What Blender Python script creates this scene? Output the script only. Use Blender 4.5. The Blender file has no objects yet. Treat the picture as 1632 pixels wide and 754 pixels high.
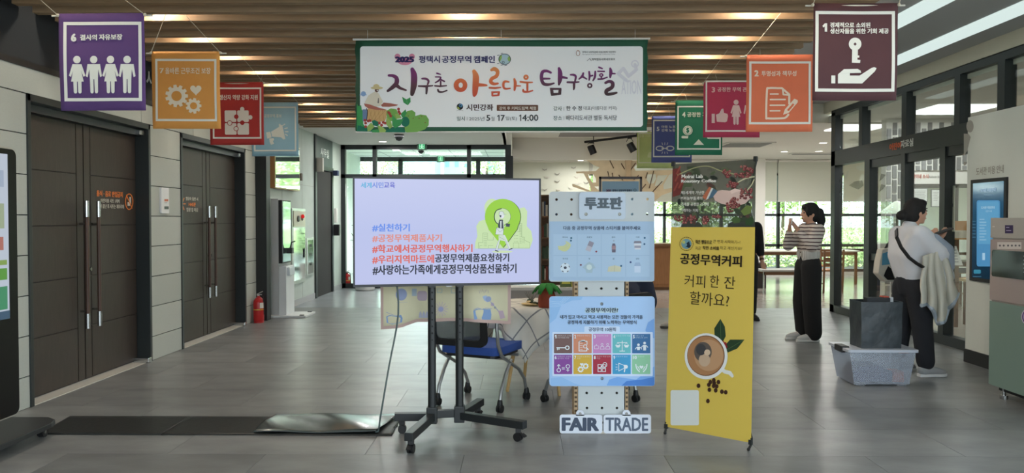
import bpy, bmesh, math, random
from mathutils import Vector, Matrix
from mathutils.geometry import tessellate_polygon
random.seed(7)
SC = bpy.context.scene
COL = SC.collection
V = Vector
PI = math.pi

# ------------------------------------------------------------------ camera
CAM = V((0, 0, 1.417)); FPX = 1237.0
PITCH = math.radians(1.25); YAW = math.radians(0.648)
cam_d = bpy.data.cameras.new('camera')
cam_d.sensor_width = 36.0; cam_d.lens = FPX / 1632 * 36.0
cam_d.clip_start = 0.05; cam_d.clip_end = 400
cam = bpy.data.objects.new('camera', cam_d); COL.objects.link(cam)
cam.location = CAM; cam.rotation_euler = (PI / 2 - PITCH, 0, YAW)
SC.camera = cam
CR = cam.rotation_euler.to_matrix()

# ------------------------------------------------------------------ world, exposure
world = bpy.data.worlds.new('sky'); SC.world = world; world.use_nodes = True
nt = world.node_tree
bg = nt.nodes['Background']
tc = nt.nodes.new('ShaderNodeTexCoord'); sep = nt.nodes.new('ShaderNodeSeparateXYZ')
rmp = nt.nodes.new('ShaderNodeValToRGB')
nt.links.new(tc.outputs['Generated'], sep.inputs[0]); nt.links.new(sep.outputs['Z'], rmp.inputs[0])
rmp.color_ramp.elements[0].color = (0.85, 0.96, 1.0, 1); rmp.color_ramp.elements[1].color = (0.70, 0.86, 1.0, 1)
nt.links.new(rmp.outputs[0], bg.inputs['Color'])
bg.inputs['Strength'].default_value = 3.2
SC.view_settings.view_transform = 'Standard'; SC.view_settings.look = 'None'
SC.view_settings.exposure = 0.5; SC.view_settings.gamma = 1.0; SC.view_settings.use_curve_mapping = False
sun_d = bpy.data.lights.new('sun', 'SUN'); sun_d.energy = 7; sun_d.angle = math.radians(3); sun_d.color = (1, .99, .97)
sun = bpy.data.objects.new('sun', sun_d); COL.objects.link(sun); sun.rotation_euler = (math.radians(38), math.radians(-25), 0)

# ------------------------------------------------------------------ helpers: pixels of the 1632x754 photograph to points
def ray(px, py):
    return (CR @ V(((px - 816) / FPX, (377 - py) / FPX, -1))).normalized()
def at_y(px, py, y):
    d = ray(px, py); return CAM + d * (y / d.y)
def at_x(px, py, x):
    d = ray(px, py); return CAM + d * (x / d.x)
def at_z(px, py, z):
    d = ray(px, py); return CAM + d * ((z - CAM.z) / d.z)

def lin(c):
    return tuple((x / 12.92 if x <= .04045 else ((x + .055) / 1.055) ** 2.4) for x in [v / 255 for v in c])

SCREEN = .66      # lit screens and lamps under the chosen exposure
MATS = {}
def mat(c, rough=.6, metal=0., noise=0., scale=8., bump=0., emit=0., spec=.5, name=None, stretch=None, bscale=None):
    key = (tuple(c), rough, metal, noise, scale, bump, emit, spec, stretch, bscale)
    if key in MATS: return MATS[key]
    m = bpy.data.materials.new(name or 'surface'); m.use_nodes = True
    n = m.node_tree.nodes; l = m.node_tree.links; p = n['Principled BSDF']
    L = lin(c)
    p.inputs['Base Color'].default_value = (*L, 1); p.inputs['Roughness'].default_value = rough
    p.inputs['Metallic'].default_value = metal; p.inputs['Specular IOR Level'].default_value = spec
    if emit:
        p.inputs['Emission Color'].default_value = (*L, 1); p.inputs['Emission Strength'].default_value = emit * SCREEN
        p.inputs['Base Color'].default_value = (*[v * .06 for v in L], 1)
    if noise or bump:
        t = n.new('ShaderNodeTexCoord'); mp = n.new('ShaderNodeMapping'); l.new(t.outputs['Object'], mp.inputs[0])
        if stretch: mp.inputs['Scale'].default_value = stretch
        if noise:
            nz = n.new('ShaderNodeTexNoise'); nz.inputs['Scale'].default_value = scale; nz.inputs['Detail'].default_value = 5
            l.new(mp.outputs[0], nz.inputs[0])
            r = n.new('ShaderNodeValToRGB'); l.new(nz.outputs['Fac'], r.inputs[0])
            r.color_ramp.elements[0].position = .3; r.color_ramp.elements[1].position = .7
            r.color_ramp.elements[0].color = (*[v * (1 - noise) for v in L], 1)
            r.color_ramp.elements[1].color = (*[min(1, v * (1 + noise)) for v in L], 1)
            l.new(r.outputs[0], p.inputs['Base Color'])
        if bump:
            nb = n.new('ShaderNodeTexNoise'); nb.inputs['Scale'].default_value = bscale or scale * 3; nb.inputs['Detail'].default_value = 3
            l.new(mp.outputs[0], nb.inputs[0])
            b = n.new('ShaderNodeBump'); b.inputs['Strength'].default_value = bump; b.inputs['Distance'].default_value = .01
            l.new(nb.outputs['Fac'], b.inputs['Height']); l.new(b.outputs[0], p.inputs['Normal'])
    MATS[key] = m
    return m

def glass_mat(tint=(.93, .97, .95), rough=0.0, refl=1.0):
    m = bpy.data.materials.new('clear_glass'); m.use_nodes = True
    n = m.node_tree.nodes; l = m.node_tree.links; n.clear()
    o = n.new('ShaderNodeOutputMaterial'); mx = n.new('ShaderNodeMixShader'); t = n.new('ShaderNodeBsdfTransparent'); g = n.new('ShaderNodeBsdfGlossy')
    f = n.new('ShaderNodeFresnel'); ge = n.new('ShaderNodeNewGeometry'); mr = n.new('ShaderNodeMapRange')   # the rear face of a thin pane reflects like its front
    mr.inputs[3].default_value = 1.45; mr.inputs[4].default_value = 1 / 1.45; l.new(ge.outputs['Backfacing'], mr.inputs[0]); l.new(mr.outputs[0], f.inputs[0])
    t.inputs[0].default_value = (*tint, 1); g.inputs['Roughness'].default_value = rough; g.inputs[0].default_value = (refl, refl, refl, 1)
    l.new(f.outputs[0], mx.inputs[0]); l.new(t.outputs[0], mx.inputs[1]); l.new(g.outputs[0], mx.inputs[2]); l.new(mx.outputs[0], o.inputs[0])
    return m
GLASS = glass_mat()

def ramp_mat(stops, axis='Z', lo=0., hi=1., rough=.6, emit=0.):
    """colour printed along one object axis"""
    m = bpy.data.materials.new('graded_print'); m.use_nodes = True
    n = m.node_tree.nodes; l = m.node_tree.links; p = n['Principled BSDF']; p.inputs['Roughness'].default_value = rough
    t = n.new('ShaderNodeTexCoord'); s = n.new('ShaderNodeSeparateXYZ'); l.new(t.outputs['Object'], s.inputs[0])
    mr = n.new('ShaderNodeMapRange'); mr.inputs[1].default_value = lo; mr.inputs[2].default_value = hi
    l.new(s.outputs[axis], mr.inputs[0]); r = n.new('ShaderNodeValToRGB'); l.new(mr.outputs[0], r.inputs[0])
    e = r.color_ramp.elements
    e[0].position = stops[0][0]; e[0].color = (*lin(stops[0][1]), 1)
    e[1].position = stops[-1][0]; e[1].color = (*lin(stops[-1][1]), 1)
    for q, c in stops[1:-1]:
        k = e.new(q); k.color = (*lin(c), 1)
    if emit:
        l.new(r.outputs[0], p.inputs['Emission Color']); p.inputs['Emission Strength'].default_value = emit * SCREEN; p.inputs['Base Color'].default_value = (.01, .01, .012, 1)
    else: l.new(r.outputs[0], p.inputs['Base Color'])
    return m

def wave_mat(c1, c2, scale, thr=.5, axis='Z', rough=.9, distort=0.):
    m = bpy.data.materials.new('striped'); m.use_nodes = True
    n = m.node_tree.nodes; l = m.node_tree.links; p = n['Principled BSDF']; p.inputs['Roughness'].default_value = rough
    t = n.new('ShaderNodeTexCoord'); w = n.new('ShaderNodeTexWave'); w.bands_direction = axis; w.inputs['Scale'].default_value = scale
    w.inputs['Distortion'].default_value = distort
    l.new(t.outputs['Object'], w.inputs[0]); r = n.new('ShaderNodeValToRGB'); l.new(w.outputs['Fac'], r.inputs[0])
    r.color_ramp.elements[0].position = thr - .06; r.color_ramp.elements[1].position = thr + .06
    r.color_ramp.elements[0].color = (*lin(c1), 1); r.color_ramp.elements[1].color = (*lin(c2), 1)
    l.new(r.outputs[0], p.inputs['Base Color'])
    return m

ORG = {}
def tag(o, label=None, cat=None, group=None, kind=None):
    if label: o['label'] = label
    if cat: o['category'] = cat
    if group: o['group'] = group
    if kind: o['kind'] = kind
    return o
def empty(name, loc, label, cat, group=None):
    o = bpy.data.objects.new(name, None); COL.objects.link(o); o.location = loc; o.empty_display_size = .05
    ORG[o] = V(loc); return tag(o, label, cat, group)

class MB:
    """collects shapes in world coordinates, links them as one mesh"""
    def __init__(s): s.v = []; s.f = []; s.m = []; s.mats = []
    def mi(s, m):
        if m is None: return 0
        if m not in s.mats: s.mats.append(m)
        return s.mats.index(m)
    def add(s, vs, fs, m=None):
        b = len(s.v); k = s.mi(m)
        s.v += [V(q) for q in vs]; s.f += [tuple(b + i for i in f) for f in fs]; s.m += [k] * len(fs); return s
    def box(s, x0, x1, y0, y1, z0, z1, m=None):
        vs = [(x, y, z) for x in (x0, x1) for y in (y0, y1) for z in (z0, z1)]
        return s.add(vs, [(0, 1, 3, 2), (4, 6, 7, 5), (0, 4, 5, 1), (2, 3, 7, 6), (0, 2, 6, 4), (1, 5, 7, 3)], m)
    def fbox(s, F, u0, u1, v0, v1, w0, w1, m=None):
        vs = [F.at(x, y, z) for x in (u0, u1) for y in (v0, v1) for z in (w0, w1)]
        return s.add(vs, [(0, 1, 3, 2), (4, 6, 7, 5), (0, 4, 5, 1), (2, 3, 7, 6), (0, 2, 6, 4), (1, 5, 7, 3)], m)
    def bar(s, a, b, w, h, up=(0, 0, 1), m=None):
        a, b = V(a), V(b); d = (b - a).normalized(); x = d.cross(V(up))
        if x.length < 1e-4: x = d.cross(V((0, 1, 0)))
        x.normalize(); y = x.cross(d).normalized(); vs = []
        for p in (a, b):
            for i, j in ((-1, -1), (1, -1), (1, 1), (-1, 1)): vs.append(p + x * i * w / 2 + y * j * h / 2)
        return s.add(vs, [(3, 2, 1, 0), (4, 5, 6, 7), (0, 1, 5, 4), (1, 2, 6, 5), (2, 3, 7, 6), (3, 0, 4, 7)], m)
    def tube(s, pts, r, n=10, m=None, caps=True):
        pts = [V(p) for p in pts]; rs = r if isinstance(r, (list, tuple)) else [r] * len(pts)
        vs = []; fs = []; prev = None
        for i, p in enumerate(pts):
            d = (pts[min(i + 1, len(pts) - 1)] - pts[max(i - 1, 0)]).normalized()
            x = d.cross(V((0, 0, 1))) if prev is None else prev - d * prev.dot(d)
            if x.length < 1e-4: x = d.cross(V((0, 1, 0)))
            x.normalize(); prev = x; y = d.cross(x)
            for k in range(n):
                a = 2 * PI * k / n; vs.append(p + (x * math.cos(a) + y * math.sin(a)) * rs[i])
        for i in range(len(pts) - 1):
            for k in range(n):
                q = (k + 1) % n; fs.append((i * n + k, i * n + q, (i + 1) * n + q, (i + 1) * n + k))
        if caps: fs.append(tuple(range(n))[::-1]); fs.append(tuple((len(pts) - 1) * n + k for k in range(n)))
        return s.add(vs, fs, m)
    def cyl(s, a, b, r, n=16, m=None): return s.tube([a, b], r, n, m)
    def lathe(s, c, prof, n=24, m=None, sx=1, sy=1):
        vs = []; fs = []; c = V(c)
        for r, z in prof:
            for k in range(n):
                a = 2 * PI * k / n; vs.append(c + V((r * math.cos(a) * sx, r * math.sin(a) * sy, z)))
        for i in range(len(prof) - 1):
            for k in range(n):
                q = (k + 1) % n; fs.append((i * n + k, i * n + q, (i + 1) * n + q, (i + 1) * n + k))
        if prof[0][0] > 1e-4: fs.append(tuple(range(n))[::-1])
        if prof[-1][0] > 1e-4: fs.append(tuple((len(prof) - 1) * n + k for k in range(n)))
        return s.add(vs, fs, m)
    def ball(s, c, r, n=12, m=None, rot=None):
        r = V(r) if isinstance(r, (list, tuple, Vector)) else V((r, r, r)); c = V(c); vs = []; fs = []; h = n // 2
        for i in range(h + 1):
            t = PI * i / h
            for k in range(n):
                a = 2 * PI * k / n; q = V((r.x * math.sin(t) * math.cos(a), r.y * math.sin(t) * math.sin(a), r.z * math.cos(t)))
                if rot: q = rot @ q
                vs.append(c + q)
        for i in range(h):
            for k in range(n):
                q = (k + 1) % n; fs.append((i * n + k, (i + 1) * n + k, (i + 1) * n + q, i * n + q))
        return s.add(vs, fs, m)
    def prism(s, pts, d, m=None, holes=()):
        """closed 3-D outline pushed along vector d"""
        loops = [[V(p) for p in pts]] + [[V(p) for p in h] for h in holes]; d = V(d)
        allv = [p for L in loops for p in L]; tri = tessellate_polygon(loops); n = len(allv)
        fs = [tuple(t) for t in tri] + [tuple(n + i for i in reversed(t)) for t in tri]
        b = 0
        for L in loops:
            k = len(L)
            for i in range(k): j = (i + 1) % k; fs.append((b + i, b + j, n + b + j, n + b + i))
            b += k
        return s.add(allv + [p + d for p in allv], fs, m)
    def build(s, name, m=None, parent=None, smooth=False, bevel=0, fix=True, org=None):
        me = bpy.data.meshes.new(name)
        o0 = ORG.get(parent) if parent is not None else None
        if o0 is None:
            if org is not None: o0 = V(org)
            elif parent is None and s.v:
                xs = [p.x for p in s.v]; ys = [p.y for p in s.v]; zs = [p.z for p in s.v]
                o0 = V(((min(xs) + max(xs)) / 2, (min(ys) + max(ys)) / 2, min(zs)))
            else: o0 = V((0, 0, 0))
        me.from_pydata([p - o0 for p in s.v], [], s.f)
        if m is not None:
            for q in (m if isinstance(m, list) else [m]): me.materials.append(q)
            if s.mats: raise ValueError(name)
        else:
            for q in s.mats: me.materials.append(q)
            for p, k in zip(me.polygons, s.m): p.material_index = k
        if fix:
            bm = bmesh.new(); bm.from_mesh(me); bmesh.ops.recalc_face_normals(bm, faces=bm.faces)
            if bevel:
                es = [e for e in bm.edges if len(e.link_faces) == 2 and e.calc_face_angle() > .7]
                bmesh.ops.bevel(bm, geom=es, offset=bevel, segments=2, affect='EDGES', profile=.6, clamp_overlap=True)
            bm.to_mesh(me); bm.free()
        if smooth:
            for p in me.polygons: p.use_smooth = True
            if smooth != 'all':
                try: me.set_sharp_from_angle(angle=math.radians(40))
                except Exception: pass
        me.update()
        o = bpy.data.objects.new(name, me); COL.objects.link(o)
        if parent is not None: o.parent = parent; ORG[o] = ORG[parent]
        else: o.location = o0; ORG[o] = o0
        return o

class Frame:
    def __init__(s, o, ux, uy, bend=None):
        s.o = V(o); s.ux = V(ux).normalized(); s.uy = V(uy); s.uy = (s.uy - s.ux * s.uy.dot(s.ux)).normalized(); s.n = s.ux.cross(s.uy); s.bend = bend
    def at(s, u, v, w=0):
        if s.bend: w = w + s.bend(u, v)
        return s.o + s.ux * u + s.uy * v + s.n * w
    def px(s, x, y):
        d = ray(x, y); t = (s.o - CAM).dot(s.n) / d.dot(s.n); p = CAM + d * t - s.o
        return (p.dot(s.ux), p.dot(s.uy))

TXT = {}
WORK = bpy.data.scenes.new('workbench')      # scratch scene, removed at the end
def text2d(body):
    if body in TXT: return TXT[body]
    t = bpy.data.curves.new('letters', 'FONT'); t.body = body; t.resolution_u = 2; t.fill_mode = 'FRONT'
    b = bpy.data.objects.new('letters', t); WORK.collection.objects.link(b); WORK.view_layers[0].update()
    me = bpy.data.meshes.new_from_object(b.evaluated_get(WORK.view_layers[0].depsgraph))
    vs = [(p.co.x, p.co.y) for p in me.vertices]; fs = [tuple(p.vertices) for p in me.polygons]
    bpy.data.objects.remove(b); bpy.data.curves.remove(t); bpy.data.meshes.remove(me)
    x0 = min(p[0] for p in vs); x1 = max(p[0] for p in vs); y0 = min(p[1] for p in vs); y1 = max(p[1] for p in vs)
    TXT[body] = (vs, fs, x0, x1, y0, y1); return TXT[body]

EPS = .0007
class Print:
    """flat print on a Frame; coordinates are photograph pixels seen through view=(x0,y0,scale)"""
    def __init__(s, F, base=.001, emit=0., rough=.5, eps=EPS):
        s.F = F; s.base = base; s.emit = emit; s.rough = rough; s.mb = MB(); s.tx = MB(); s.view = (0, 0, 1); s.eps = eps
    def w(s, k): return s.base + k * s.eps
    def M(s, c): return c if not isinstance(c, tuple) else mat(c, rough=s.rough, emit=s.emit, spec=.3)
    def P(s, x, y): a, b, k = s.view; return s.F.px(a + x * k, b + y * k)
    def poly(s, pts, c, k=1, holes=(), uv=False):
        L = [[V((*(p if uv else s.P(*p)), 0)) for p in q] for q in [pts] + list(holes)]
        tri = tessellate_polygon(L); al = [p for q in L for p in q]
        s.mb.add([s.F.at(p.x, p.y, s.w(k)) for p in al], [tuple(t) for t in tri], s.M(c))
    def rect(s, x0, y0, x1, y1, c, k=1, n=1, r=0):
        if r: return s.poly(s.rr(x0, y0, x1, y1, r), c, k)
        a = [s.P(x0, y0), s.P(x1, y0), s.P(x1, y1), s.P(x0, y1)]
        vs = []; fs = []
        for i in range(n + 1):
            for j in range(n + 1):
                s_, t_ = i / n, j / n
                u = (a[0][0] * (1 - s_) + a[1][0] * s_) * (1 - t_) + (a[3][0] * (1 - s_) + a[2][0] * s_) * t_
                w = (a[0][1] * (1 - s_) + a[1][1] * s_) * (1 - t_) + (a[3][1] * (1 - s_) + a[2][1] * s_) * t_
                vs.append(s.F.at(u, w, s.w(k)))
        for i in range(n):
            for j in range(n): q = i * (n + 1) + j; fs.append((q, q + 1, q + n + 2, q + n + 1))
        s.mb.add(vs, fs, s.M(c))
    def rr(s, x0, y0, x1, y1, r, n=5):
        o = []
        for cx, cy, a0 in ((x1 - r, y0 + r, -90), (x1 - r, y1 - r, 0), (x0 + r, y1 - r, 90), (x0 + r, y0 + r, 180)):
            for i in range(n + 1): a = math.radians(a0 + 90 * i / n); o.append((cx + r * math.cos(a), cy + r * math.sin(a)))
        return o
    def circ(s, x, y, r, n=24, ry=None):
        ry = ry or r; return [(x + r * math.cos(2 * PI * i / n), y + ry * math.sin(2 * PI * i / n)) for i in range(n)]
    def disc(s, x, y, r, c, k=1, ry=None, n=20): s.poly(s.circ(x, y, r, n, ry), c, k)
    def ring(s, x, y, r, t, c, k=1, ry=None): s.poly(s.circ(x, y, r, 28, ry), c, k, holes=[s.circ(x, y, r - t, 28, (ry or r) - t)])
    def frame(s, x0, y0, x1, y1, t, c, k=1, n=6):
        s.rect(x0, y0, x1, y0 + t, c, k, n); s.rect(x0, y1 - t, x1, y1, c, k, n); s.rect(x0, y0 + t, x0 + t, y1 - t, c, k, n); s.rect(x1 - t, y0 + t, x1, y1 - t, c, k, n)
    def line(s, pts, w, c, k=1, dots=True):
        """brush stroke: points (x,y) or (x,y,width)"""
        P = [(p[0], p[1], (p[2] if len(p) > 2 else w)) for p in pts]
        for i in range(len(P) - 1):
            x0, y0, w0 = P[i]; x1, y1, w1 = P[i + 1]; d = math.hypot(x1 - x0, y1 - y0) or 1; nx, ny = -(y1 - y0) / d / 2, (x1 - x0) / d / 2
            q = [(x0 + nx * w0, y0 + ny * w0), (x1 + nx * w1, y1 + ny * w1), (x1 - nx * w1, y1 - ny * w1), (x0 - nx * w0, y0 - ny * w0)]
            s.mb.add([s.F.at(*s.P(*a), s.w(k) + (i % 9) * 3e-5) for a in q], [(0, 1, 2, 3)], s.M(c))
        if dots:
            for i, (x, y, ww) in enumerate(P):
                q = s.circ(x, y, ww / 2, 10); s.mb.add([s.F.at(*s.P(*a), s.w(k) + (i % 9) * 3e-5 + 1.5e-5) for a in q], [tuple(range(10))], s.M(c))
    def curve(s, pts, w, c, k=1, sub=5):
        """smooth stroke through the points"""
        P = [(p[0], p[1], (p[2] if len(p) > 2 else w)) for p in pts]; out = []
        for i in range(len(P) - 1):
            a = P[max(i - 1, 0)]; b = P[i]; d = P[i + 1]; e = P[min(i + 2, len(P) - 1)]
            for j in range(sub):
                t = j / sub
                out.append(tuple(.5 * ((2 * b[q]) + (-a[q] + d[q]) * t + (2 * a[q] - 5 * b[q] + 4 * d[q] - e[q]) * t * t + (-a[q] + 3 * b[q] - 3 * d[q] + e[q]) * t ** 3) for q in range(3)))
        out.append(P[-1]); s.line(out, w, c, k)
    def text(s, body, x0, y0, x1, y1, c, k=2, bold=0.):
        vs, fs, a0, a1, b0, b1 = text2d(body)
        cx, cy = (x0 + x1) / 2, (y0 + y1) / 2
        u0 = s.P(x0, cy)[0]; u1 = s.P(x1, cy)[0]; v1 = s.P(cx, y0)[1]; v0 = s.P(cx, y1)[1]
        sh = [(0, 0)] if not bold else [(0, 0), (bold, 0), (-bold, 0), (0, bold * .6), (0, -bold * .6), (bold * .8, bold * .5), (-bold * .8, bold * .5), (bold * .8, -bold * .5), (-bold * .8, -bold * .5)]
        for i, (dx, dy) in enumerate(sh):
            s.tx.add([s.F.at(u0 + (x - a0 + dx + bold) / (a1 - a0 + 2 * bold) * (u1 - u0), v0 + (y - b0 + dy + bold * .6) / (b1 - b0 + 1.2 * bold) * (v1 - v0), s.w(k) + i * 1.1e-4) for x, y in vs], fs, s.M(c))
    def build(s, parent, n1='print', n2='lettering'):
        if s.mb.v: s.mb.build(n1, None, parent, fix=False)
        if s.tx.v: s.tx.build(n2, None, parent, fix=False)

def struct(name, mb, m, **kw):
    o = mb.build(name, m, **kw); o['kind'] = 'structure'; return o

def copy_tree(o, parent=None):
    c = o.copy(); COL.objects.link(c)
    if parent is not None: c.parent = parent
    for ch in list(o.children): copy_tree(ch, c)
    return c

def remesh(mb, name, m, parent, voxel=.01, smooth=6):
    """fuses overlapping shapes into one continuous surface"""
    o = mb.build(name, m, parent)
    a = o.modifiers.new('fuse', 'REMESH'); a.mode = 'VOXEL'; a.voxel_size = voxel; a.use_smooth_shade = True
    if smooth: b = o.modifiers.new('soft', 'SMOOTH'); b.iterations = smooth; b.factor = .5
    WORK.collection.objects.link(o); COL.objects.unlink(o); pa = o.parent; o.parent = None; WORK.view_layers[0].update()
    me = bpy.data.meshes.new_from_object(o.evaluated_get(WORK.view_layers[0].depsgraph)); o.modifiers.clear(); COL.objects.link(o); WORK.collection.objects.unlink(o); o.parent = pa; old = o.data; o.data = me; bpy.data.meshes.remove(old)
    if not me.materials: me.materials.append(m)
    for p in me.polygons: p.use_smooth = True
    me.name = name
    return o

def limb(mb, pts, rs, n=12):
    """tapered chain of rounded segments"""
    for i in range(len(pts) - 1):
        a, b = V(pts[i]), V(pts[i + 1])
        if (a - b).length > 1e-4: mb.tube([a, b], [rs[i], rs[i + 1]], n)
    for p, r in zip(pts, rs): mb.ball(p, r, 12)
# ------------------------------------------------------------------ materials of the room
XL, XR = -3.7, 4.844                       # left wall, right glass partition
m_tile = [mat((122 + d, 124 + d, 124 + d), rough=.34, noise=.2, scale=2.6, bump=.05, bscale=30, stretch=(1, 2.2, 1)) for d in (-7, -2, 3, 8)]
m_joint = mat((100, 99, 97), .8)
m_wallp = [mat((172 + d, 178 + d, 172 + d), .75, noise=.03, scale=60, stretch=(1, 1, 6)) for d in (-3, 0, 4)]
m_seam = mat((48, 48, 46), .9)
m_conc = mat((190, 200, 192), .6, noise=.05, scale=3)
m_darkframe = mat((34, 40, 41), .42)
m_blackframe = mat((26, 29, 30), .45)
m_white = mat((225, 223, 216), .8)
m_ceil = mat((222, 220, 212), .85)
m_grey = mat((176, 178, 178), .85)
m_darkpaint = mat((44, 47, 50), .9)
m_wood = [mat((150 + d, 124 + d, 94 + d), .6, noise=.12, scale=6, stretch=(1, 12, 12)) for d in (-6, 0, 6)]
m_steel = mat((190, 192, 192), .25, metal=1.)
m_black = mat((22, 22, 24), .5)
m_leaf = mat((54, 46, 41), .5, noise=.12, scale=40, stretch=(1, 1, .15), bump=.05)
m_glow = mat((255, 240, 212), emit=9)
m_cool = mat((226, 244, 240), emit=.95)

# ------------------------------------------------------------------ floor: a bed with single tiles laid in half bond
b = MB(); b.box(-9, 12, -4, 34, -.12, -.008); floor = struct('floor', b, m_joint)
TY0, TZ = 4.64 - .6 * 5, .6
tile_mesh = {}
def tile_at(xc, yc, w, d, mi, nm='tile'):
    key = (round(w, 2), round(d, 2), mi)
    if key not in tile_mesh:
        q = MB(); g = .0012; h = .008
        q.add([(-w / 2 + g, -d / 2 + g, 0), (w / 2 - g, -d / 2 + g, 0), (w / 2 - g, d / 2 - g, 0), (-w / 2 + g, d / 2 - g, 0),
               (-w / 2 + g, -d / 2 + g, -h), (w / 2 - g, -d / 2 + g, -h), (w / 2 - g, d / 2 - g, -h), (-w / 2 + g, d / 2 - g, -h)],
              [(0, 1, 2, 3), (0, 4, 5, 1), (1, 5, 6, 2), (2, 6, 7, 3), (3, 7, 4, 0)])
        o = q.build(nm, m_tile[mi], None, fix=False, org=(0, 0, 0)); o.parent = floor; tile_mesh[key] = o.data
    else:
        o = bpy.data.objects.new(nm, tile_mesh[key]); COL.objects.link(o); o.parent = floor
    o.location = V((xc, yc, 0)) - ORG[floor]
    return o
rr = random.Random(3)
for j in range(0, 18):
    y0 = TY0 + j * TZ; off = -.94 if (j % 2) == 1 else -1.54
    k0 = math.floor((-4.2 - off) / 1.2)
    xc = off + k0 * 1.2
    while xc < 4.8:
        xa, xb = max(xc, XL - .15), min(xc + 1.2, 4.95)
        if xb - xa > .05: tile_at((xa + xb) / 2, y0 + TZ / 2, xb - xa, TZ, rr.choice([0, 1, 1, 2, 2, 3]))
        xc += 1.2
# tiles too near or too far to be told apart
b = MB(); b.box(-9, 12, -4, TY0, -.01, 0); b.box(-9, XL - .15, TY0, 12.44, -.01, 0)
struct('floor_near', b, m_tile[1])
b = MB(); b.box(-9, XL - .15 + 3.9, 12.44, 34, -.01, 0); struct('floor_entrance', b, mat((150, 156, 158), .25, noise=.08, scale=2))
b = MB(); b.box(XL - .15 + 3.9, 12, 12.44, 20.1, -.01, .0); b.box(4.95, 12, TY0, 12.44, -.01, 0)
struct('floor_library', b, mat((170, 160, 150), .16, noise=.08, scale=3, stretch=(1, 5, 1)))

# ------------------------------------------------------------------ left wall with single cladding panels
segs = [(1.2, 3.5), (3.5, 5.786), (7.71, 8.41), (10.38, 10.8)]
b = MB()
for y0, y1 in [(-3, 5.70), (7.80, 8.33), (10.46, 16.2)]: b.box(XL - .3, XL - .012, y0, y1, 0, 3.4)
for y0, y1 in [(5.70, 7.80), (8.33, 10.46)]: b.box(XL - .3, XL - .012, y0, y1, 2.36, 3.4)
wl = struct('wall_left', b, m_seam)
levels = [0] + [.24 + .303 * k for k in range(8)]
pm = {}
for y0, y1 in segs:
    for i in range(8):
        q = MB(); q.box(XL - .012, XL, y0 + .004, y1 - .004, levels[i] + .004, levels[i + 1] - .004); q.build('wall_panel', m_wallp[(i * 7 + int(y0)) % 3], wl)
for y0, y1 in [(1.2, 3.5), (3.5, 5.2), (5.2, 6.4), (6.4, 7.55), (7.55, 8.75), (8.75, 9.95), (9.95, 10.8)]:
    q = MB(); q.box(XL - .012, XL, y0 + .003, y1 - .003, 2.366, 2.575); q.build('wall_panel', m_wallp[1], wl)
b = MB(); b.box(XL - .012, XL + .015, 1, 10.8, 2.555, 2.60); struct('trim_1', b, m_black)
b = MB(); b.box(XL - .012, XL - .004, 1, 10.8, 2.60, 3.4); up = struct('wall_left_upper', b, m_darkpaint)
F = Frame((XL, 8.6, 2.7), (0, 1, 0), (0, 0, 1)); p = Print(F, base=.012); p.text('시', 231, 112, 242, 139, (205, 208, 205), bold=.03); p.build(up, 'print', 'lettering')

# dark pier standing proud of the left wall
b = MB(); b.box(XL - .01, -3.55, 10.8, 10.97, 0, 2.95); struct('wall_left_pier', b, m_blackframe, bevel=.004)
# paler wall beyond it
b = MB(); b.box(XL - .012, XL + .0, 10.97, 13.86, 0, 2.95); b.box(XL - .012, XL, 15.22, 16.1, 0, 2.95); b.box(XL - .012, XL, 13.86, 15.22, 2.42, 2.95)
wl2 = struct('wall_left_far', b, m_conc)
for k, (a, c) in enumerate([(10.97, 13.86), (15.22, 15.95)]):
    q = MB(); q.box(XL, XL + .012, a, c, 0, .1); struct('baseboard_left' if k == 0 else 'baseboard_left_far', q, m_grey)
for y in (12.0, 13.1): q = MB(); q.box(XL, XL + .0015, y, y + .006, .1, 2.95); struct('trim_seam', q, mat((168, 168, 160), .8))
for z in (1.0, 2.0): q = MB(); q.box(XL, XL + .0015, 10.97, 13.86, z, z + .006); struct('trim_seam', q, mat((168, 168, 160), .8))

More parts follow.
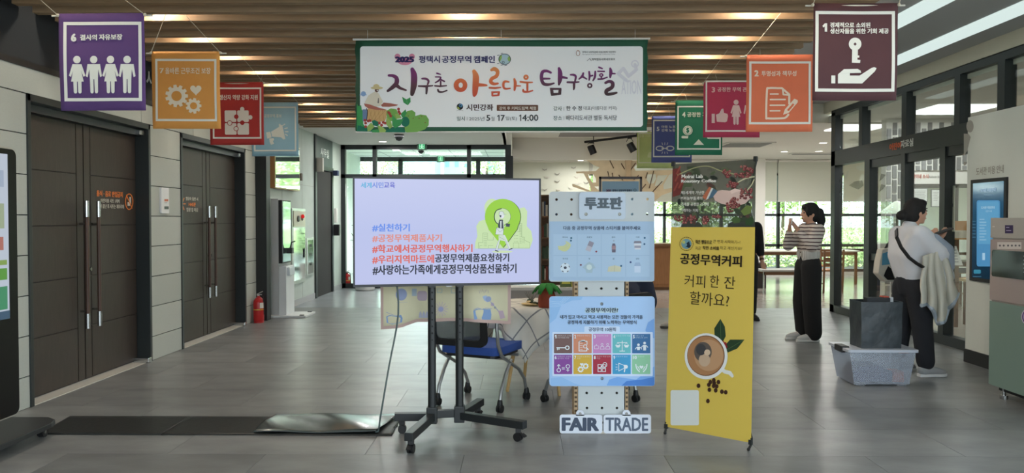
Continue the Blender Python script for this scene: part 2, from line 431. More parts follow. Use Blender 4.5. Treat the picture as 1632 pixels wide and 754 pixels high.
# ------------------------------------------------------------------ brown double doors
def double_door(name, y0, y1, sign):
    fr = MB(); t = .04; zt = 2.364
    for a in (y0 - .005, y1 - t): fr.box(XL - .22, XL + .012, a, a + t, 0, zt)
    fr.box(XL - .22, XL + .012, y0 - .005, y1, zt - .055, zt)
    d = struct(name, fr, m_darkframe, bevel=.003)
    q = MB(); q.box(XL - .17, XL - .06, y0 + t, y1 - t, zt - .12, zt - .06); q.build('closer_rail', mat((66, 70, 72), .4, metal=.3), d)
    c = (y0 + y1) / 2; xf = XL - .13
    for s_, (a, e) in enumerate([(y0 + t, c - .006), (c + .006, y1 - t)]):
        q = MB(); q.box(xf - .04, xf, a, e, .012, zt - .12); leaf = q.build('door_leaf', mat((40, 33, 30), .6), d)
        # stile beside the meeting edge, then five stacked panels
        if s_ == 0: st = (e - .10, e); pa = (a + .004, e - .108)
        else: st = (a, a + .10); pa = (a + .108, e - .004)
        q = MB(); q.box(xf, xf + .008, st[0] + .003, st[1] - .003, .02, zt - .125); q.build('stile', m_leaf, leaf)
        zz = [.02, .48, .92, 1.365, 1.81, zt - .125]
        for i in range(5):
            q = MB(); q.box(xf, xf + .008, pa[0], pa[1], zz[i] + .004, zz[i + 1] - .004); q.build('panel', m_leaf, leaf, bevel=.002)
        hy = c - .065 if s_ == 0 else c + .125; hx = xf + .07
        q = MB(); q.tube([(hx, hy, .6), (hx, hy, 1.44)], .016, 12); h = q.build('handle', mat((74, 52, 42), .45), leaf, smooth=True)
        q = MB(); q.tube([(hx, hy, .47), (hx, hy, .6)], .018, 12); q.tube([(hx, hy, 1.44), (hx, hy, 1.58)], .018, 12)
        q.tube([(xf, hy, .62), (hx, hy, .62)], .01, 8); q.tube([(xf, hy, 1.38), (hx, hy, 1.38)], .01, 8)
        e_ = q.build('steel_fitting', m_steel, leaf, smooth=True); tag(e_, 'brushed steel end sleeves and standoffs of the long pull')
    q = MB(); q.cyl((xf, c + .05, .98), (xf + .045, c + .05, .98), .018, 12); q.build('lock_knob', m_steel, d, smooth=True)
    q = MB(); q.box(XL - .06, XL - .02, y1 - .16, y1 - .06, 2.25, 2.29); q.build('hinge_cap', m_steel, d)
    q = MB(); q.box(xf + .0, XL + .03, y1 - .12, y1 - .05, .0, .05); q.build('door_stop', m_steel, d, bevel=.008)
    q = MB(); q.box(xf - .05, XL, y0 + t, y1 - t, 0, .006); q.build('threshold', mat((190, 188, 180), .5), d)
    Fr = Frame((xf + .009, c, 1.4), (0, 1, 0), (0, 0, 1)); p = Print(Fr, base=.001); sign(p); p.build(d, 'sign_print', 'sign_lettering')
    return d
OR = (225, 125, 60); WH = (205, 200, 190)
def s1(p):
    p.text('음식 · 음료 반입금지', 153.5, 304.5, 195, 314, OR, bold=.035)
    p.text('어린이용 시트 1개씩', 160, 317, 190, 323.5, WH, bold=.02); p.text('이 끝난 후 시트는 제자리에', 159, 325.5, 197, 332.5, WH, bold=.02)
    p.ring(205.5, 321.5, 6.5, 1.3, OR, 2, ry=13); p.line([(201, 311), (210, 332)], 1.3, OR, 3); p.rect(203, 322, 207, 328, WH, 1); p.rect(206, 314, 208.5, 325, WH, 1)
def s2(p):
    p.text('영유아 동반 시', 295.7, 314, 315.3, 320, WH, bold=.03); p.text('14:45분', 300.3, 322.6, 311.5, 329, OR, bold=.04); p.text('입장 입 마감', 296.9, 331, 315.3, 337.6, WH, bold=.03)
    p.line([(290, 325), (295.2, 325)], 1.5, OR, 1); p.line([(293, 316), (290, 325), (293, 334)], 1.5, OR, 1)
double_door('door_1', 5.786, 7.71, s1); double_door('door_2', 8.41, 10.38, s2)

# office door in the far left wall
b = MB(); b.box(XL - .03, XL + .03, 13.86, 13.96, 0, 2.95); b.box(XL - .03, XL + .02, 15.14, 15.24, 0, 2.42); b.box(XL - .03, XL + .02, 13.96, 15.14, 2.34, 2.42)
d3 = struct('door_3', b, m_darkframe)
q = MB(); q.box(XL - .08, XL - .03, 13.96, 15.14, 0, 2.34); q.build('door_leaf', mat((10, 11, 12), .85, spec=.15), d3)
q = MB(); q.box(XL - .03, XL - .025, 14.0, 15.1, 1.18, 1.2); q.build('seam', m_black, d3)
q = MB(); q.box(XL + .0, XL + .012, 13.97, 15.2, 2.42, 2.94); pl = q.build('name_panel', mat((72, 84, 82), .5), d3)
p = Print(Frame((XL + .012, 14.5, 2.6), (0, 1, 0), (0, 0, 1))); p.text('사무실', 511, 237, 524, 251, (220, 225, 220), bold=.02); p.build(d3)
q = MB(); q.box(XL + .02, XL + .11, 15.2, 15.33, 2.28, 2.38); tag(q.build('door_chime', mat((50, 62, 92), .5), bevel=.01), 'small blue box at the top corner of the office doorway', 'chime')
q = MB(); q.box(XL, XL + .14, 13.93, 14.02, 2.28, 2.53); tag(q.build('air_freshener', mat((196, 190, 180), .5), bevel=.01), 'beige wall dispenser hung beside the office name panel', 'dispenser')
q = MB(); q.box(XL, XL + .05, 15.35, 15.42, 1.36, 1.64); tag(q.build('intercom', m_white, bevel=.005), 'slim white entry panel on the wall past the office door', 'intercom')
q = MB(); q.box(XL, XL + .12, 15.26, 15.36, 1.1, 1.32); tag(q.build('door_lock_box', m_black, bevel=.01), 'black lock box at handle height beside the office doorway', 'lock')

# ------------------------------------------------------------------ ceilings
b = MB(); b.box(XL - .2, 2.52, -3, 12.9, 3.38, 3.5); ceil = struct('ceiling', b, m_darkpaint)
b = MB(); b.box(2.5, XR + .02, -3, 12.42, 3.25, 3.36); b.box(2.5, 2.54, -3, 12.4, 3.2, 3.36); struct('ceiling_right', b, m_grey)
b = MB(); b.box(XR - .06, XR + .06, -3, 12.42, 3.08, 3.4); struct('wall_right_upper', b, mat((206, 202, 182), .8))
b = MB(); b.box(XL - .2, 12, 12.36, 12.44, 2.95, 3.6)
struct('wall_bulkhead', b, mat((206, 202, 186), .8))
b = MB(); b.box(XL - .2, -.3, 12.44, 16.1, 2.95, 3.05); b.box(3.4, 12, 12.44, 20.2, 2.95, 3.05)
b.box(XR + .02, 12, 4, 12.44, 2.95, 3.05); b.box(-.3, 3.4, 12.44, 20.2, 3.4, 3.5); b.box(-.34, -.3, 12.44, 19, 2.95, 3.5); b.box(3.4, 3.44, 12.44, 19, 2.95, 3.5)
b.box(-.3, 3.4, 12.44, 13.4, 2.95, 3.0)
struct('ceiling_far', b, m_ceil)
b = MB(); b.box(-.3, 3.44, 18.9, 19.1, 2.87, 3.42); struct('trim_beam', b, m_ceil)
q = MB(); a = at_z(888, 227, 3.395); q.box(.9, 2.9, 16.6, 18.6, 3.39, 3.402); struct('trim_recess', q, mat((150, 144, 142), .9))

# timber slats hung under the dark ceiling
zb = 2.93
slat_mesh = []
for i in range(3):
    q = MB(); q.box(-3.02, 3.02, -.035, .035, 0, .15); o = q.build('slat_', m_wood[i], None, fix=False, org=(0, 0, 0)); o.data.name = 'slat'; slat_mesh.append(o.data); bpy.data.objects.remove(o)
Y = 12.77; k = 0; slat_y = []
while Y > 1.0:
    o = bpy.data.objects.new('slat', slat_mesh[k % 3]); COL.objects.link(o); o.parent = ceil; ORG[o] = ORG[ceil]
    j = (rr.random() - .5) * .02
    o.location = V((-.54 + j, Y - .035, zb)) - ORG[ceil]; slat_y.append(Y); Y -= .2425; k += 1
    if Y < 2.2 and Y > 1.9: pass
# hanger bars above the slats
for x in (-3.1, -1.0, 1.0, 2.2):
    q = MB(); q.box(x, x + .04, 1, 12.8, 3.08, 3.13); q.build('hanger_bar', m_black, ceil)

# small spotlights tucked in every third gap
def spot(px_x, y, k):
    q = MB(); q.cyl((px_x, y, 3.13), (px_x, y, 3.25), .04, 14); o = q.build('slat_downlight', m_black, None)
    row = ['left', 'middle', 'right'][k % 3]; od = ['first', 'second', 'third', 'fourth', 'fifth', 'sixth', 'seventh', 'eighth', 'ninth', 'tenth', 'eleventh', 'twelfth', 'thirteenth', 'fourteenth'][k // 3]
    tag(o, 'small round downlight between the ceiling slats, %s from the back in the %s row' % (od, row), 'downlight', 'downlights between the ceiling slats')
    g = MB(); g.cyl((px_x, y, 3.124), (px_x, y, 3.132), .032, 14); g.build('lens', m_glow, o)
    l = bpy.data.lights.new('downlight_beam', 'POINT'); l.energy = LAMP_W; l.color = (1, .9, .76); l.shadow_soft_size = .03
    lo = bpy.data.objects.new('downlight_beam', l); COL.objects.link(lo); lo.location = (px_x, y, 3.07)
LAMP_W = 15
n = 0
for i, y in enumerate(slat_y):
    if i % 3 == 1 and y > 3.5:
        for x in (-2.75, -.47, 1.75): spot(x + (rr.random() - .5) * .1, y - .035 - .085, n); n += 1

# linear lights of the right-hand ceiling
for i, (a, c) in enumerate([(4.2, 4.45), (3.36, 3.6)]):
    q = MB(); q.box(a, c, 1.2, 11.8, 3.235, 3.249); o = q.build('linear_ceiling_light', m_cool)
    tag(o, ['long white linear ceiling light nearer the glass partition', 'long white linear ceiling light nearer the timber slats'][i], 'light')

def downlight(x, y, z, label, e=5):
    q = MB(); q.lathe((x, y, z - .012), [(.075, 0), (.09, .004), (.09, .012)], 20); o = q.build('recessed_downlight', m_white, None, smooth=True)
    tag(o, label, 'downlight')
    g = MB(); g.lathe((x, y, z - .014), [(.072, 0), (.072, .004)], 20); g.build('lens', mat((255, 250, 238), emit=4), o)
    l = bpy.data.lights.new('downlight_beam', 'AREA'); l.shape = 'DISK'; l.size = .14; l.energy = e * 4; l.color = (1, .97, .93)
    lo = bpy.data.objects.new('downlight_beam', l); COL.objects.link(lo); lo.location = (x, y, z - .03)
for px, py, z, lb in [(610, 225, 2.95, 'round recessed downlight in front of the entrance glazing'), (1312, 227, 2.95, 'round ceiling downlight nearest the glass partition post'),
                      (1250, 241, 2.95, 'round ceiling downlight above the ponytailed visitor'), (1305, 240.5, 2.95, 'round ceiling downlight farthest back by the partition post')]:
    q = at_z(px, py, z); downlight(q.x, q.y, z, lb)
q = at_z(927, 253.5, 2.87); downlight(q.x, 19.0, 2.87, 'round downlight in the white beam over the timber tree')

# ceiling vents
def vent(x0, x1, y0, y1, z, label):
    q = MB(); q.box(x0, x1, y0, y1, z - .02, z - .001); q_ = q.build('ceiling_vent', mat((214, 214, 208), .7)); tag(q_, label, 'vent')
    n_ = 9
    for i in range(n_):
        a = y0 + .08 + (y1 - y0 - .16) * i / n_
        g = MB(); g.box(x0 + .06, x1 - .06, a, a + (y1 - y0 - .16) / n_ * .45, z - .03, z - .02); g.build('louvre', mat((150, 152, 150), .7), q_)
a = at_z(1160, 226, 2.95); vent(a.x, a.x + .95, a.y, a.y + 1.0, 2.95, 'large square louvred vent in the ceiling behind the crimson hanging sign')
a = at_z(1256, 245, 2.95); vent(a.x, a.x + 1.6, 17.9, 18.2, 2.95, 'slim slot vent in the far right ceiling')

# ------------------------------------------------------------------ back left: entrance glazing
YE = 16.0
def mullion(mb, x0, x1, z0, z1, y=YE, d=.12): mb.box(x0, x1, y - d / 2, y + d / 2, z0, z1)
b = MB(); xr = -.32
mullion(b, XL, XL + .09, 0, 2.95); mullion(b, xr - .0, xr + .12, 0, 2.95); mullion(b, XL, xr, 2.86, 2.95); mullion(b, XL, xr, 2.27, 2.35)
for px in (597.5, 747.5): x = at_y(px, 250, YE).x; mullion(b, x - .04, x + .04, 0, 2.95)
mullion(b, XL, xr, 0, .1)
w1 = struct('window_1', b, m_darkframe)
xs = [XL + .09] + [at_y(px, 250, YE).x for px in (597.5, 747.5)] + [xr]
for i in range(3):
    for z0, z1 in ((.1, 2.27), (2.35, 2.86)):
        q = MB(); q.box(xs[i] + .04, xs[i + 1] - .04, YE - .006, YE + .006, z0, z1); q.build('pane', GLASS, w1)
# side wall of the reading room and its dark end post
b = MB(); b.box(-.32, -.2, YE + .06, 20.1, 0, 3.4); struct('wall_side', b, mat((204, 204, 194), .8))
b = MB(); b.box(-.26, -.16, YE - .1, YE + .4, 0, 2.72); struct('trim_post', b, m_blackframe)
# vestibule beyond: tiled ceiling, second glazing
b = MB(); b.box(-9, -.35, YE + .1, 21.5, 3.15, 3.25); vc = struct('ceiling_vestibule', b, mat((238, 242, 232), .8))
for i in range(10):
    q = MB(); x = -9 + i * .9; q.box(x, x + .015, YE + .1, 21.5, 3.145, 3.15); struct('trim_grid', q, mat((150, 156, 150), .8))
for i in range(6):
    q = MB(); y = YE + .5 + i * .9; q.box(-9, -.2, y, y + .015, 3.145, 3.15); struct('trim_grid', q, mat((150, 156, 150), .8))
b = MB(); b.box(-4.6, -4.45, YE + .1, 21.5, 0, 3.15); struct('wall_vestibule', b, mat((216, 224, 214), .8))
b = MB(); Y2 = 21.5
for a, c, z0, z1 in [(-4.5, .2, 3.03, 3.15), (-4.5, .2, 2.1, 2.18), (-4.5, .2, 0, .1)]: b.box(a, c, Y2, Y2 + .1, z0, z1)
for px in (638, 762): x = at_y(px, 260, Y2).x; b.box(x - .06, x + .06, Y2, Y2 + .1, 0, 3.1)
w2 = struct('window_2', b, m_darkframe)
q = MB(); q.box(-4.45, .2, Y2 + .04, Y2 + .05, .1, 3.05); q.build('pane', GLASS, w2)

# exit signs
def exit_sign(px0, px1, py0, py1, y, label):
    a = at_y(px0, py1, y); c = at_y(px1, py0, y)
    q = MB(); q.box(a.x, c.x, y, y + .06, a.z, c.z); o = q.build('exit_sign', mat((86, 110, 96), .5), bevel=.004); tag(o, label, 'sign')
    p = Print(Frame((a.x, y, a.z), (1, 0, 0), (0, 0, 1)), base=.002, emit=1.3); w = px1 - px0; h = py1 - py0
    p.rect(px0 + w * .18, py0 + h * .1, px1 - w * .18, py1 - h * .12, (40, 160, 100), 0)
    cx = (px0 + px1) / 2; g = (190, 245, 210)
    p.disc(cx + .2, py0 + h * .27, h * .09, g, 1); p.line([(cx, py0 + h * .38), (cx - .4, py0 + h * .6), (cx - w * .12, py0 + h * .8)], h * .1, g, 1)
    p.line([(cx - .4, py0 + h * .6), (cx + w * .12, py0 + h * .78)], h * .1, g, 1); p.line([(cx - w * .16, py0 + h * .5), (cx, py0 + h * .42), (cx + w * .16, py0 + h * .55)], h * .08, g, 1)
    p.frame(cx - w * .26, py0 + h * .14, cx + w * .26, py1 - h * .16, h * .04, g, 1, 1)
    p.build(o, 'pictogram')
exit_sign(664.5, 680, 227.5, 239, YE - .2, 'green running-figure exit sign on the entrance glazing head')
exit_sign(696, 708.5, 248, 258.5, 21.3, 'smaller green exit sign hung inside the vestibule')
q = MB(); c = at_y(671, 241.5, YE - .1); q.lathe(c, [(0, -.05), (.04, -.03), (.06, 0), (.06, .02)], 14); tag(q.build('motion_sensor', m_black, smooth=True), 'small dark dome sensor below the first exit sign', 'sensor')
c = at_z(636, 214.5, 2.95); q = MB(); q.lathe(c - V((0, 0, .1)), [(0, -.02), (.05, 0), (.07, .04), (.09, .05), (.09, .1)], 16); tag(q.build('security_camera', m_black, smooth=True), 'black dome security camera on the ceiling below the event banner', 'camera')

# ------------------------------------------------------------------ back right: window wall with roller blinds
YB = 20.0
b = MB(); b.box(-.32, 12, YB, YB + .2, 2.6, 3.5); b.box(-.32, 12, YB, YB + .2, 0, .08); struct('wall_back', b, m_white)
b = MB()
vx = [at_y(1241, 350, YB).x + k * 1.46 for k in range(-5, 4)]
for x in vx: b.box(x - .035, x + .035, YB, YB + .1, .08, 2.6)
for z in (.08, .60, .72, 1.5, 2.55): b.box(-.3, 12, YB, YB + .1, z, z + .07)
w3 = struct('window_3', b, mat((48, 54, 54), .5))
pz = [(.15, .6), (.79, 1.5), (1.57, 2.55)]
for i in range(len(vx) - 1):
    for z0, z1 in pz:
        q = MB(); q.box(vx[i] + .035, vx[i + 1] - .035, YB + .045, YB + .055, z0, z1); q.build('pane', GLASS, w3)
x = at_y(1210, 300, YB - .4).x; b = MB(); b.box(x - .12, x + .12, YB - .5, YB - .2, 0, 3.4); struct('wall_column', b, m_white)
bl = [(-.2, at_y(941, 300, YB - .1).x - .03, 'leftmost beige roller blind half lowered behind the tv screen'),
      (at_y(945, 300, YB - .1).x, 5.9, 'widest beige roller blind half lowered behind the timber tree'),
      (6.12, at_y(1238.5, 300, YB - .1).x, 'narrow beige roller blind just right of the white column'),
      (at_y(1240.5, 300, YB - .1).x, 8.2, 'broad beige roller blind behind the ponytailed visitor'), (8.23, 11.2, 'roller blind farthest right, seen through the glass partition')]
for x0, x1, lb in bl:
    q = MB(); q.box(x0, x1, YB - .08, YB - .075, 1.9, 2.93); o = q.build('roller_blind', mat((212, 214, 200), .9, noise=.02, scale=80)); tag(o, lb, 'blind', 'beige roller blinds')
    q = MB(); q.box(x0, x1, YB - .09, YB - .065, 1.87, 1.905); q.build('bottom_rail', m_white, o, bevel=.004)
    q = MB(); q.cyl((x0, YB - .09, 2.92), (x1, YB - .09, 2.92), .035, 12); q.build('roller_tube', m_white, o, smooth=True)
q = MB(); q.box(-.3, -.02, 18.6, 18.88, 2.9, 3.1); struct('trim_bracket', q, m_ceil)

# ------------------------------------------------------------------ right: glass partition of the children's room
b = MB(); t = .06
def rbox(mb, y0, y1, z0, z1, d=t): mb.box(XR - d, XR + d, y0, y1, z0, z1)
rbox(b, 5, 12.05, 3.0, 3.09); rbox(b, 5, 12.05, 2.24, 2.46); rbox(b, 5, 10.75, 2.13, 2.24, .04); rbox(b, 11.9, 12.05, 0, 3.05); rbox(b, 5, 12.05, 0, .11)
for y, w in ((11.02, .055), (9.78, .06), (8.6, .055), (7.82, .06), (6.4, .06)): rbox(b, y - w, y + w, 2.46, 3.0)
for y, w in ((10.8, .08), (9.79, .05), (8.88, .055), (7.82, .06)): rbox(b, y - w, y + w, .11, 2.24)
w4 = struct('window_4', b, m_darkframe)
rb = sorted([11.9, 11.02, 9.78, 8.6, 7.82, 6.4, 5.0]); rl = sorted([11.9, 10.8, 9.79, 8.88, 7.82, 5.0])
for L, z0, z1 in ((rb, 2.46, 3.0), (rl, .11, 2.24)):
    for i in range(len(L) - 1):
        q = MB(); q.box(XR - .006, XR + .006, L[i] + .05, L[i + 1] - .05, z0, z1); q.build('pane', GLASS, w4)
# sliding door fittings
q = MB(); q.box(XR - .1, XR - .06, 8.78, 8.98, 1.02, 1.28); q.build('door_lock', m_black, w4, bevel=.008)
q = MB(); q.box(XR - .04, XR + .04, 9.85, 10.72, .86, .95); q.build('push_bar', m_darkframe, w4)
p = Print(Frame((XR - .062, 9.8, 2.35), (0, -1, 0), (0, 0, 1)))
p.view = (1300, 160, .2121); p.text('어린이', 555, 318, 642, 372, (215, 100, 60), bold=.045); p.text('자료실', 640, 292, 735, 352, (215, 218, 214), bold=.035)
p.build(w4, 'print', 'room_name')
# frosted leaf film on two panes
p = Print(Frame((XR - .008, 9.8, 1.4), (0, -1, 0), (0, 0, 1)), base=.002); film = glass_mat((.62, .62, .58), .4, .5)
p.view = (1300, 160, .2121)
for x, y in ((478, 560), (478, 640)): p.poly([(x, y + 50), (x + 15, y - 10), (x + 50, y), (x + 25, y + 30)], film, 1)
for y in (560, 640): p.poly([(175, y + 60), (190, y + 5), (212, y), (200, y + 35)], film, 1)
p.poly([(250, 640), (290, 610), (350, 600), (362, 640), (320, 670)], film, 1)
p.build(w4, 'leaf_film')

# pillar wall carrying the guide screen
b = MB(); b.box(4.44, 4.78, 4.0, 7.78, 0, 2.43); pw = struct('wall_right', b, mat((222, 226, 218), .8, noise=.02, scale=3))
b = MB(); b.box(4.425, 4.44, 4.0, 7.78, 0, .13); struct('baseboard_right', b, m_black)
for z in (1.02, .72):
    q = MB(); q.box(4.4385, 4.4405, 4.0, 6.95, z, z + .006); struct('trim_seam', q, mat((120, 116, 106), .8))
p = Print(Frame((4.44, 7.5, 1.5), (0, -1, 0), (0, 0, 1))); p.view = (1300, 160, .2121); g = (168, 166, 158)
p.disc(1161, 195, 27, g, 1, ry=46, n=28); p.poly([(1114, 250), (1150, 252), (1166, 275), (1140, 380), (1114, 420)], g, 1); p.poly([(1114, 462), (1140, 462), (1130, 485), (1114, 490)], g, 1)
p.text('도서관 이용 안내', 1208, 495, 1415, 555, (160, 156, 146), bold=.01); p.build(pw, 'wall_graphic', 'lettering')

# children's room beyond the glass
b = MB(); b.box(10.0, 10.1, 4, 20, 0, 3); b.box(4.9, 10, 3.95, 4.05, 0, 3); struct('wall_room', b, m_white)
XB0 = at_y(1412, 250, 11.9).x
b = MB(); b.box(XB0, 10, 11.9, 12.05, 2.16, 2.95); b.box(XB0, XB0 + .28, 11.9, 12.05, 0, 2.16); br = struct('wall_brick', b, mat((222, 220, 214), .85))
q = MB(); r2 = random.Random(5); bx = 0; zc = 2.94
x = XB0 + .01; ci = 0
while x < 9.9:
    w = .062; z = 2.93 - (.04 if ci % 2 else .13)
    while z > (.1 if x < XB0 + .25 else 2.2):
        h = .19
        q.box(x, x + w, 11.885, 11.9, max(z - h, .05 if x < XB0 + .25 else 2.17), z, mat((128 + r2.choice([-14, 0, 12]),) * 3, .9)); z -= h + .028
    x += w + .026; ci += 1
o = q.build('brick', None, br, fix=False); o['kind'] = 'stuff'
# window and notice band under the bricks
b = MB(); b.box(XB0 + .28, 10, 11.92, 12.02, 1.96, 2.16); nb = struct('trim_noticeband', b, m_white)
p = Print(Frame((6.0, 11.915, 2.0), (1, 0, 0), (0, 0, 1))); p.view = (1300, 160, .2121)
p.text('달이네 소식', 728, 555, 846, 588, (200, 90, 70), bold=.02); p.text('Bulletin Board', 850, 566, 965, 582, (110, 110, 110)); p.build(nb)
b = MB()
for x in (XB0 + .28, 6.62, 7.3, 8.2): b.box(x, x + .06, 11.93, 12.0, 0, 1.96)
b.box(XB0 + .3, 10, 11.93, 12.0, 1.9, 1.96); b.box(XB0 + .3, 10, 11.93, 12.0, .6, .68); w5 = struct('window_5', b, mat((90, 88, 82), .6))
q = MB(); q.box(XB0 + .34, 8.2, 11.96, 11.965, .05, 1.9); q.build('pane', GLASS, w5)
for k, (x0, y0, x1, y1, lb) in enumerate([(1452, 300, 1478.5, 322, 'framed white notice under the bulletin heading'), (1484, 302, 1499, 330, 'white sheet of printed text on the inner window')]):
    a = at_y(x0, y1, 11.88); c = at_y(x1, y0, 11.88); q = MB(); q.box(a.x, c.x, 11.88, 11.9, a.z, c.z); o = q.build('framed_notice', mat((120, 124, 122), .5)); tag(o, lb, 'notice')
    p = Print(Frame((a.x, 11.88, a.z), (1, 0, 0), (0, 0, 1)), base=.002); p.rect(x0 + 1.2, y0 + 1.2, x1 - 1.2, y1 - 1.2, (222, 224, 220), 0)
    for i in range(6): p.rect(x0 + 3, y0 + 4 + i * 2.6, x1 - 3 - (i % 3), y0 + 4.7 + i * 2.6, (150, 152, 150), 1)
    p.build(o)
# lights in the children's room
for x0, x1, y0, y1, lb in [(5.55, 6.4, 10.4, 11.3, 'square white panel light above the bulletin board'), (5.2, 5.95, 12.6, 13.4, 'panel light in the reading area beyond the partition'), (6.5, 7.4, 7.2, 8.2, 'square panel light nearest the pillar wall')]:
    q = MB(); q.box(x0, x1, y0, y1, 2.93, 2.949); tag(q.build('ceiling_panel_light', mat((250, 250, 250), emit=2.2)), lb, 'light')
    l = bpy.data.lights.new('panel_or_fill_beam', 'AREA'); l.shape = 'RECTANGLE'; l.size = x1 - x0; l.size_y = y1 - y0; l.energy = 26; lo = bpy.data.objects.new('panel_or_fill_beam', l); COL.objects.link(lo); lo.location = ((x0 + x1) / 2, (y0 + y1) / 2, 2.92)
q = MB(); q.box(-4.3, -3.7, 17, 18, 3.12, 3.148); tag(q.build('ceiling_panel_light', mat((250, 250, 250), emit=4.0)), 'added out-of-sight panel light in the vestibule ceiling beyond the entrance glazing', 'light')  # added panel, tucked out of sight to go with the vestibule fill light
for x, y, e, z in ((-2.3, 18.8, 110, 2.2), (1.6, 15.5, 55, 3.36), (6.5, 16.0, 35, 2.92), (-1.8, 14.2, 30, 2.93)):  # added fill lights without fixtures, brightening the vestibule, entrance and reading area
    l = bpy.data.lights.new('panel_or_fill_beam', 'AREA'); l.shape = 'RECTANGLE'; l.size = 1.8; l.size_y = 1.0; l.energy = e; lo = bpy.data.objects.new('panel_or_fill_beam', l); COL.objects.link(lo); lo.location = (x, y, z)

# ------------------------------------------------------------------ outdoors
b = MB(); b.box(-60, 80, 20.3, 140, -.3, -.05); struct('ground', b, mat((150, 176, 110), .95, noise=.2, scale=.8))
b = MB(); b.box(-60, 80, -60, -4, -.3, -.05); struct('ground_front', b, mat((160, 160, 156), .95))
m_fol = [mat(c, .9) for c in ((176, 196, 134), (200, 212, 158), (150, 176, 112))]
def tree(x, y, h, r, label, n=2600, seed=1, name='tree'):
    rn = random.Random(seed); o = empty(name, (x, y, -.05), label, 'tree' if name == 'tree' else 'hedge', 'greenery outside the windows')
    q = MB(); q.tube([(x, y, -.05), (x + .05, y, h * .45), (x, y + .1, h * .75)], [.14, .1, .05], 8)
    for k in range(4): a = k * 1.6; q.tube([(x, y, h * .4), (x + math.cos(a) * r * .5, y + math.sin(a) * r * .5, h * .7)], [.06, .02], 6)
    q.build('trunk', mat((96, 84, 70), .9), o, smooth=True)
    q = MB(); s = r * .055
    for k in range(n):
        t = rn.random() * 2 * PI; ph = math.acos(2 * rn.random() - 1); rad = r * (.55 + .45 * rn.random()) * (1 + .2 * math.sin(3 * t) * math.sin(2 * ph))
        c = V((x + rad * math.sin(ph) * math.cos(t), y + rad * math.sin(ph) * math.sin(t), h * .62 + rad * math.cos(ph) * h * .38 / r))
        if c.z < .1: continue
        u = V((rn.gauss(0, 1), rn.gauss(0, 1), rn.gauss(0, 1))).normalized(); w = u.orthogonal().normalized()
        q.add([c - u * s, c + w * s * .5, c + u * s, c - w * s * .5], [(0, 1, 2, 3)], m_fol[k % 3])
    l = q.build('foliage', None, o, fix=False); l['kind'] = 'stuff'
spots = [(-5.6, 34, 4.7, .95), (-8.6, 38, 5.2, 1.4), (-1.5, 34, 4.9, 1.1), (3.2, 31, 4.2, 2.0), (6.2, 26.2, 3.5, 1.5), (8.6, 40, 5.2, 2.8), (14.8, 44, 6.5, 3.2), (16.0, 27.5, 3.8, 1.8), (3.4, 41, 6.6, 2.8), (19.5, 33, 5, 2.8), (22, 43, 7, 3.4), (10.9, 25.8, 2.0, .9)]
lab = ['tree outside the first pane of the entrance glazing', 'broader tree farther left outside the entrance glazing', 'leafy tree outside the right end of the entrance glazing', 'low bushy tree behind the timber tree cutout', 'green shrubby tree outside behind the roll-up banner',
       'bright green tree outside behind the ponytailed visitor', 'tree outside seen beyond the partition post', 'small round tree outside seen through the sliding door', 'tall tree rising behind the white glasshouse', 'spreading tree far right of the glasshouse', 'tallest tree at the far right outdoors', 'low shrub close to the reading room window']
for i, (x, y, h, r) in enumerate(spots): tree(x, y, h, r, lab[i], seed=i + 2)
# clipped hedge
rn = random.Random(9); q = MB(); hx = empty('hedge', (8, 23.6, -.05), 'continuous clipped green hedge outside the reading room windows', 'hedge')
for k in range(16000):
    c = V((rn.uniform(1, 17), rn.uniform(23.2, 24.1), rn.uniform(0, 1.05 + .18 * math.sin(k)))); u = V((rn.gauss(0, 1), rn.gauss(0, 1), rn.gauss(0, 1))).normalized(); w = u.orthogonal().normalized(); s = .055
    q.add([c - u * s, c + w * s * .5, c + u * s, c - w * s * .5], [(0, 1, 2, 3)], m_fol[k % 3])
l = q.build('foliage', None, hx, fix=False); l['kind'] = 'stuff'
# white lattice glasshouse
gh = empty('glasshouse', (11.0, 30, -.05), 'white lattice glasshouse with an arched roof outside the windows', 'glasshouse'); q = MB(); m_gh = mat((214, 228, 216), .5)
R0 = 3.2
for i in range(13):
    y = 28.0 + i * .42
    q.tube([(11.0 + R0 * math.cos(PI * k / 18), y, R0 * .92 * math.sin(PI * k / 18)) for k in range(19)], .022, 5)
for k in range(1, 18): q.tube([(11.0 + R0 * math.cos(PI * k / 18), 28, R0 * .92 * math.sin(PI * k / 18)), (11.0 + R0 * math.cos(PI * k / 18), 33, R0 * .92 * math.sin(PI * k / 18))], .018, 5)
for k in range(-6, 7): x = k * .5; q.tube([(11 + x, 28, -.05), (11 + x, 28, .92 * math.sqrt(max(0, R0 * R0 - x * x)))], .018, 5)
for z in (.8, 1.6, 2.3): w = math.sqrt(max(0, R0 * R0 - (z / .92) ** 2)); q.tube([(11 - w, 28, z), (11 + w, 28, z)], .018, 5)
q.build('lattice', m_gh, gh)
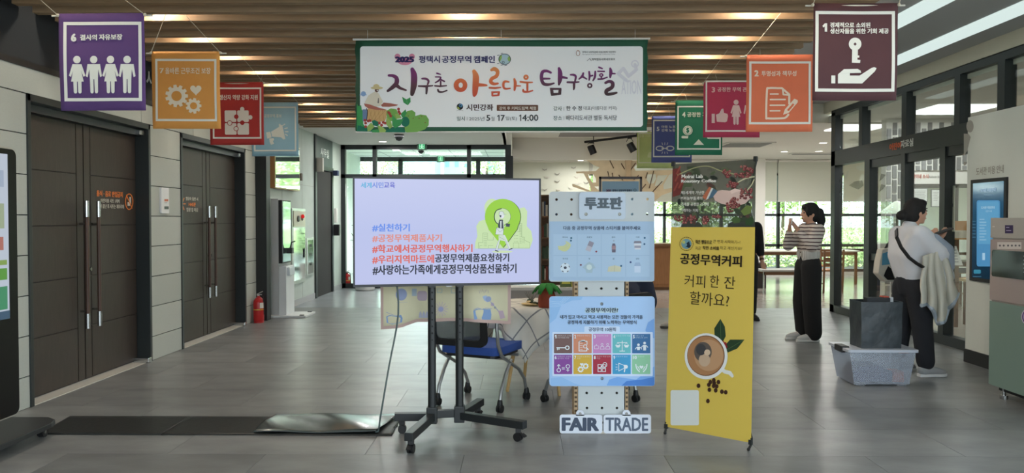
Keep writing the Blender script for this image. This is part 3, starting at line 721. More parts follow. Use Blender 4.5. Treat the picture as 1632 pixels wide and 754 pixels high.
# far apartment blocks seen above the entrance
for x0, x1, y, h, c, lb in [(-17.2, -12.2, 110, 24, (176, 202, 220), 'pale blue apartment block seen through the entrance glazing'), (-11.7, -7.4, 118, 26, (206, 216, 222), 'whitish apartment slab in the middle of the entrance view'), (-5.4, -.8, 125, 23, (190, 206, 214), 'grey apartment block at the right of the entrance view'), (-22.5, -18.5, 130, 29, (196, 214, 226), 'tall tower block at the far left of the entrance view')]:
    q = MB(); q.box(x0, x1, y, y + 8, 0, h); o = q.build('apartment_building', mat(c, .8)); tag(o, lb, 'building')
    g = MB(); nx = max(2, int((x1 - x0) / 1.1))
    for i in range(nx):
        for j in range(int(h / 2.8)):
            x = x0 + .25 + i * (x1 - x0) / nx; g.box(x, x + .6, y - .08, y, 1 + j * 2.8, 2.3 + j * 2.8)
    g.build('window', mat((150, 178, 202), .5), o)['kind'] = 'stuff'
# ------------------------------------------------------------------ hanging sign flags
OFFW = (228, 228, 218)
def figure(p, x, y, s, skirt, c, k=1):
    """pictogram person: x centre, y top, s height"""
    p.disc(x, y + s * .1, s * .1, c, k)
    if skirt:
        p.poly([(x - .12 * s, y + .22 * s), (x + .12 * s, y + .22 * s), (x + .22 * s, y + .52 * s), (x + .17 * s, y + .56 * s), (x + .11 * s, y + .40 * s), (x + .17 * s, y + .68 * s), (x - .17 * s, y + .68 * s), (x - .11 * s, y + .40 * s), (x - .17 * s, y + .56 * s), (x - .22 * s, y + .52 * s)], c, k)
        a = .68
    else:
        p.poly([(x - .17 * s, y + .22 * s), (x + .17 * s, y + .22 * s), (x + .22 * s, y + .54 * s), (x + .17 * s, y + .57 * s), (x + .12 * s, y + .36 * s), (x + .11 * s, y + .62 * s), (x - .11 * s, y + .62 * s), (x - .12 * s, y + .36 * s), (x - .17 * s, y + .57 * s), (x - .22 * s, y + .54 * s)], c, k)
        a = .6
    for d in (-.06, .06): p.line([(x + d * s, y + a * s, .1 * s), (x + d * s, y + .95 * s, .09 * s)], 1, c, k)
def gear(p, x, y, r, c, bgc, k=1, n=9):
    pts = []
    for i in range(n):
        for a, q in ((-.36, .78), (-.24, 1), (.24, 1), (.36, .78)): t = 2 * PI * (i + a) / n; pts.append((x + r * q * math.cos(t), y + r * q * math.sin(t)))
    p.poly(pts, c, k); p.disc(x, y, r * .45, bgc, k + 1)
def heart(p, x, y, r, c, k=1):
    p.poly([(x + r * math.sin(t) ** 3, y - r * (13 * math.cos(t) - 5 * math.cos(2 * t) - 2 * math.cos(3 * t) - math.cos(4 * t)) / 16) for t in [2 * PI * i / 24 for i in range(24)]], c, k)

def flag(Y, x0, y0, x1, y1, color, label, content, strings, fr=None, tilt=0., rodz=.02):
    a = at_y(x0, y1, Y); c = at_y(x1, y0, Y); W = c.x - a.x; H = c.z - a.z
    root = empty('hanging_sign', ((a.x + c.x) / 2, Y, a.z), label, 'hanging sign', 'hanging fair trade principle signs')
    ph = x0 * .7
    def bend(u, v): return .005 * math.sin(u * 11 + ph) * (1 - v / H * .6) + .0018 * math.sin(v * 13 + u * 7 + ph) - .012 * (v / H - 1) ** 2
    F = Frame((a.x, Y, a.z), (1, tilt, 0), (0, 0, 1), bend)
    q = MB(); n = 14; vs = []; fs = []
    for i in range(n + 1):
        for j in range(n + 1): vs.append(F.at(W * i / n, H * j / n))
    for i in range(n):
        for j in range(n): t = i * (n + 1) + j; fs.append((t, t + 1, t + n + 2, t + n + 1))
    q.add(vs, fs); o = q.build('cloth', mat(color, .85, bump=.25, bscale=7, noise=.05, scale=5), root, smooth='all', fix=False)
    sd = o.modifiers.new('thickness', 'SOLIDIFY'); sd.thickness = .0012
    q = MB(); q.tube([F.at(-.045, H - .012, -.009), F.at(W + .045, H - .012, -.009)], .0055, 8); q.build('rod', mat((208, 204, 190), .5), root, smooth=True)
    e0 = F.at(-.005, H - .01); e1 = F.at(W + .005, H - .01)
    for (px, py), e in zip(strings, (e0, e1)):
        top = at_z(px, py, zb); top = V((top.x, Y, zb + .02)) if abs(top.y - Y) > .4 else top
        s_ = MB(); s_.tube([e, V((top.x, Y, zb + .03))], .0022, 5); s_.build('string', mat((206, 198, 176), .9), root)
        k_ = MB(); k_.ball(e, .011, 8); k_.build('knot', mat((206, 198, 176), .9), root)
    p = Print(F, base=.0032, rough=.85, eps=.0008)
    if fr: p.frame(*fr, OFFW, 0, n=8)
    content(p, color); p.build(root)
    return root

def f6(p, c):
    p.text('6', 113, 53.5, 122, 66.5, OFFW, bold=.07); p.text('결사의', 127.5, 55, 155, 64.5, OFFW, bold=.05); p.text('자유보장', 158, 54.5, 196, 64, OFFW, bold=.05)
    for i, x in enumerate((122.5, 149.5, 176.5, 203)): figure(p, x, 89, 60, i % 2 == 0, OFFW)
flag(4.58, 95, 21, 230, 176, (88, 60, 114), 'purple hanging sign number 6 with four standing figures', f6, [(110, 0), (214, 0)], (101, 35, 226, 161, 5.5)[:4] + (5,))
def f7(p, c):
    o = (236, 224, 200)
    p.text('7', 255, 109, 262, 117, o, bold=.03); p.text('올바른 근무조건 보장', 264, 108, 336, 118, o, bold=.025)
    gear(p, 281.5, 153, 18, o, c, n=11); gear(p, 308, 168.5, 12.5, o, c, n=9); heart(p, 312, 143, 9, o)
flag(5.76, 243, 82, 350, 205, (222, 156, 78), 'orange-yellow hanging sign number 7 with two gears and a heart', f7, [(284, 35), (307, 35)], (248, 94, 345, 193, 3.5))
def f8(p, c):
    o = (232, 222, 208)
    p.text('생산자 역량 강화 지원', 350, 151, 411, 159.5, o, bold=.03)
    for i in (0, 1):
        for j in (0, 1): p.rect(358 + i * 20, 176 + j * 20, 376.5 + i * 20, 194.5 + j * 20, o, 1, r=2)
    p.disc(386, 174, 3.5, o, 1); p.disc(399, 187, 3.5, o, 1); p.disc(366, 196, 4.2, o, 3); p.ring(366, 196, 4.2, 1, c, 4); p.disc(376, 205, 4, o, 3); p.ring(376, 205, 4, 1, c, 4); p.disc(376.5, 186, 3.6, c, 2); p.disc(386, 195.5, 3.6, c, 2)
flag(7.05, 335, 131, 420, 231, (170, 50, 46), 'red hanging sign with a four-piece jigsaw puzzle', f8, [(348, 88), (382, 88)], (339, 139.5, 416.5, 221, 2.5))
def f9(p, c):
    o = (222, 226, 216)
    p.text('공정무역 홍보', 421, 182, 449, 187.5, o, bold=.02)
    p.poly([(432, 210), (444, 203), (446, 200), (450, 199), (455, 222), (452, 222), (448, 219), (434, 218)], o, 1); p.poly([(424, 211), (431, 210), (433, 219), (426, 221)], o, 1)
    p.poly([(429, 221), (436, 220), (437, 223), (435, 225), (437, 229), (432, 231), (430, 227)], o, 1); p.line([(446, 199), (452, 221)], 3, o, 1)
    for a, b_ in (((451, 200), (454, 198)), ((454, 205), (458, 204)), ((455, 210), (459, 210)), ((455, 214), (458, 216))): p.line([a, b_], 1.6, o, 1)
flag(8.3, 401, 163, 475, 249, (150, 192, 208), 'pale blue hanging sign with a loudspeaker', f9, [(420, 125), (450, 132)], (404.5, 170, 472, 241, 2.2))
def f1(p, c):
    p.poly([(1310, 41.5), (1314, 37.5), (1317.5, 37.5), (1317.5, 51), (1313.6, 51), (1313.6, 42.6), (1311.2, 44.4)], OFFW, 2); p.text('경제적으로 소외된', 1322, 36, 1387, 44.5, OFFW, bold=.045); p.text('생산자들을 위한 기회 제공', 1322, 45.5, 1416, 54, OFFW, bold=.045)
    p.view = (1240, 0, .2402)
    p.poly(p.circ(511, 292, 42, 28), OFFW, 1, holes=[[(511, 281), (522, 293), (511, 304), (500, 293)]]); p.poly([(492, 325), (530, 325), (530, 368), (540, 368), (540, 382), (528, 382), (528, 395), (548, 398), (546, 417), (492, 415)], OFFW, 1)
    p.poly([(355, 500), (382, 500), (382, 552), (355, 552)], OFFW, 1)
    p.poly([(400, 552), (400, 492), (440, 458), (530, 456), (550, 466), (555, 482), (480, 484), (480, 500), (545, 500), (622, 450), (640, 445), (655, 452), (645, 472), (563, 552)], OFFW, 1); p.view = (0, 0, 1)
flag(4.62, 1295, 5, 1431, 160, (82, 50, 54), 'dark maroon hanging sign number 1 with a key above an open hand', f1, [(1302, -40), (1420, -40)], (1299, 18, 1426, 146, 5))
def f2(p, c):
    o = (238, 218, 196); p.text('2', 1202, 112, 1209, 122, o, bold=.06); p.text('투명성과 책무성', 1213.5, 113, 1269, 121.5, o, bold=.03)
    p.view = (1030, 50, .2919)
    p.curve([(720, 310), (670, 310), (659, 325), (657, 460), (668, 474), (740, 474), (762, 470), (776, 455)], 11, o, 1); p.line([(720, 310), (740, 310), (780, 345), (780, 395)], 11, o, 1); p.line([(745, 315), (748, 345), (778, 348)], 9, o, 1)
    for y, x in ((342, 720), (372, 758), (403, 755), (433, 730)): p.line([(678, y), (x, y)], 8, o, 1)
    p.poly([(748, 455), (757, 425), (808, 368), (826, 376), (826, 388), (778, 445)], o, 1); p.poly([(768, 430), (800, 393), (808, 400), (778, 436)], c, 2); p.view = (0, 0, 1)
flag(5.85, 1189, 87, 1296, 210, (222, 118, 82), 'coral orange hanging sign number 2 with a page and pencil', f2, [(1216, 49), (1270, 49)], (1194, 98, 1292, 198, 3.5))
def f3(p, c):
    o = (226, 196, 190); p.text('3', 1134, 139, 1139.5, 147.5, o, bold=.05); p.text('공정한 무역 관행', 1143, 139, 1197, 146.5, o, bold=.03)
    p.view = (1030, 50, .2919)
    p.rect(357, 450, 374, 500, o, 1); p.poly([(380, 455), (398, 448), (410, 425), (420, 422), (424, 446), (442, 450), (446, 462), (440, 492), (430, 497), (385, 494)], o, 1); p.view = (0, 0, 1)
    figure(p, 1173, 159, 40, True, o); figure(p, 1194, 159, 40, False, o)
flag(7.05, 1121, 131, 1212, 219, (178, 58, 88), 'crimson hanging sign number 3 with a thumbs-up', f3, [(1158, 85), (1190, 97)], (1124.5, 128.5, 1208, 210, 2.5))
def f4(p, c):
    o = (222, 226, 208); p.text('4', 1087, 178.5, 1092.5, 187, o, bold=.05); p.text('공정한 가격', 1095, 179, 1133, 186.5, o, bold=.03)
    p.ring(1096, 208, 7.6, 1.2, o, 1); p.disc(1096, 208, 5.8, o, 1); p.text('$', 1093.5, 203.5, 1098.5, 212.5, c, 3, bold=.05)
    p.line([(1088, 218.5), (1146, 219.5)], 4, o, 1); p.poly([(1105, 231), (1113.5, 222), (1122, 231)], o, 1)
flag(8.2, 1076, 160, 1152, 247, (34, 116, 86), 'green hanging sign number 4 with a dollar coin on a balance', f4, [(1102, 127), (1130, 127)], (1079.5, 169, 1149, 238.5, 2.2))
def f5(p, c):
    o = (222, 222, 214); p.text('5', 1046.5, 202, 1051, 209, o, bold=.05); p.text('아동 노동,', 1054, 200, 1078, 204.5, o, bold=.02); p.text('강제 노동 금지', 1054, 205.5, 1088, 210, o, bold=.02)
    for x in (1051.5, 1068): p.ring(x, 236.5, 6.5, 1.6, o, 1, ry=4.2)
    p.line([(1055, 236.5), (1064, 236.5)], 1.6, o, 1)
    for a in range(3): p.line([(1056 + a * 3.5, 231), (1055 + a * 4.5, 227.5)], .8, o, 1); p.line([(1056 + a * 3.5, 242), (1055 + a * 4.5, 245)], .8, o, 1)
flag(9.5, 1038.5, 185, 1103, 259, (76, 88, 146), 'indigo blue hanging sign number 5 with a broken chain', f5, [(1054, 157), (1080, 160)], (1041, 191, 1100, 250.5, 2))
def f10(p, c):
    o = (214, 224, 176); p.text('10', 1020, 214.5, 1026, 219.5, o, bold=.03); p.text('기후변화', 1028, 214.5, 1046, 219, o, bold=.01)
    p.poly([(1032, 248), (1034, 243), (1042, 241), (1050, 249), (1048, 252), (1032, 251)], o, 1); p.poly([(1066, 248), (1064, 243), (1056, 241), (1050, 249), (1053, 252)], o, 1)
flag(10.6, 1015, 210, 1073, 268, (192, 210, 140), 'lime green hanging sign number 10, hung last of the right row', f10, [(1030, 180), (1052, 182)], (1017.5, 216 - 3.5, 1070, 260, 1.2))

# ------------------------------------------------------------------ the large event banner
YN = 6.3
a = at_y(567, 211, YN); c = at_y(1032, 62.5, YN); W = c.x - a.x; H = c.z - a.z
ban = empty('event_banner', ((a.x + c.x) / 2, YN, a.z), 'wide white event banner with a dark green border hanging from the ceiling slats', 'banner')
def bb(u, v): return .004 * math.sin(u * 3) + .0006 * math.sin(v * 9 + u * 3)
F = Frame((a.x, YN, a.z), (1, 0, 0), (0, 0, 1), bb)
q = MB(); n = 30; vs = []; fs = []
for i in range(n + 1):
    for j in range(n + 1): vs.append(F.at(W * i / n - .004 * math.sin(j), H * j / n))
for i in range(n):
    for j in range(n): t = i * (n + 1) + j; fs.append((t, t + 1, t + n + 2, t + n + 1))
q.add(vs, fs); o = q.build('fabric', mat((28, 84, 60), .7), ban, smooth='all', fix=False); m_ = o.modifiers.new('thickness', 'SOLIDIFY'); m_.thickness = .0015
q = MB(); q.tube([F.at(-.02, H + .004), F.at(W + .02, H + .004)], .009, 10); q.build('top_rod', m_white, ban, smooth=True)
q = MB(); q.tube([F.at(.0, .002), F.at(W, .002)], .007, 10); q.build('bottom_rod', m_white, ban, smooth=True)
for u in (.1, W / 2, W - .1): q = MB(); q.tube([F.at(u, H), F.at(u, H + .12)], .002, 5); q.build('string', m_white, ban)
p = Print(F, base=.0034, rough=.6, eps=.0006)
# white field: gridded so that it follows the cloth
wf = MB(); n1, n2 = 40, 14
x0, y0, x1, y1 = 574, 74, 1024.5, 202.5
A = p.P(x0, y0); B = p.P(x1, y0); C_ = p.P(x1, y1); D = p.P(x0, y1); vs = []; fs = []
for i in range(n1 + 1):
    for j in range(n2 + 1):
        s_, t_ = i / n1, j / n2; u = (A[0] * (1 - s_) + B[0] * s_) * (1 - t_) + (D[0] * (1 - s_) + C_[0] * s_) * t_; w = (A[1] * (1 - s_) + B[1] * s_) * (1 - t_) + (D[1] * (1 - s_) + C_[1] * s_) * t_
        vs.append(F.at(u, w, .002))
for i in range(n1):
    for j in range(n2): t = i * (n2 + 1) + j; fs.append((t, t + 1, t + n2 + 2, t + n2 + 1))
wf.add(vs, fs); wf.build('white_field', mat((246, 247, 247), .75, bump=.12, bscale=3), ban, smooth='all', fix=False)
G = (28, 84, 60)
for sx, sy, dx, dy in ((x0, y0, 1, 1), (x1, y0, -1, 1), (x0, y1, 1, -1), (x1, y1, -1, -1)):
    r = 5; p.poly([(sx, sy)] + [(sx + dx * (r - r * math.sin(t)), sy + dy * (r - r * math.cos(t))) for t in [i * PI / 12 for i in range(7)]], G, 1)
zt = lambda y: F.at(0, p.P(800, y)[1]).z - a.z
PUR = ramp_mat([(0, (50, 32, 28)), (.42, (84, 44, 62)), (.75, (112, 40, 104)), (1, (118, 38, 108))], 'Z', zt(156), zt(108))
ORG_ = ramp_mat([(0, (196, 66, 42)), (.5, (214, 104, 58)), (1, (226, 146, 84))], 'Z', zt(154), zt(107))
NV = (44, 46, 104)
p.view = (610, 80, .1061)
for x in (224, 440): p.disc(x, 100, 44, (214, 140, 168), 2)
p.disc(335, 175, 105, (214, 140, 168), 2, ry=52); p.text('2025', 186, 98, 476, 188, (44, 38, 92), 4, bold=.09)
p.text('평택시', 545, 88, 862, 196, NV, 4, bold=.03); 
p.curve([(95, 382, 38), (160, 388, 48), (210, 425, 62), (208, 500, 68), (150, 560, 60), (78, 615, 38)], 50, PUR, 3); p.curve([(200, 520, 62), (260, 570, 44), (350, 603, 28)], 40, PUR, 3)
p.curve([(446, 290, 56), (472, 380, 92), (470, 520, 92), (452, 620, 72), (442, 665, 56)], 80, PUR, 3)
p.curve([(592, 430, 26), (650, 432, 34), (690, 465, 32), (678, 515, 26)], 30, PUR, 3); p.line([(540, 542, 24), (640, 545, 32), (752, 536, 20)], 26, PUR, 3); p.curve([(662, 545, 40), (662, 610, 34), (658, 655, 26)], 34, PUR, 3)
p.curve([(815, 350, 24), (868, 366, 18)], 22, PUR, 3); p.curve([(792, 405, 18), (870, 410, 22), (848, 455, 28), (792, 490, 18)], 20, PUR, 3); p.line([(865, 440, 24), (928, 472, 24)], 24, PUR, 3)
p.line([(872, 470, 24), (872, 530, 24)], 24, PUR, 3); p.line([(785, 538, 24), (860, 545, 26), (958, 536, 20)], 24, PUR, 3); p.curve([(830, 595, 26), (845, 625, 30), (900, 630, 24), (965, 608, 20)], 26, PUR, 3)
p.view = (715, 80, .10606)
p.text('공정무역', -101, 88, 342, 194, NV, 4, bold=.03); p.text('캠페인', 378, 88, 696, 194, NV, 4, bold=.035)
p.disc(843, 138, 90, (176, 206, 214), 3, ry=80); p.ring(843, 138, 93, 9, (50, 62, 84), 5, ry=84); p.poly([(770, 85), (800, 80), (800, 120), (770, 175), (758, 150)], (150, 190, 100), 4); p.poly([(905, 85), (930, 110), (925, 160), (900, 170), (885, 130)], (150, 190, 100), 4); p.ring(820, 186, 20, 8, (50, 62, 84), 5)
for x, y in ((745, 205), (800, 228), (860, 232), (800, 52), (745, 80)): p.line([(x - 14, y), (x + 14, y - 4)], 8, (70, 80, 100), 4)
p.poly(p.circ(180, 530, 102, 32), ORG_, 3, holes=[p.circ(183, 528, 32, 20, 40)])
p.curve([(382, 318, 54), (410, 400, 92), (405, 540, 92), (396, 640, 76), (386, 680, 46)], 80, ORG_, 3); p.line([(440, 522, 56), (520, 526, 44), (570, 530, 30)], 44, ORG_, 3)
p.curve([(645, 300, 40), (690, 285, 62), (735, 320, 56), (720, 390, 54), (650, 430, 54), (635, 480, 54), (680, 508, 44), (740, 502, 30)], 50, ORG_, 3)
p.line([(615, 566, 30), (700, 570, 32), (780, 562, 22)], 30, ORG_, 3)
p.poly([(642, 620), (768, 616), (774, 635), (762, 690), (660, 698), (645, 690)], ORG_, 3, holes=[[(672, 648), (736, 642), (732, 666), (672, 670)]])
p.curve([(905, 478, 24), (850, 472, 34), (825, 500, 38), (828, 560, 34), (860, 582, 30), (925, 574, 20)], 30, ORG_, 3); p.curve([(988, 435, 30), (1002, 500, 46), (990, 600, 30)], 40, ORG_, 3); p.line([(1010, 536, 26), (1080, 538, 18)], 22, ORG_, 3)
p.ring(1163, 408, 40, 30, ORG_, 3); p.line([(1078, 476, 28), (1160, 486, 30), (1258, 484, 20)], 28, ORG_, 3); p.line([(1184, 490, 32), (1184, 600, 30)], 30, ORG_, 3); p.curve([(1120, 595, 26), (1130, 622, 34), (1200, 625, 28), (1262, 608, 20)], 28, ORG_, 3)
p.view = (850, 80, .10606)
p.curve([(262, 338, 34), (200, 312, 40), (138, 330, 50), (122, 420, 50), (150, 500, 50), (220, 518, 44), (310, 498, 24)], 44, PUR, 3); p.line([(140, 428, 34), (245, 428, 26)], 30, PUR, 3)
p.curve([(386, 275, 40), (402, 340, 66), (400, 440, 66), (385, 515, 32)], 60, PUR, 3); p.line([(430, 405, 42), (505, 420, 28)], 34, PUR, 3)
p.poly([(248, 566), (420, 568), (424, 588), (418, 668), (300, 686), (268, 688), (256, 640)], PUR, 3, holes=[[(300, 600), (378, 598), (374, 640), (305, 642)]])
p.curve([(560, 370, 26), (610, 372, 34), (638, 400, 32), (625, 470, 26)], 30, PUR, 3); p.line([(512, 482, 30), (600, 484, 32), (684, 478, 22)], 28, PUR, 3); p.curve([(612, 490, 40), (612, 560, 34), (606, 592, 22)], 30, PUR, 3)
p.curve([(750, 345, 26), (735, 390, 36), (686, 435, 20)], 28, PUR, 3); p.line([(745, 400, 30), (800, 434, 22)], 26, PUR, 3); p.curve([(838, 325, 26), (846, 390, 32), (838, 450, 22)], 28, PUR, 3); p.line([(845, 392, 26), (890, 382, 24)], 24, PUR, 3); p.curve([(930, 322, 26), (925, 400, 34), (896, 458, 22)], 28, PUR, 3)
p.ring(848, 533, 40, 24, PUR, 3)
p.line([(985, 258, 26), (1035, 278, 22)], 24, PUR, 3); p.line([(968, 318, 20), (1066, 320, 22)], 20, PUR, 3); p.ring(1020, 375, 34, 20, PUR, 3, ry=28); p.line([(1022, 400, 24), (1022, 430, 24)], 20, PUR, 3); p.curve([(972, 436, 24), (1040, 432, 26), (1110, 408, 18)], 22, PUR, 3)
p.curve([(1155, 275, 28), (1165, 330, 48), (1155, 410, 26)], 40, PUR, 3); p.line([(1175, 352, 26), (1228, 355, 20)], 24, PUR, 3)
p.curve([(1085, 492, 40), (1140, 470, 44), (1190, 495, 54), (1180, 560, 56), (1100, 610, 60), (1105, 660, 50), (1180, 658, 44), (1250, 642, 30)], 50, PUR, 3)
# organisers at top right
DK = (60, 64, 66)
p.view = (870, 60, .2056); p.ring(249, 120, 16, 4, (150, 110, 90), 1, ry=22); p.disc(249, 102, 4, (190, 120, 90), 2); p.text('평택시 사회적경제 마을공동체 지원센터', 282, 105, 540, 119, DK, 2, bold=.01); p.text('Pyeongtaek Social Economy Community Center', 282, 126, 538, 135, (120, 124, 124), 2)
p.text('평택협동사회네트워크', 356, 160, 536, 178, DK, 2, bold=.01); p.line([(320, 180), (340, 162), (352, 180)], 3, DK, 1)
WM = (226, 226, 234)
p.line([(620, 330), (560, 280), (600, 240), (640, 300), (700, 250), (690, 210)], 26, WM, 0.4); p.ring(690, 205, 30, 9, WM, .4); p.text('ATION', 585, 330, 740, 440, WM, .6, bold=.01)
p.view = (720, 155, .0919)
p.disc(142, 165, 56, (24, 26, 34), 1); p.disc(158, 145, 32, (70, 130, 170), 2); p.poly([(95, 165), (125, 180), (140, 212), (105, 200)], (180, 200, 90), 2); p.disc(150, 150, 12, (24, 26, 34), 3); p.text('FAIRTRADE', 85, 230, 200, 240, DK, 2)
p.text('시민강좌', 252, 122, 722, 236, (76, 50, 44), 2, bold=.03); p.rect(780, 134, 1498, 238, (104, 68, 52), 1, r=14); p.text('강의 후 커피드립백 체험', 822, 162, 1460, 220, (228, 220, 208), 2, bold=.02)
p.text('일시', 90, 335, 228, 410, (48, 84, 74), 2, bold=.01); p.line([(266, 345), (266, 402)], 4, DK, 1); p.text('2025년', 302, 338, 566, 408, DK, 2); p.text('5', 600, 308, 668, 412, DK, 2, bold=.03); p.text('월', 684, 338, 742, 410, DK, 2); p.poly([(785, 330), (812, 308), (828, 308), (828, 412), (810, 412), (810, 330), (793, 343)], DK, 2); p.text('7', 848, 308, 920, 412, DK, 2, bold=.03); p.text('일(토)', 935, 335, 1130, 412, DK, 2); p.poly([(1165, 325), (1190, 302), (1204, 302), (1204, 412), (1188, 412), (1188, 324), (1172, 337)], DK, 2); p.text('4:00', 1222, 300, 1502, 412, DK, 2, bold=.02)
p.view = (870, 60, .2056)
p.text('강사', 58, 532, 124, 568, (48, 84, 74), 2, bold=.01); p.text('한 수 정', 158, 530, 278, 566, DK, 2, bold=.025); p.text('대표(아름다운 커피)', 292, 532, 550, 566, DK, 2)
p.text('장소', 58, 606, 124, 642, (48, 84, 74), 2, bold=.01); p.text('배다리도서관 별동 독서당', 156, 602, 550, 642, DK, 2, bold=.008); p.line([(140, 538), (140, 566)], 2, DK, 1); p.line([(140, 610), (140, 638)], 2, DK, 1)
# illustration lower left
p.view = (560, 130, .1127)
G1, G2, G3, G4 = (62, 152, 84), (118, 172, 84), (24, 112, 86), (150, 182, 96)
p.poly([(78, 715), (80, 310), (100, 350), (140, 335), (150, 400), (170, 420), (170, 600), (240, 715)], G1, 1)
p.poly([(500, 480), (490, 420), (560, 382), (640, 395), (660, 450), (640, 560), (520, 560)], G2, 1)
p.poly([(760, 700), (740, 500), (790, 420), (860, 405), (908, 440), (905, 490), (980, 468), (1060, 480), (1098, 540), (1095, 620), (1040, 680), (930, 715), (780, 722)], G2, 1)
p.disc(172, 175, 36, (138, 170, 212), 1); p.line([(120, 190), (215, 190)], 10, (138, 170, 212), 2)
p.rect(160, 395, 225, 560, (110, 134, 168), 1.4)
p.poly([(225, 400), (250, 375), (500, 400), (498, 500), (480, 560), (380, 575), (270, 570), (228, 540)], (206, 168, 112), 2)
for i in range(4): p.line([(260 + i * 60, 400), (300 + i * 55, 560)], 4, (170, 128, 78), 3); p.line([(480 - i * 62, 410), (350 - i * 35, 560)], 4, (170, 128, 78), 3)
p.poly([(300, 160), (345, 140), (385, 165), (450, 285), (415, 345), (340, 365), (250, 340), (190, 300), (240, 200)], (226, 218, 198), 2.2); p.poly([(382, 235), (390, 235), (390, 310), (374, 305)], (60, 60, 60), 3.2)
p.poly([(180, 310), (260, 325), (380, 368), (500, 400), (480, 408), (340, 400), (240, 380), (195, 350)], (172, 104, 90), 3.4); p.poly([(420, 335), (460, 300), (560, 310), (665, 330), (640, 345), (540, 360), (440, 358)], (172, 104, 90), 3.4)
p.line([(215, 380), (232, 420), (220, 545)], 10, (44, 40, 44), 3)
p.disc(362, 120, 28, (96, 52, 44), 3, ry=34); p.disc(372, 128, 12, (222, 216, 208), 4, ry=8); p.disc(362, 92, 88, (212, 196, 146), 3.6, ry=20); p.disc(355, 72, 44, (212, 196, 146), 3.8, ry=34)
p.poly([(720, 218), (780, 255), (835, 225), (840, 290), (800, 338), (740, 300)], G1, 1); p.line([(780, 260), (800, 330)], 4, (120, 190, 130), 2)
p.poly([(78, 715), (90, 620), (180, 640), (300, 680), (480, 690), (640, 640), (740, 660), (770, 722)], G3, 2.6)
p.disc(765, 570, 60, G3, 2.2, ry=72)
for pts, c_ in (([(580, 470), (640, 540), (740, 530), (700, 620), (620, 665), (580, 620)], G1), ([(500, 500), (560, 560), (585, 640), (545, 672), (490, 600)], G4), ([(225, 640), (280, 580), (330, 640), (270, 700), (232, 708)], G4), ([(290, 560), (330, 545), (400, 580), (380, 640), (310, 620)], G3), ([(700, 460), (770, 395), (785, 450), (740, 520), (715, 500)], G1), ([(620, 460), (680, 460), (715, 520), (640, 530)], G4), ([(370, 620), (440, 640), (495, 690), (480, 720), (400, 720)], G4), ([(300, 690), (380, 675), (400, 722), (290, 720)], G1)): p.poly(pts, c_, 4.4)
for x, y in ((195, 550), (205, 590), (205, 640), (240, 560), (400, 590), (430, 620), (455, 580), (480, 590), (530, 440), (560, 490), (545, 460), (670, 390), (675, 430), (690, 455), (265, 555)): p.disc(x, y, 20, (168, 66, 56), 5.2, n=10)
for x, y in ((810, 490), (876, 522), (960, 522), (997, 494), (1047, 583)): p.disc(x, y, 8, (130, 90, 50), 5, n=8)
p.build(ban)
# ------------------------------------------------------------------ television on a wheeled stand
tl = at_y(562, 282.5, 4.93); tr = at_y(862, 284, 5.17)
ux = V((tr.x - tl.x, tr.y - tl.y, 0)).normalized(); TW = (V((tr.x, tr.y, 0)) - V((tl.x, tl.y, 0))).length; TZ0, TZ1 = .985, 1.69
F = Frame((tl.x, tl.y, TZ0), ux, (0, 0, 1)); TH = TZ1 - TZ0
cen = F.at(TW / 2, 0, 0)
tv = empty('television', (cen.x, cen.y, TZ0), 'large flat television showing a lilac slide of Korean hashtags on a black wheeled stand', 'television')
q = MB(); q.fbox(F, 0, TW, 0, TH, -.045, -.012); q.build('housing', m_black, tv, bevel=.004)
q = MB(); b_ = .012
for u0, u1, v0, v1 in ((0, TW, TH - b_, TH), (0, TW, 0, b_ + .004), (0, b_, b_, TH - b_), (TW - b_, TW, b_, TH - b_)): q.fbox(F, u0, u1, v0, v1, -.012, .002)
q.build('bezel', mat((14, 16, 26), .35), tv)
q = MB(); q.fbox(F, b_, TW - b_, b_ + .004, TH - b_, -.012, -.004)
q.build('screen', ramp_mat([(0, (190, 196, 238)), (.5, (184, 192, 236)), (1, (196, 202, 240))], 'Z', 0, TH, rough=.3, emit=.92), tv)
q = MB(); q.fbox(F, TW * .25, TW * .75, TH * .15, TH * .7, -.09, -.045); q.build('rear_housing', m_black, tv, bevel=.01)
q = MB(); q.fbox(F, TW / 2 - .02, TW / 2 + .02, -.006, 0, -.02, 0); q.build('maker_badge', mat((170, 172, 176), .4), tv)
p = Print(Frame(F.at(0, 0, -.004), ux, (0, 0, 1)), base=.0008, emit=.92, rough=.3)
T = lambda s_, x0, y0, x1, y1, c, b=.035: p.text(s_, 540 + x0 * .2918, 260 + y0 * .2918, 540 + x1 * .2918, 260 + y1 * .2918, c, 3, bold=b)
T('세계', 120, 105, 180, 137, (74, 178, 224), .02); T('시민', 182, 104, 244, 137, (92, 130, 224), .02); T('교육', 246, 104, 307, 137, (84, 90, 204), .02)
T('#실천하기', 182, 331, 388, 374, (98, 142, 236)); T('#공정무역제품사기', 182, 388, 563, 431, (224, 140, 128)); T('#학교에서공정무역행사하기', 182, 444, 730, 489, (220, 92, 76))
T('#우리지역마트에', 182, 501, 521, 548, (222, 96, 80)); T('공정무역제품요청하기', 524, 494, 930, 541, (12, 14, 40)); T('#사랑하는가족에게공정무역상품선물하기', 184, 553, 970, 606, (12, 14, 40))
p.view = (740, 300, .1591); PG = (200, 226, 172); BG = (188, 196, 238)
p.poly([(105, 605), (110, 540), (130, 480), (120, 380), (150, 330), (200, 315), (300, 360), (560, 200), (600, 190), (630, 230), (625, 380), (670, 430), (685, 520), (655, 605)], PG, 1); p.disc(275, 200, 75, PG, 1, ry=95)
pin = [(385 + 178 * math.cos(t), 285 + 178 * math.sin(t)) for t in [math.radians(a_) for a_ in range(150, 391, 10)]]
pin = pin + [(530, 410), (450, 520), (388, 596), (330, 520), (245, 415)]
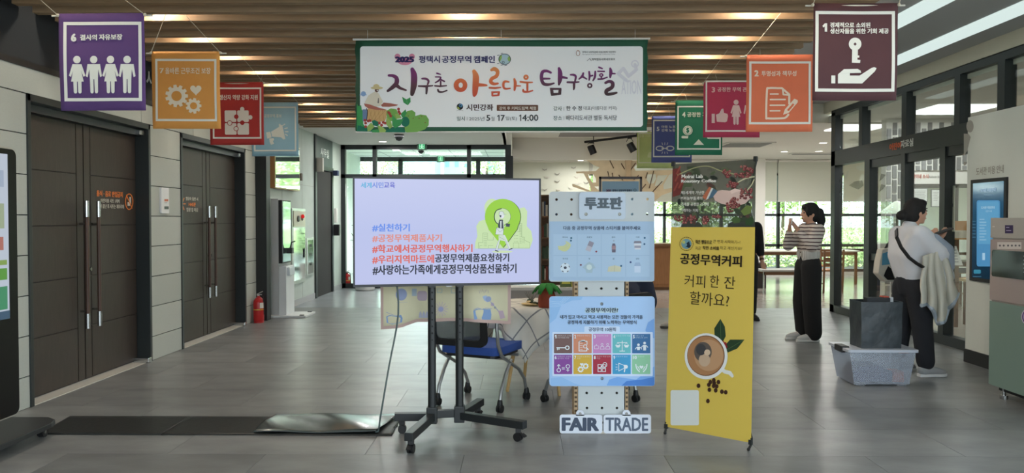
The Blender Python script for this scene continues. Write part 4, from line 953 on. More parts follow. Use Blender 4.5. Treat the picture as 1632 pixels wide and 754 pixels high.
p.poly([(x + 5, y + 2) for x, y in pin], (28, 58, 20), 1.6); p.poly([(x - 2, y) for x, y in pin], (150, 208, 36), 2.2, holes=[p.circ(380, 285, 84)]); p.disc(380, 285, 84, PG, 1.9)
p.curve([(370, 205), (320, 225), (300, 280), (315, 340), (360, 370)], 9, (28, 58, 20), 3)
p.ring(380, 285, 85, 3, (60, 90, 50), 3)
LG = (96, 130, 88)
p.line([(140, 605), (140, 545), (185, 545), (185, 450), (232, 450), (232, 520), (290, 520), (290, 490)], 2.2, LG, 2, False); p.line([(140, 605), (655, 600), (655, 545), (600, 520), (600, 490), (575, 490), (575, 355), (555, 355), (555, 435), (530, 435)], 2.2, LG, 3, False)
for x in range(197, 228, 12):
    for y in range(465, 585, 18): p.rect(x, y, x + 4, y + 7, LG, 2)
for x in (556, 566):
    for y in range(370, 550, 16): p.rect(x, y, x + 4, y + 6, LG, 2)
for x in (585, 597): 
    for y in range(495, 550, 16): p.rect(x, y, x + 4, y + 6, LG, 2)
for x in (500, 515, 530):
    for y in (472, 502, 532): p.rect(x, y, x + 5, y + 5, LG, 3)
p.line([(155, 600), (155, 575), (180, 575)], 2, LG, 2, False); p.line([(490, 600), (490, 548), (545, 548), (545, 600)], 2, LG, 3, False); p.line([(240, 600), (240, 575), (290, 575)], 2, LG, 2, False)
INK = (40, 52, 66); PA = (214, 226, 226)
p.disc(380, 636, 105, (206, 226, 180), 1.5, ry=12)
p.poly([(352, 470), (405, 470), (430, 520), (455, 600), (440, 605), (405, 530), (350, 520)], PA, 3.2); p.line([(350, 520), (330, 575), (322, 618)], 16, PA, 3.2); p.line([(422, 520), (455, 605)], 14, PA, 3.2)
p.line([(345, 520), (325, 575), (315, 615)], 2, INK, 4); p.line([(360, 525), (345, 575), (335, 615)], 2, INK, 4); p.line([(410, 520), (447, 605)], 2, INK, 4)
p.line([(312, 624), (338, 632)], 10, INK, 4); p.line([(448, 615), (478, 604)], 9, INK, 4)
p.poly([(340, 475), (385, 470), (425, 520), (345, 522)], (206, 222, 206), 3.6); p.line([(342, 485), (400, 515)], 2, INK, 4)
p.poly([(350, 315), (385, 315), (398, 400), (390, 440), (345, 400), (335, 380)], INK, 3.8); p.poly([(358, 330), (372, 325), (370, 400), (360, 400)], PA, 4.2); p.line([(388, 330), (395, 405)], 5, PA, 4.4)
p.poly([(322, 395), (392, 405), (388, 470), (310, 462)], PA, 4.2); p.line([(322, 395), (392, 405), (388, 470), (310, 462), (322, 395)], 2, INK, 4.6, False); p.line([(322, 398), (355, 440), (392, 408)], 2, INK, 4.6, False)
p.poly([(415, 352), (458, 358), (452, 388), (416, 384)], INK, 4); p.line([(398, 385), (415, 375)], 5, PA, 3.9)
p.disc(374, 278, 24, (226, 228, 240), 3.8, ry=26); p.poly([(346, 268), (350, 238), (372, 230), (392, 240), (396, 264), (420, 262), (400, 272)], PA, 4.2); p.line([(346, 268), (350, 238), (372, 230), (392, 240), (396, 264), (420, 262)], 2.4, INK, 4.6, False); p.poly([(350, 268), (372, 272), (366, 296), (354, 286)], INK, 4.4)
p.build(tv, 'slide_graphics', 'slide_lettering')

# the stand
st = empty('tv_stand', (-.46, 5.02, 0), 'black wheeled television stand with twin columns and four splayed feet', 'stand')
m_st = mat((28, 32, 34), .4)
c1 = at_z(690.5, 672, .1); c2 = at_z(735.5, 668, .1); back = -F.n * .0
def col(px, nm):
    c = F.px(px, 470)[0]; t = F.at(c, 0, -.115); return V((t.x, t.y, 0))
C1, C2 = col(690.5, 'a'), col(735.5, 'b')
for C in (C1, C2):
    q = MB(); q.tube([C + V((0, 0, .09)), C + V((0, 0, 1.5))], .027, 18); o = q.build('column', m_st, st, smooth=True)
    q = MB()
    for i in range(9): z = .62 + i * .045; q.cyl(C + F.n * .0265 + V((0, 0, z)), C + F.n * .0285 + V((0, 0, z)), .006, 8)
    q.build('bolt_hole', mat((8, 8, 8), .8), o)['kind'] = 'stuff'
    q = MB(); q.box(C.x - .035, C.x + .035, C.y - .035, C.y + .035, .06, .17); q.build('socket', m_st, st, bevel=.006)
q = MB(); q.bar(C1 + V((0, 0, .12)), C2 + V((0, 0, .12)), .045, .05); q.build('cross_bar', m_st, st, bevel=.004)
q = MB(); 
for z in (1.15, 1.5): q.bar(C1 + V((0, 0, z)) - ux * .2, C2 + V((0, 0, z)) + ux * .2, .03, .05)
q.build('mount_rail', m_st, st)
q = MB()
for C in (C1, C2): q.bar(C + V((0, 0, .97)) + F.n * .035, C + V((0, 0, 1.62)) + F.n * .035, .045, .035, up=tuple(F.n))
q.build('mount_arm', m_st, st)
q = MB(); m_ = (C1 + C2) / 2; q.fbox(Frame(m_ + V((0, 0, 1.3)), ux, (0, 0, 1)), -.08, .08, -.12, .12, .0, .03); q.build('mount_plate', m_st, st)
feet = [(C1, at_z(655, 722, .0)), (C1, at_z(641, 690, 0)), (C2, at_z(826, 703, 0)), (C2, at_z(762, 667, 0))]
for C, e in feet:
    d = (V((e.x, e.y, 0)) - C).normalized(); E = V((e.x, e.y, .1)) + d * .05
    q = MB(); q.bar(C + V((0, 0, .105)), E + V((0, 0, .01)), .055, .05); ft = q.build('foot', m_st, st, bevel=.004)
    w = V((e.x, e.y, .0)); s_ = d.cross(V((0, 0, 1)))
    q = MB(); 
    for k in (-1, 1): q.cyl(w + s_ * (k * .012 + .008) + V((0, 0, .028)), w + s_ * (k * .012 - .008) + V((0, 0, .028)), .028, 16)
    q.bar(w + V((0, 0, .03)), w + V((0, 0, .075)), .012, .02); q.box(w.x - .018, w.x + .018, w.y - .018, w.y + .018, .056, .086)
    q.build('caster', mat((20, 20, 22), .5), ft, smooth=True)
    q = MB(); q.bar(w + d * .03 + V((0, 0, .05)), w + d * .055 + V((0, 0, .035)), .03, .008); q.build('brake_pedal', mat((30, 30, 32), .5), ft)
q = MB(); q.tube([V((-.98, 5.7, 1.0)), V((-.985, 5.6, .6)), V((-1.06, 5.55, .2)), V((-1.08, 5.5, .005)), V((-1.02, 5.3, .005)), V((-.9, 5.25, .006)), V((-.62, 5.12, .03)), C1 + V((-.02, -.04, .2)), C1 + V((-.03, -.02, .95))], .006, 8)
pass

# power cable running from the screen down to the floor mat
cab = MB(); A = F.at(.27, .08, -.05)
pts = [A, V((-.80, A.y + .02, .80)), V((-.865, A.y + .03, .45)), V((-.915, A.y + .03, .16)), V((-.945, 5.12, .02)), V((-.96, 5.10, .012))]
sp = []
for i in range(len(pts) - 1):
    for j in range(4):
        t = j / 4; P0 = pts[max(i - 1, 0)]; P1 = pts[i]; P2 = pts[i + 1]; P3 = pts[min(i + 2, len(pts) - 1)]
        sp.append(.5 * ((2 * P1) + (-P0 + P2) * t + (2 * P0 - 5 * P1 + 4 * P2 - P3) * t * t + (-P0 + 3 * P1 - 3 * P2 + P3) * t ** 3))
sp.append(pts[-1]); cab.tube(sp, .006, 8)
tag(cab.build('power_cable', mat((84, 98, 98), .5), smooth=True), 'grey power cable dropping from the television to the floor mat', 'cable')

# rubber cable cover mats
def floor_sheet(name, x0, x1, y0, y1, z, m, label, ripple, curl=0):
    q = MB(); n1, n2 = 60, 10; vs = []; fs = []
    for i in range(n1 + 1):
        for j in range(n2 + 1):
            s_, t_ = i / n1, j / n2; y = y0 + (y1 - y0) * t_; xx0 = x0[0] + (x0[1] - x0[0]) * t_; xx1 = x1[0] + (x1[1] - x1[0]) * t_; x = xx0 + (xx1 - xx0) * s_
            h = z + ripple * (.5 + .5 * math.sin(s_ * 9 + t_ * 4)) * (.4 + .6 * math.sin(t_ * PI)) + curl * max(0, s_ - .86) ** 2 * 30 * (1.2 - t_)
            vs.append((x, y, h))
    for i in range(n1):
        for j in range(n2): t = i * (n2 + 1) + j; fs.append((t, t + n2 + 1, t + n2 + 2, t + 1))
    q.add(vs, fs); o = q.build(name, m, None, smooth='all', fix=False); md = o.modifiers.new('thickness', 'SOLIDIFY'); md.thickness = .004; md.offset = 1
    tag(o, label, 'mat', 'dark floor mats'); return o
g0 = at_z(60, 694, 0); g1 = at_z(110, 665, 0); g2 = at_z(640, 694, 0); g3 = at_z(628, 665, 0)
m_mat = mat((26, 29, 29), .45, noise=.25, scale=14, bump=.15, bscale=30); m_mat2 = mat((62, 70, 70), .2, noise=.1, scale=6, spec=.8)
yA, yB = (g0.y + g2.y) / 2, (g1.y + g3.y) / 2
floor_sheet('floor_mat', (g0.x, g1.x), (at_z(255, 694, 0).x, at_z(303, 665, 0).x), yA, yB, .002, m_mat, 'black floor mat nearest the brown double door', .0)
floor_sheet('floor_mat', (at_z(256, 694, 0).x, at_z(304, 665, 0).x), (at_z(625, 694, 0).x, at_z(640, 665, 0).x), yA, yB, .002, m_mat, 'black floor mat running under the shiny wavy one', .0)
floor_sheet('floor_mat', (at_z(402, 694, 0).x, at_z(438, 665, 0).x), (at_z(598, 694, 0).x, at_z(634, 665, 0).x), yA + .02, yB + .03, .012, m_mat2, 'shiny wavy dark grey sheet lying on top of the mats by the tv stand', .022, .012)

# ------------------------------------------------------------------ vote board of white pegboard
YV = 5.12
vb = empty('vote_board', (.55, YV + .05, 0), 'tall white pegboard stand with two light blue panels and corrugated sides', 'stand')
def pegpanel(name, x0, y0, x1, y1, holes, y=YV, m=None, r=5, th=.012, hr=4.3, parent=None):
    Fv = Frame((0, y, 0), (1, 0, 0), (0, 0, 1)); pp = Print(Fv)
    out = [pp.P(*t) for t in pp.rr(x0, y0, x1, y1, r)]; hs = [[pp.P(*t) for t in pp.circ(hx, hy, hr / 2, 12)] for hx, hy in holes]
    q = MB(); q.prism([Fv.at(u, v) for u, v in out], (0, th, 0), None, [[Fv.at(u, v) for u, v in h] for h in hs]); o = q.build(name, m or mat((192, 198, 200), .6), parent or vb); return o
z0 = at_y(0, 1, YV)
pegpanel('upper_pegboard', 875, 305.5, 1043, 449, [(887, 318), (911, 318), (1007.5, 317.5), (1032, 317.5), (887, 341.8), (910.5, 341.8), (1007.5, 341.5), (1031.5, 341)], y=YV)
Fv = Frame((0, YV, 0), (1, 0, 0), (0, 0, 1)); p = Print(Fv, base=.001, rough=.35)
p.rect(875.6, 353, 1042.6, 447.5, (158, 184, 212), 0); 
p.view = (865, 295, .2387)
for i in range(4):
    for j in range(2): p.rect(70 + i * 162, 328 + j * 145, 226 + i * 162, 467 + j * 145, (166, 192, 218), 1)
p.text('다음 중 공정무역 상품에 스티커를 붙여주세요', 137, 274, 654, 300, (36, 56, 88), 2, bold=.03)
for i, (s_, t_) in enumerate((('바나나', '축구공'), ('초콜릿', '옷'), ('콜라', '금'), ('커피', '설탕'))):
    w = 9 * len(s_); w2 = 9 * len(t_); cx = 150 + i * 161; p.text(s_, cx - w / 1.5, 343, cx + w / 1.5, 353, (70, 90, 120), 2, bold=.01); p.text(t_, cx - w2 / 1.5, 487, cx + w2 / 1.5, 497, (70, 90, 120), 2, bold=.01)
YEL = (196, 202, 150); p.curve([(110, 425, 14), (150, 430, 26), (178, 400, 18), (155, 378, 8)], 10, YEL, 2); p.curve([(105, 412, 10), (140, 415, 20), (160, 395, 12)], 10, YEL, 2)
p.poly([(312, 372), (342, 385), (318, 446), (284, 434)], (178, 176, 190), 2); p.poly([(312, 372), (342, 385), (330, 415), (298, 402)], (140, 136, 152), 3)
p.poly([(466, 390), (482, 390), (488, 410), (486, 450), (462, 450), (460, 410)], (96, 88, 108), 2); p.rect(461, 405, 487, 430, (150, 120, 130), 3); p.disc(474, 372, 5, (150, 160, 180), 2)
p.poly([(606, 388), (612, 374), (655, 374), (660, 388)], (120, 116, 132), 2); p.poly([(608, 390), (658, 390), (652, 430), (614, 430)], (206, 208, 216), 2); p.rect(612, 404, 655, 420, (150, 150, 166), 3)
p.disc(150, 553, 33, (206, 220, 232), 2); p.poly([(150 + 11 * math.cos(math.radians(a_)), 552 + 11 * math.sin(math.radians(a_))) for a_ in range(-90, 270, 72)], (50, 56, 76), 3)
for a_ in range(-90, 270, 72): c_ = math.radians(a_); p.poly([(150 + 32 * math.cos(c_ - .3), 553 + 32 * math.sin(c_ - .3)), (150 + 24 * math.cos(c_), 553 + 24 * math.sin(c_)), (150 + 32 * math.cos(c_ + .3), 553 + 32 * math.sin(c_ + .3))], (50, 56, 76), 3)
p.poly([(265, 550), (290, 525), (310, 512), (335, 525), (352, 552), (335, 560), (330, 586), (290, 586), (284, 562)], (160, 184, 200), 2); p.disc(310, 548, 18, (196, 212, 214), 3)
p.poly([(432, 578), (438, 545), (480, 536), (524, 545), (520, 578)], (196, 196, 170), 2); p.line([(480, 536), (478, 578)], 2, (160, 160, 140), 3)
p.poly([(610, 540), (618, 517), (648, 517), (655, 540)], (150, 172, 204), 2); p.rect(612, 541, 652, 584, (190, 206, 228), 2)
for x, y, c_ in ((190, 354, (30, 90, 120)), (188, 371, (30, 90, 120)), (680, 353, (30, 90, 130)), (678, 394, (30, 80, 120)), (357, 444, (130, 40, 60)), (254, 533, (110, 50, 70)), (523, 540, (30, 90, 130)), (586, 515, (40, 60, 120))): p.disc(x, y, 6.5, c_, 4, n=12)
p.build(vb, 'poster_graphics', 'poster_lettering')
tp = pegpanel('title_plate', 923, 306.5, 997, 349.5, [], y=YV - .014, r=5, m=mat((190, 204, 220), .5))
p = Print(Frame((0, YV - .014, 0), (1, 0, 0), (0, 0, 1)), base=.001); p.text('투표판', 931, 314, 992, 334, (84, 96, 106), 2, bold=.065)
for x, y in ((934, 341.5), (987.5, 341.5)): p.disc(x, y, 2.6, (140, 140, 130), 2); p.disc(x - .4, y - .4, 1.6, (176, 178, 172), 3)
p.build(vb, 'plate_screws', 'title_lettering')
# post and its cardboard sides
pegpanel('peg_post', 921.5, 449, 995, 690, [(934.5, 460), (958.5, 460), (982.5, 460), (935, 626.5), (959, 626.5), (983, 626.5), (935.5, 650.5), (959.5, 650.5), (983.3, 650.5), (960, 674)], y=YV + .02, r=1)
pegpanel('peg_backing', 915, 330, 1001, 690, [], y=YV + .045, r=1, th=.01, m=mat((60, 58, 52), .9))
m_card = mat((176, 150, 118), .9)
for x0, x1 in ((914.5, 921), (996, 1002)):
    a = at_y(x0, 694, YV + .03); c = at_y(x1, 320, YV + .03); q = MB(); q.box(a.x, c.x, YV + .02, YV + .2, .03, c.z); o = q.build('cardboard_side', m_card, vb)
    q = MB()
    for k in range(46):
        z = .05 + k * .03
        if z < c.z - .03: q.box(a.x + .004, c.x - .004, YV + .016, YV + .0195, z, z + .013)
    q.build('flute', mat((84, 70, 54), .9), o)['kind'] = 'stuff'
a = at_y(901, 695, YV); c = at_y(1022, 690, YV); q = MB(); q.box(a.x, c.x, YV - .005, YV + .3, 0.0, .02); q.build('base_board', mat((206, 198, 184), .8), vb)
# lower panel
lp = pegpanel('lower_panel', 875.5, 472.5, 1043.5, 615.5, [(959, 484.5), (959.5, 603.5)], y=YV - .006, r=5, m=mat((160, 194, 236), .4), hr=5.2)
p = Print(Frame((0, YV - .006, 0), (1, 0, 0), (0, 0, 1)), base=.001, rough=.35); p.view = (865, 465, .2123)
p.poly([(55, 60), (60, 40), (300, 38), (290, 60), (220, 66), (140, 100), (100, 200), (52, 240)], (142, 184, 230), 0)
for i in range(4): p.curve([(55, 70 + i * 14), (130, 75 + i * 10), (160 + i * 14, 42)], 2.5, (178, 208, 240), .6)
p.poly([(836, 200), (790, 230), (770, 290), (800, 340), (838, 350)], (118, 164, 226), 0); p.poly([(480, 704), (500, 660), (560, 640), (700, 660), (838, 560), (838, 700), (830, 706)], (118, 166, 228), 0); p.poly([(590, 706), (630, 670), (740, 660), (838, 640), (838, 698), (828, 706)], (74, 128, 206), .6)
p.poly([(60, 706), (60, 650), (140, 640), (240, 690), (300, 706)], (146, 186, 232), 0)
NY = (30, 46, 70)
p.rect(318, 122, 566, 158, (190, 214, 226), .8); p.text('공정무역이란?', 318, 120, 566, 156, NY, 3, bold=.04); p.text('내가 입고 마시고 먹고 사용하는 모든 것들의 가격을', 130, 174, 750, 204, NY, 3, bold=.03); p.text('공정하게 지불하기 위해 노력하는 무역방식', 186, 214, 704, 244, NY, 3, bold=.03)
p.rect(312, 260, 578, 320, (200, 218, 244), .8, r=8); p.text('공정무역 10원칙', 344, 268, 548, 298, (50, 66, 96), 3, bold=.02); p.rect(72, 302, 826, 634, (204, 220, 244), 1, r=8)
tiles = [((112, 84, 82), '경제적으로 소외된'), ((204, 134, 104), '투명성과 책무성'), ((194, 132, 190), '공정무역 관행'), ((102, 184, 192), '공정한 가격 지불'), ((50, 104, 156), '아동노동과'), ((132, 72, 152), '차별금지, 성평등,'), ((206, 168, 62), '안전한 노동조건'), ((164, 40, 64), '생산자 역량 강화'), ((64, 152, 200), '공정무역 홍보'), ((140, 196, 160), '환경보호')]
WT = (222, 230, 236)
for i, (c_, s_) in enumerate(tiles):
    x = 84 + (i % 5) * 146.5; y = 316 + (i // 5) * 156; p.rect(x, y, x + 137, y + 146, c_, 2, r=5)
    if i == 8 - 0 and False: pass
    p.text(str(i + 1), x + 6, y + 8, x + (20 if i < 9 else 36), y + 34, WT, 4, bold=.05) if i else p.poly([(x + 6, y + 14), (x + 13, y + 8), (x + 19, y + 8), (x + 19, y + 34), (x + 12, y + 34), (x + 12, y + 17), (x + 8, y + 20)], WT, 4); x_ = x + (25 if i < 9 else 42)
    p.text(s_, x_, y + 9, min(x + 133, x_ + 12.5 * len(s_)), y + 20, tuple(int((a_ + b_ * 2) / 3) for a_, b_ in zip(c_, WT)), 4)
    if i in (0, 4, 5, 6, 7): p.text({0: '생산자들을 위한', 4: '강제노동 금지', 5: '결사의 자유', 6: '보장', 7: '지원'}[i], x_, y + 23, x_ + (90 if i in (0, 4, 5) else 28), y + 34, tuple(int((a_ + b_ * 2) / 3) for a_, b_ in zip(c_, WT)), 4)
p.ring(184, 420, 17, 7, WT, 4); p.line([(168, 420), (106, 420)], 8, WT, 4); p.line([(110, 420), (110, 436)], 6, WT, 4); p.line([(122, 420), (122, 434)], 6, WT, 4)
p.line([(272, 372), (272, 444), (330, 444), (330, 430)], 6, WT, 4); p.line([(272, 372), (332, 372), (332, 395)], 6, WT, 4); p.rect(288, 362, 316, 376, WT, 4); p.ring(318, 410, 15, 5, WT, 4); p.line([(330, 422), (342, 434)], 7, WT, 4)
for y in (388, 403, 418, 432): p.line([(280, y), (298, y)], 3, WT, 4)
p.line([(388, 405), (388, 428), (416, 428), (420, 408), (405, 405), (402, 396), (398, 406), (388, 408)], 3, WT, 4); p.ring(445, 395, 9, 3, WT, 4); p.ring(487, 395, 9, 3, WT, 4); p.line([(430, 430), (436, 410), (456, 410), (462, 430), (430, 430)], 3, WT, 4); p.line([(472, 430), (476, 410), (500, 410), (504, 430), (472, 430)], 3, WT, 4)
p.line([(596, 370), (596, 444)], 5, WT, 4); p.line([(560, 382), (632, 382)], 5, WT, 4); p.line([(578, 445), (614, 445)], 6, WT, 4)
for x in (564, 628): p.poly([(x - 20, 400), (x + 20, 400), (x + 10, 418), (x - 10, 418)], WT, 4); p.line([(x - 16, 400), (x, 384), (x + 16, 400)], 2.5, WT, 4)
for x, y, s_ in ((718, 398, 40), (764, 385, 55)): p.disc(x, y, 10, WT, 4); p.poly([(x - 12, y + 14), (x + 12, y + 14), (x + 10, y + s_), (x - 10, y + s_)], WT, 4); p.line([(x - 12, y + 18), (x - 24, y + 32)], 5, WT, 4); p.line([(x + 12, y + 18), (x + 24, y + 32)], 5, WT, 4)
p.ring(120, 588, 16, 5, WT, 4); p.line([(120, 572), (120, 546)], 5, WT, 4); p.line([(110, 556), (120, 545), (130, 556)], 5, WT, 4); p.line([(144, 570), (164, 570)], 4, WT, 4); p.line([(144, 580), (164, 580)], 4, WT, 4); p.ring(188, 560, 16, 5, WT, 4); p.line([(188, 576), (188, 598)], 5, WT, 4); p.line([(178, 588), (198, 588)], 5, WT, 4)
gear(p, 284, 582, 24, WT, tiles[6][0], 4); gear(p, 322, 558, 23, WT, tiles[6][0], 4); heart(p, 292, 545, 13, WT, 4)
for a_, b_ in ((412, 544), (444, 544), (412, 574), (444, 574)): p.frame(a_, b_, a_ + 29, b_ + 27, 4.5, WT, 4, 1)
p.ring(466, 548, 17, 5, WT, 4, ry=20); p.disc(441, 560, 6, WT, 5); p.disc(428, 573, 6, WT, 5)
p.poly([(570, 536), (610, 552), (610, 572), (570, 594)], tiles[8][0], 4.5); p.line([(570, 536), (610, 552), (610, 574), (570, 594), (570, 536)], 4.5, WT, 5); p.poly([(612, 548), (632, 550), (640, 562), (632, 576), (612, 576)], WT, 5); p.line([(616, 578), (612, 600)], 8, WT, 5)
for y, y2 in ((548, 542), (565, 565), (580, 586)): p.line([(560, y), (548, y2)], 3.5, WT, 5)
p.curve([(698, 545), (705, 575), (725, 600)], 8, WT, 4); p.curve([(782, 545), (775, 575), (755, 600)], 8, WT, 4); p.line([(712, 560), (728, 585)], 5, WT, 4); p.line([(768, 560), (752, 585)], 5, WT, 4); heart(p, 740, 565, 15, WT, 4)
p.build(vb, 'panel_graphics', 'panel_lettering')
# FAIR / TRADE plates
for nm, x0, x1, tab, word, tx, lb in (('word_plate', 892, 960, 924.5, 'FAIR', (895.2, 954.8), None), ('word_plate', 962, 1037.5, 998.5, 'TRADE', (965, 1033), None)):
    Fv = Frame((0, YV - .012, 0), (1, 0, 0), (0, 0, 1)); pp = Print(Fv)
    out = pp.rr(x0, 661, x1, 691, 4); i_ = 0
    q = MB(); q.prism([Fv.at(*pp.P(*t)) for t in out], (0, .01, 0)); q.prism([Fv.at(*pp.P(*t)) for t in [(tab - 6.5, 663), (tab - 6, 657), (tab - 3, 654), (tab + 3, 654), (tab + 6, 657), (tab + 6.5, 663)]], (0, .01, 0)); o = q.build(nm, mat((216, 222, 234), .5), vb)
    p = Print(Fv, base=.001); p.text(word, tx[0], 665.5, tx[1], 687, (70, 80, 100) if word == 'FAIR' else (88, 100, 120), 1, bold=.06 if word == 'FAIR' else .03); p.disc(tab, 659.5, 2.4, (150, 150, 150), 1); p.build(o, 'screw', 'lettering')

# ------------------------------------------------------------------ yellow roll-up style banner on a cross stand
B0 = at_z(1060, 688, .06); B1 = at_z(1197, 712, .06); B0.z = B1.z = .0
ub = V((B1.x - B0.x, B1.y - B0.y, 0)).normalized()
TLp = at_y(1072, 262, B0.y + .06); 
xb = empty('cross_stand_banner', ((B0.x + B1.x) / 2, (B0.y + B1.y) / 2, 0), 'tall yellow coffee banner with a cup, standing beside the white pegboard', 'banner')
def planeF():
    # plane through the two lower corners and the upper left one
    P0 = at_y(1060.5, 680, B0.y); P1 = at_y(1197, 706, B1.y); P3 = at_y(1072, 262, B0.y + .05)
    u = (P1 - P0); v = (P3 - P0); return P0, u, v
P0, u_, v_ = planeF(); Fx = Frame(P0, u_, v_)
cor = [Fx.px(1060.5, 680), Fx.px(1197, 706), Fx.px(1205, 254), Fx.px(1072, 262)]
q = MB(); yt = [Fx.px(1203.2, 362), Fx.px(1069.5, 362)]; q.prism([Fx.at(*c_, 0) for c_ in (cor[0], cor[1], yt[0], yt[1])], Fx.n * -.0015); m_yel = mat((218, 190, 84), .34, spec=.6, name='banner_film'); m_yel.node_tree.nodes['Principled BSDF'].inputs['Alpha'].default_value = .93; q.build('panel', m_yel, xb)
p = Print(Fx, base=.001, rough=.32)
# photograph strip at the top
tlp, trp = (1072, 262), (1205, 254); blp, brp = (1069.5, 362), (1203.2, 362)
m_dim = mat((58, 62, 52), .32, spec=.61, name='banner_photo'); m_dim.node_tree.nodes['Principled BSDF'].inputs['Alpha'].default_value = .84; p.poly([tlp, trp, brp, blp], m_dim, 0)
rn = random.Random(4)
def inside(x, y): return 1071 < x < 1203 and (262 - (x - 1072) * .06) + 1 < y < 361
cl = [(64, 74, 56), (82, 92, 68), (42, 48, 42), (84, 62, 56), (58, 68, 52)]
for i in range(46):
    x, y, r = rn.uniform(1077, 1197), rn.uniform(268, 354), rn.uniform(4, 9); a_ = rn.random() * 3; c_ = cl[i % 5]
    pts = [(x + r * math.cos(t) * math.cos(a_) - r * .5 * math.sin(t) * math.sin(a_), y + r * math.cos(t) * math.sin(a_) + r * .5 * math.sin(t) * math.cos(a_)) for t in [k * PI / 5 for k in range(10)]]
    if all(inside(*t) for t in pts): p.poly(pts, c_, .4 + .12 * (i % 4))
p.view = (1060, 240, .1856)
def clampp(pts): return pts
p.curve([(110, 210, 10), (250, 150, 8), (370, 135, 8), (480, 175, 10), (600, 205, 12)], 8, (150, 150, 110), 1.2); p.curve([(600, 290, 10), (690, 240, 12), (765, 225, 10)], 8, (190, 184, 150), 1.2); p.curve([(690, 360, 8), (740, 300, 10), (765, 250, 8)], 8, (190, 184, 150), 1.2)
p.poly([(68, 160), (120, 150), (170, 250), (130, 380), (66, 400)], (110, 52, 48), 1)
for x, y in ((100, 200), (90, 260), (120, 320), (80, 340), (150, 280)): p.line([(x, y), (x + 30, y - 60)], 14, (142, 72, 62), 1.2)
p.poly([(320, 400), (380, 310), (400, 320), (350, 425)], (176, 104, 76), 1.6); p.poly([(350, 425), (400, 320), (415, 325), (370, 415)], (206, 206, 200), 1.8); p.poly([(370, 415), (415, 325), (455, 350), (420, 400)], (78, 104, 124), 1.6)
p.poly([(415, 395), (455, 345), (490, 340), (560, 345), (600, 325), (655, 340), (640, 370), (740, 380), (740, 405), (690, 455), (640, 470), (600, 430), (540, 470), (480, 455), (430, 430)], (206, 178, 168), 2)
p.poly([(560, 345), (600, 325), (655, 345), (600, 360), (570, 375)], (222, 196, 186), 2.4)
for x0_, y0_, n_, sx, sy in ((700, 170, 26, 60, 40), (520, 200, 16, 40, 30), (580, 290, 18, 60, 28), (690, 370, 26, 55, 40), (600, 450, 22, 40, 42), (570, 490, 16, 36, 36), (210, 590, 24, 60, 32), (100, 580, 14, 38, 20), (350, 600, 14, 26, 32), (440, 566, 8, 40, 8), (660, 215, 14, 60, 20)):
    for i in range(n_):
        x, y = x0_ + rn.uniform(-1, 1) * sx, y0_ + rn.uniform(-1, 1) * sy
        if x > 760 or y > 640: continue
        c_ = rn.choice([(112, 50, 54), (132, 60, 64), (96, 42, 46), (146, 84, 80)]); p.disc(x, y, rn.uniform(9, 13), c_, 2.6 + .1 * (i % 3), n=9); p.disc(x - 3, y - 4, 2.5, (214, 176, 160), 3.2, n=6)
p.poly([(570, 590), (610, 560), (650, 590), (640, 620), (590, 625)], (74, 96, 56), 2); p.poly([(650, 520), (700, 470), (750, 480), (735, 540), (680, 560)], (104, 122, 66), 2); p.poly([(690, 600), (750, 560), (765, 610), (740, 645), (690, 640)], (50, 74, 44), 2)
CW = (216, 214, 206)
p.text('Moirai Lab', 143, 206, 328, 238, CW, 4, bold=.045); p.text('Roastery Coffee', 140, 248, 440, 282, CW, 4, bold=.045)
p.text('제3세계의 가난한', 138, 346, 340, 376, CW, 4, bold=.015); p.text('커피농부들과의', 136, 396, 322, 424, CW, 4, bold=.015); p.text('거래를 공정한 가격에', 138, 446, 376, 476, CW, 4, bold=.015); p.text('거래하는 커피', 134, 500, 284, 528, CW, 4, bold=.015)
p.view = (1050, 360, .18559); BR = (52, 40, 24)
p.disc(238, 155, 44, (110, 150, 160), 1, n=28); p.ring(238, 155, 60, 3, (86, 78, 46), 1); p.poly([(238, 150), (262, 130), (270, 165), (278, 170), (262, 192), (240, 180), (228, 185), (246, 165)], (34, 46, 60), 2); p.disc(215, 140, 14, (178, 186, 110), 2)
for a_ in range(0, 360, 17): t = math.radians(a_); p.line([(238 + 54 * math.cos(t), 155 + 54 * math.sin(t)), (238 + 59 * math.cos(t + .06), 155 + 59 * math.sin(t + .06))], 4, BR, 2, False)
p.text('작은 행동으로', 315, 122, 458, 158, BR, 3, bold=.04); p.text('큰 변화 시작하기~!', 468, 122, 700, 152, BR, 3); p.text('지금', 315, 178, 362, 208, BR, 3); p.text('착한 소비를', 378, 176, 520, 208, BR, 3, bold=.035); p.text('하고 계신가요?', 526, 178, 716, 208, BR, 3)
p.text('공정무역커피', 184, 246, 716, 342, (34, 26, 20), 3, bold=.035); p.text('커피', 222, 422, 400, 528, (54, 42, 26), 3); p.text('한', 440, 424, 520, 530, (54, 42, 26), 3); p.text('잔', 562, 434, 658, 540, (54, 42, 26), 3); p.text('할까요?', 268, 572, 606, 688, (54, 42, 26), 3)
p.view = (1050, 490, .3052)
LF = (40, 62, 40)
p.poly([(292, 150), (290, 110), (322, 60), (345, 100), (350, 150), (335, 180), (300, 160)], LF, 1); p.poly([(345, 200), (372, 168), (448, 168), (410, 215), (360, 236)], LF, 1); p.line([(322, 66), (325, 165)], 2, (86, 110, 70), 2); p.line([(355, 222), (440, 172)], 2, (86, 110, 70), 2)
for x, y in ((333, 183), (350, 205), (346, 190)): p.disc(x, y, 9, (140, 34, 40), 2)
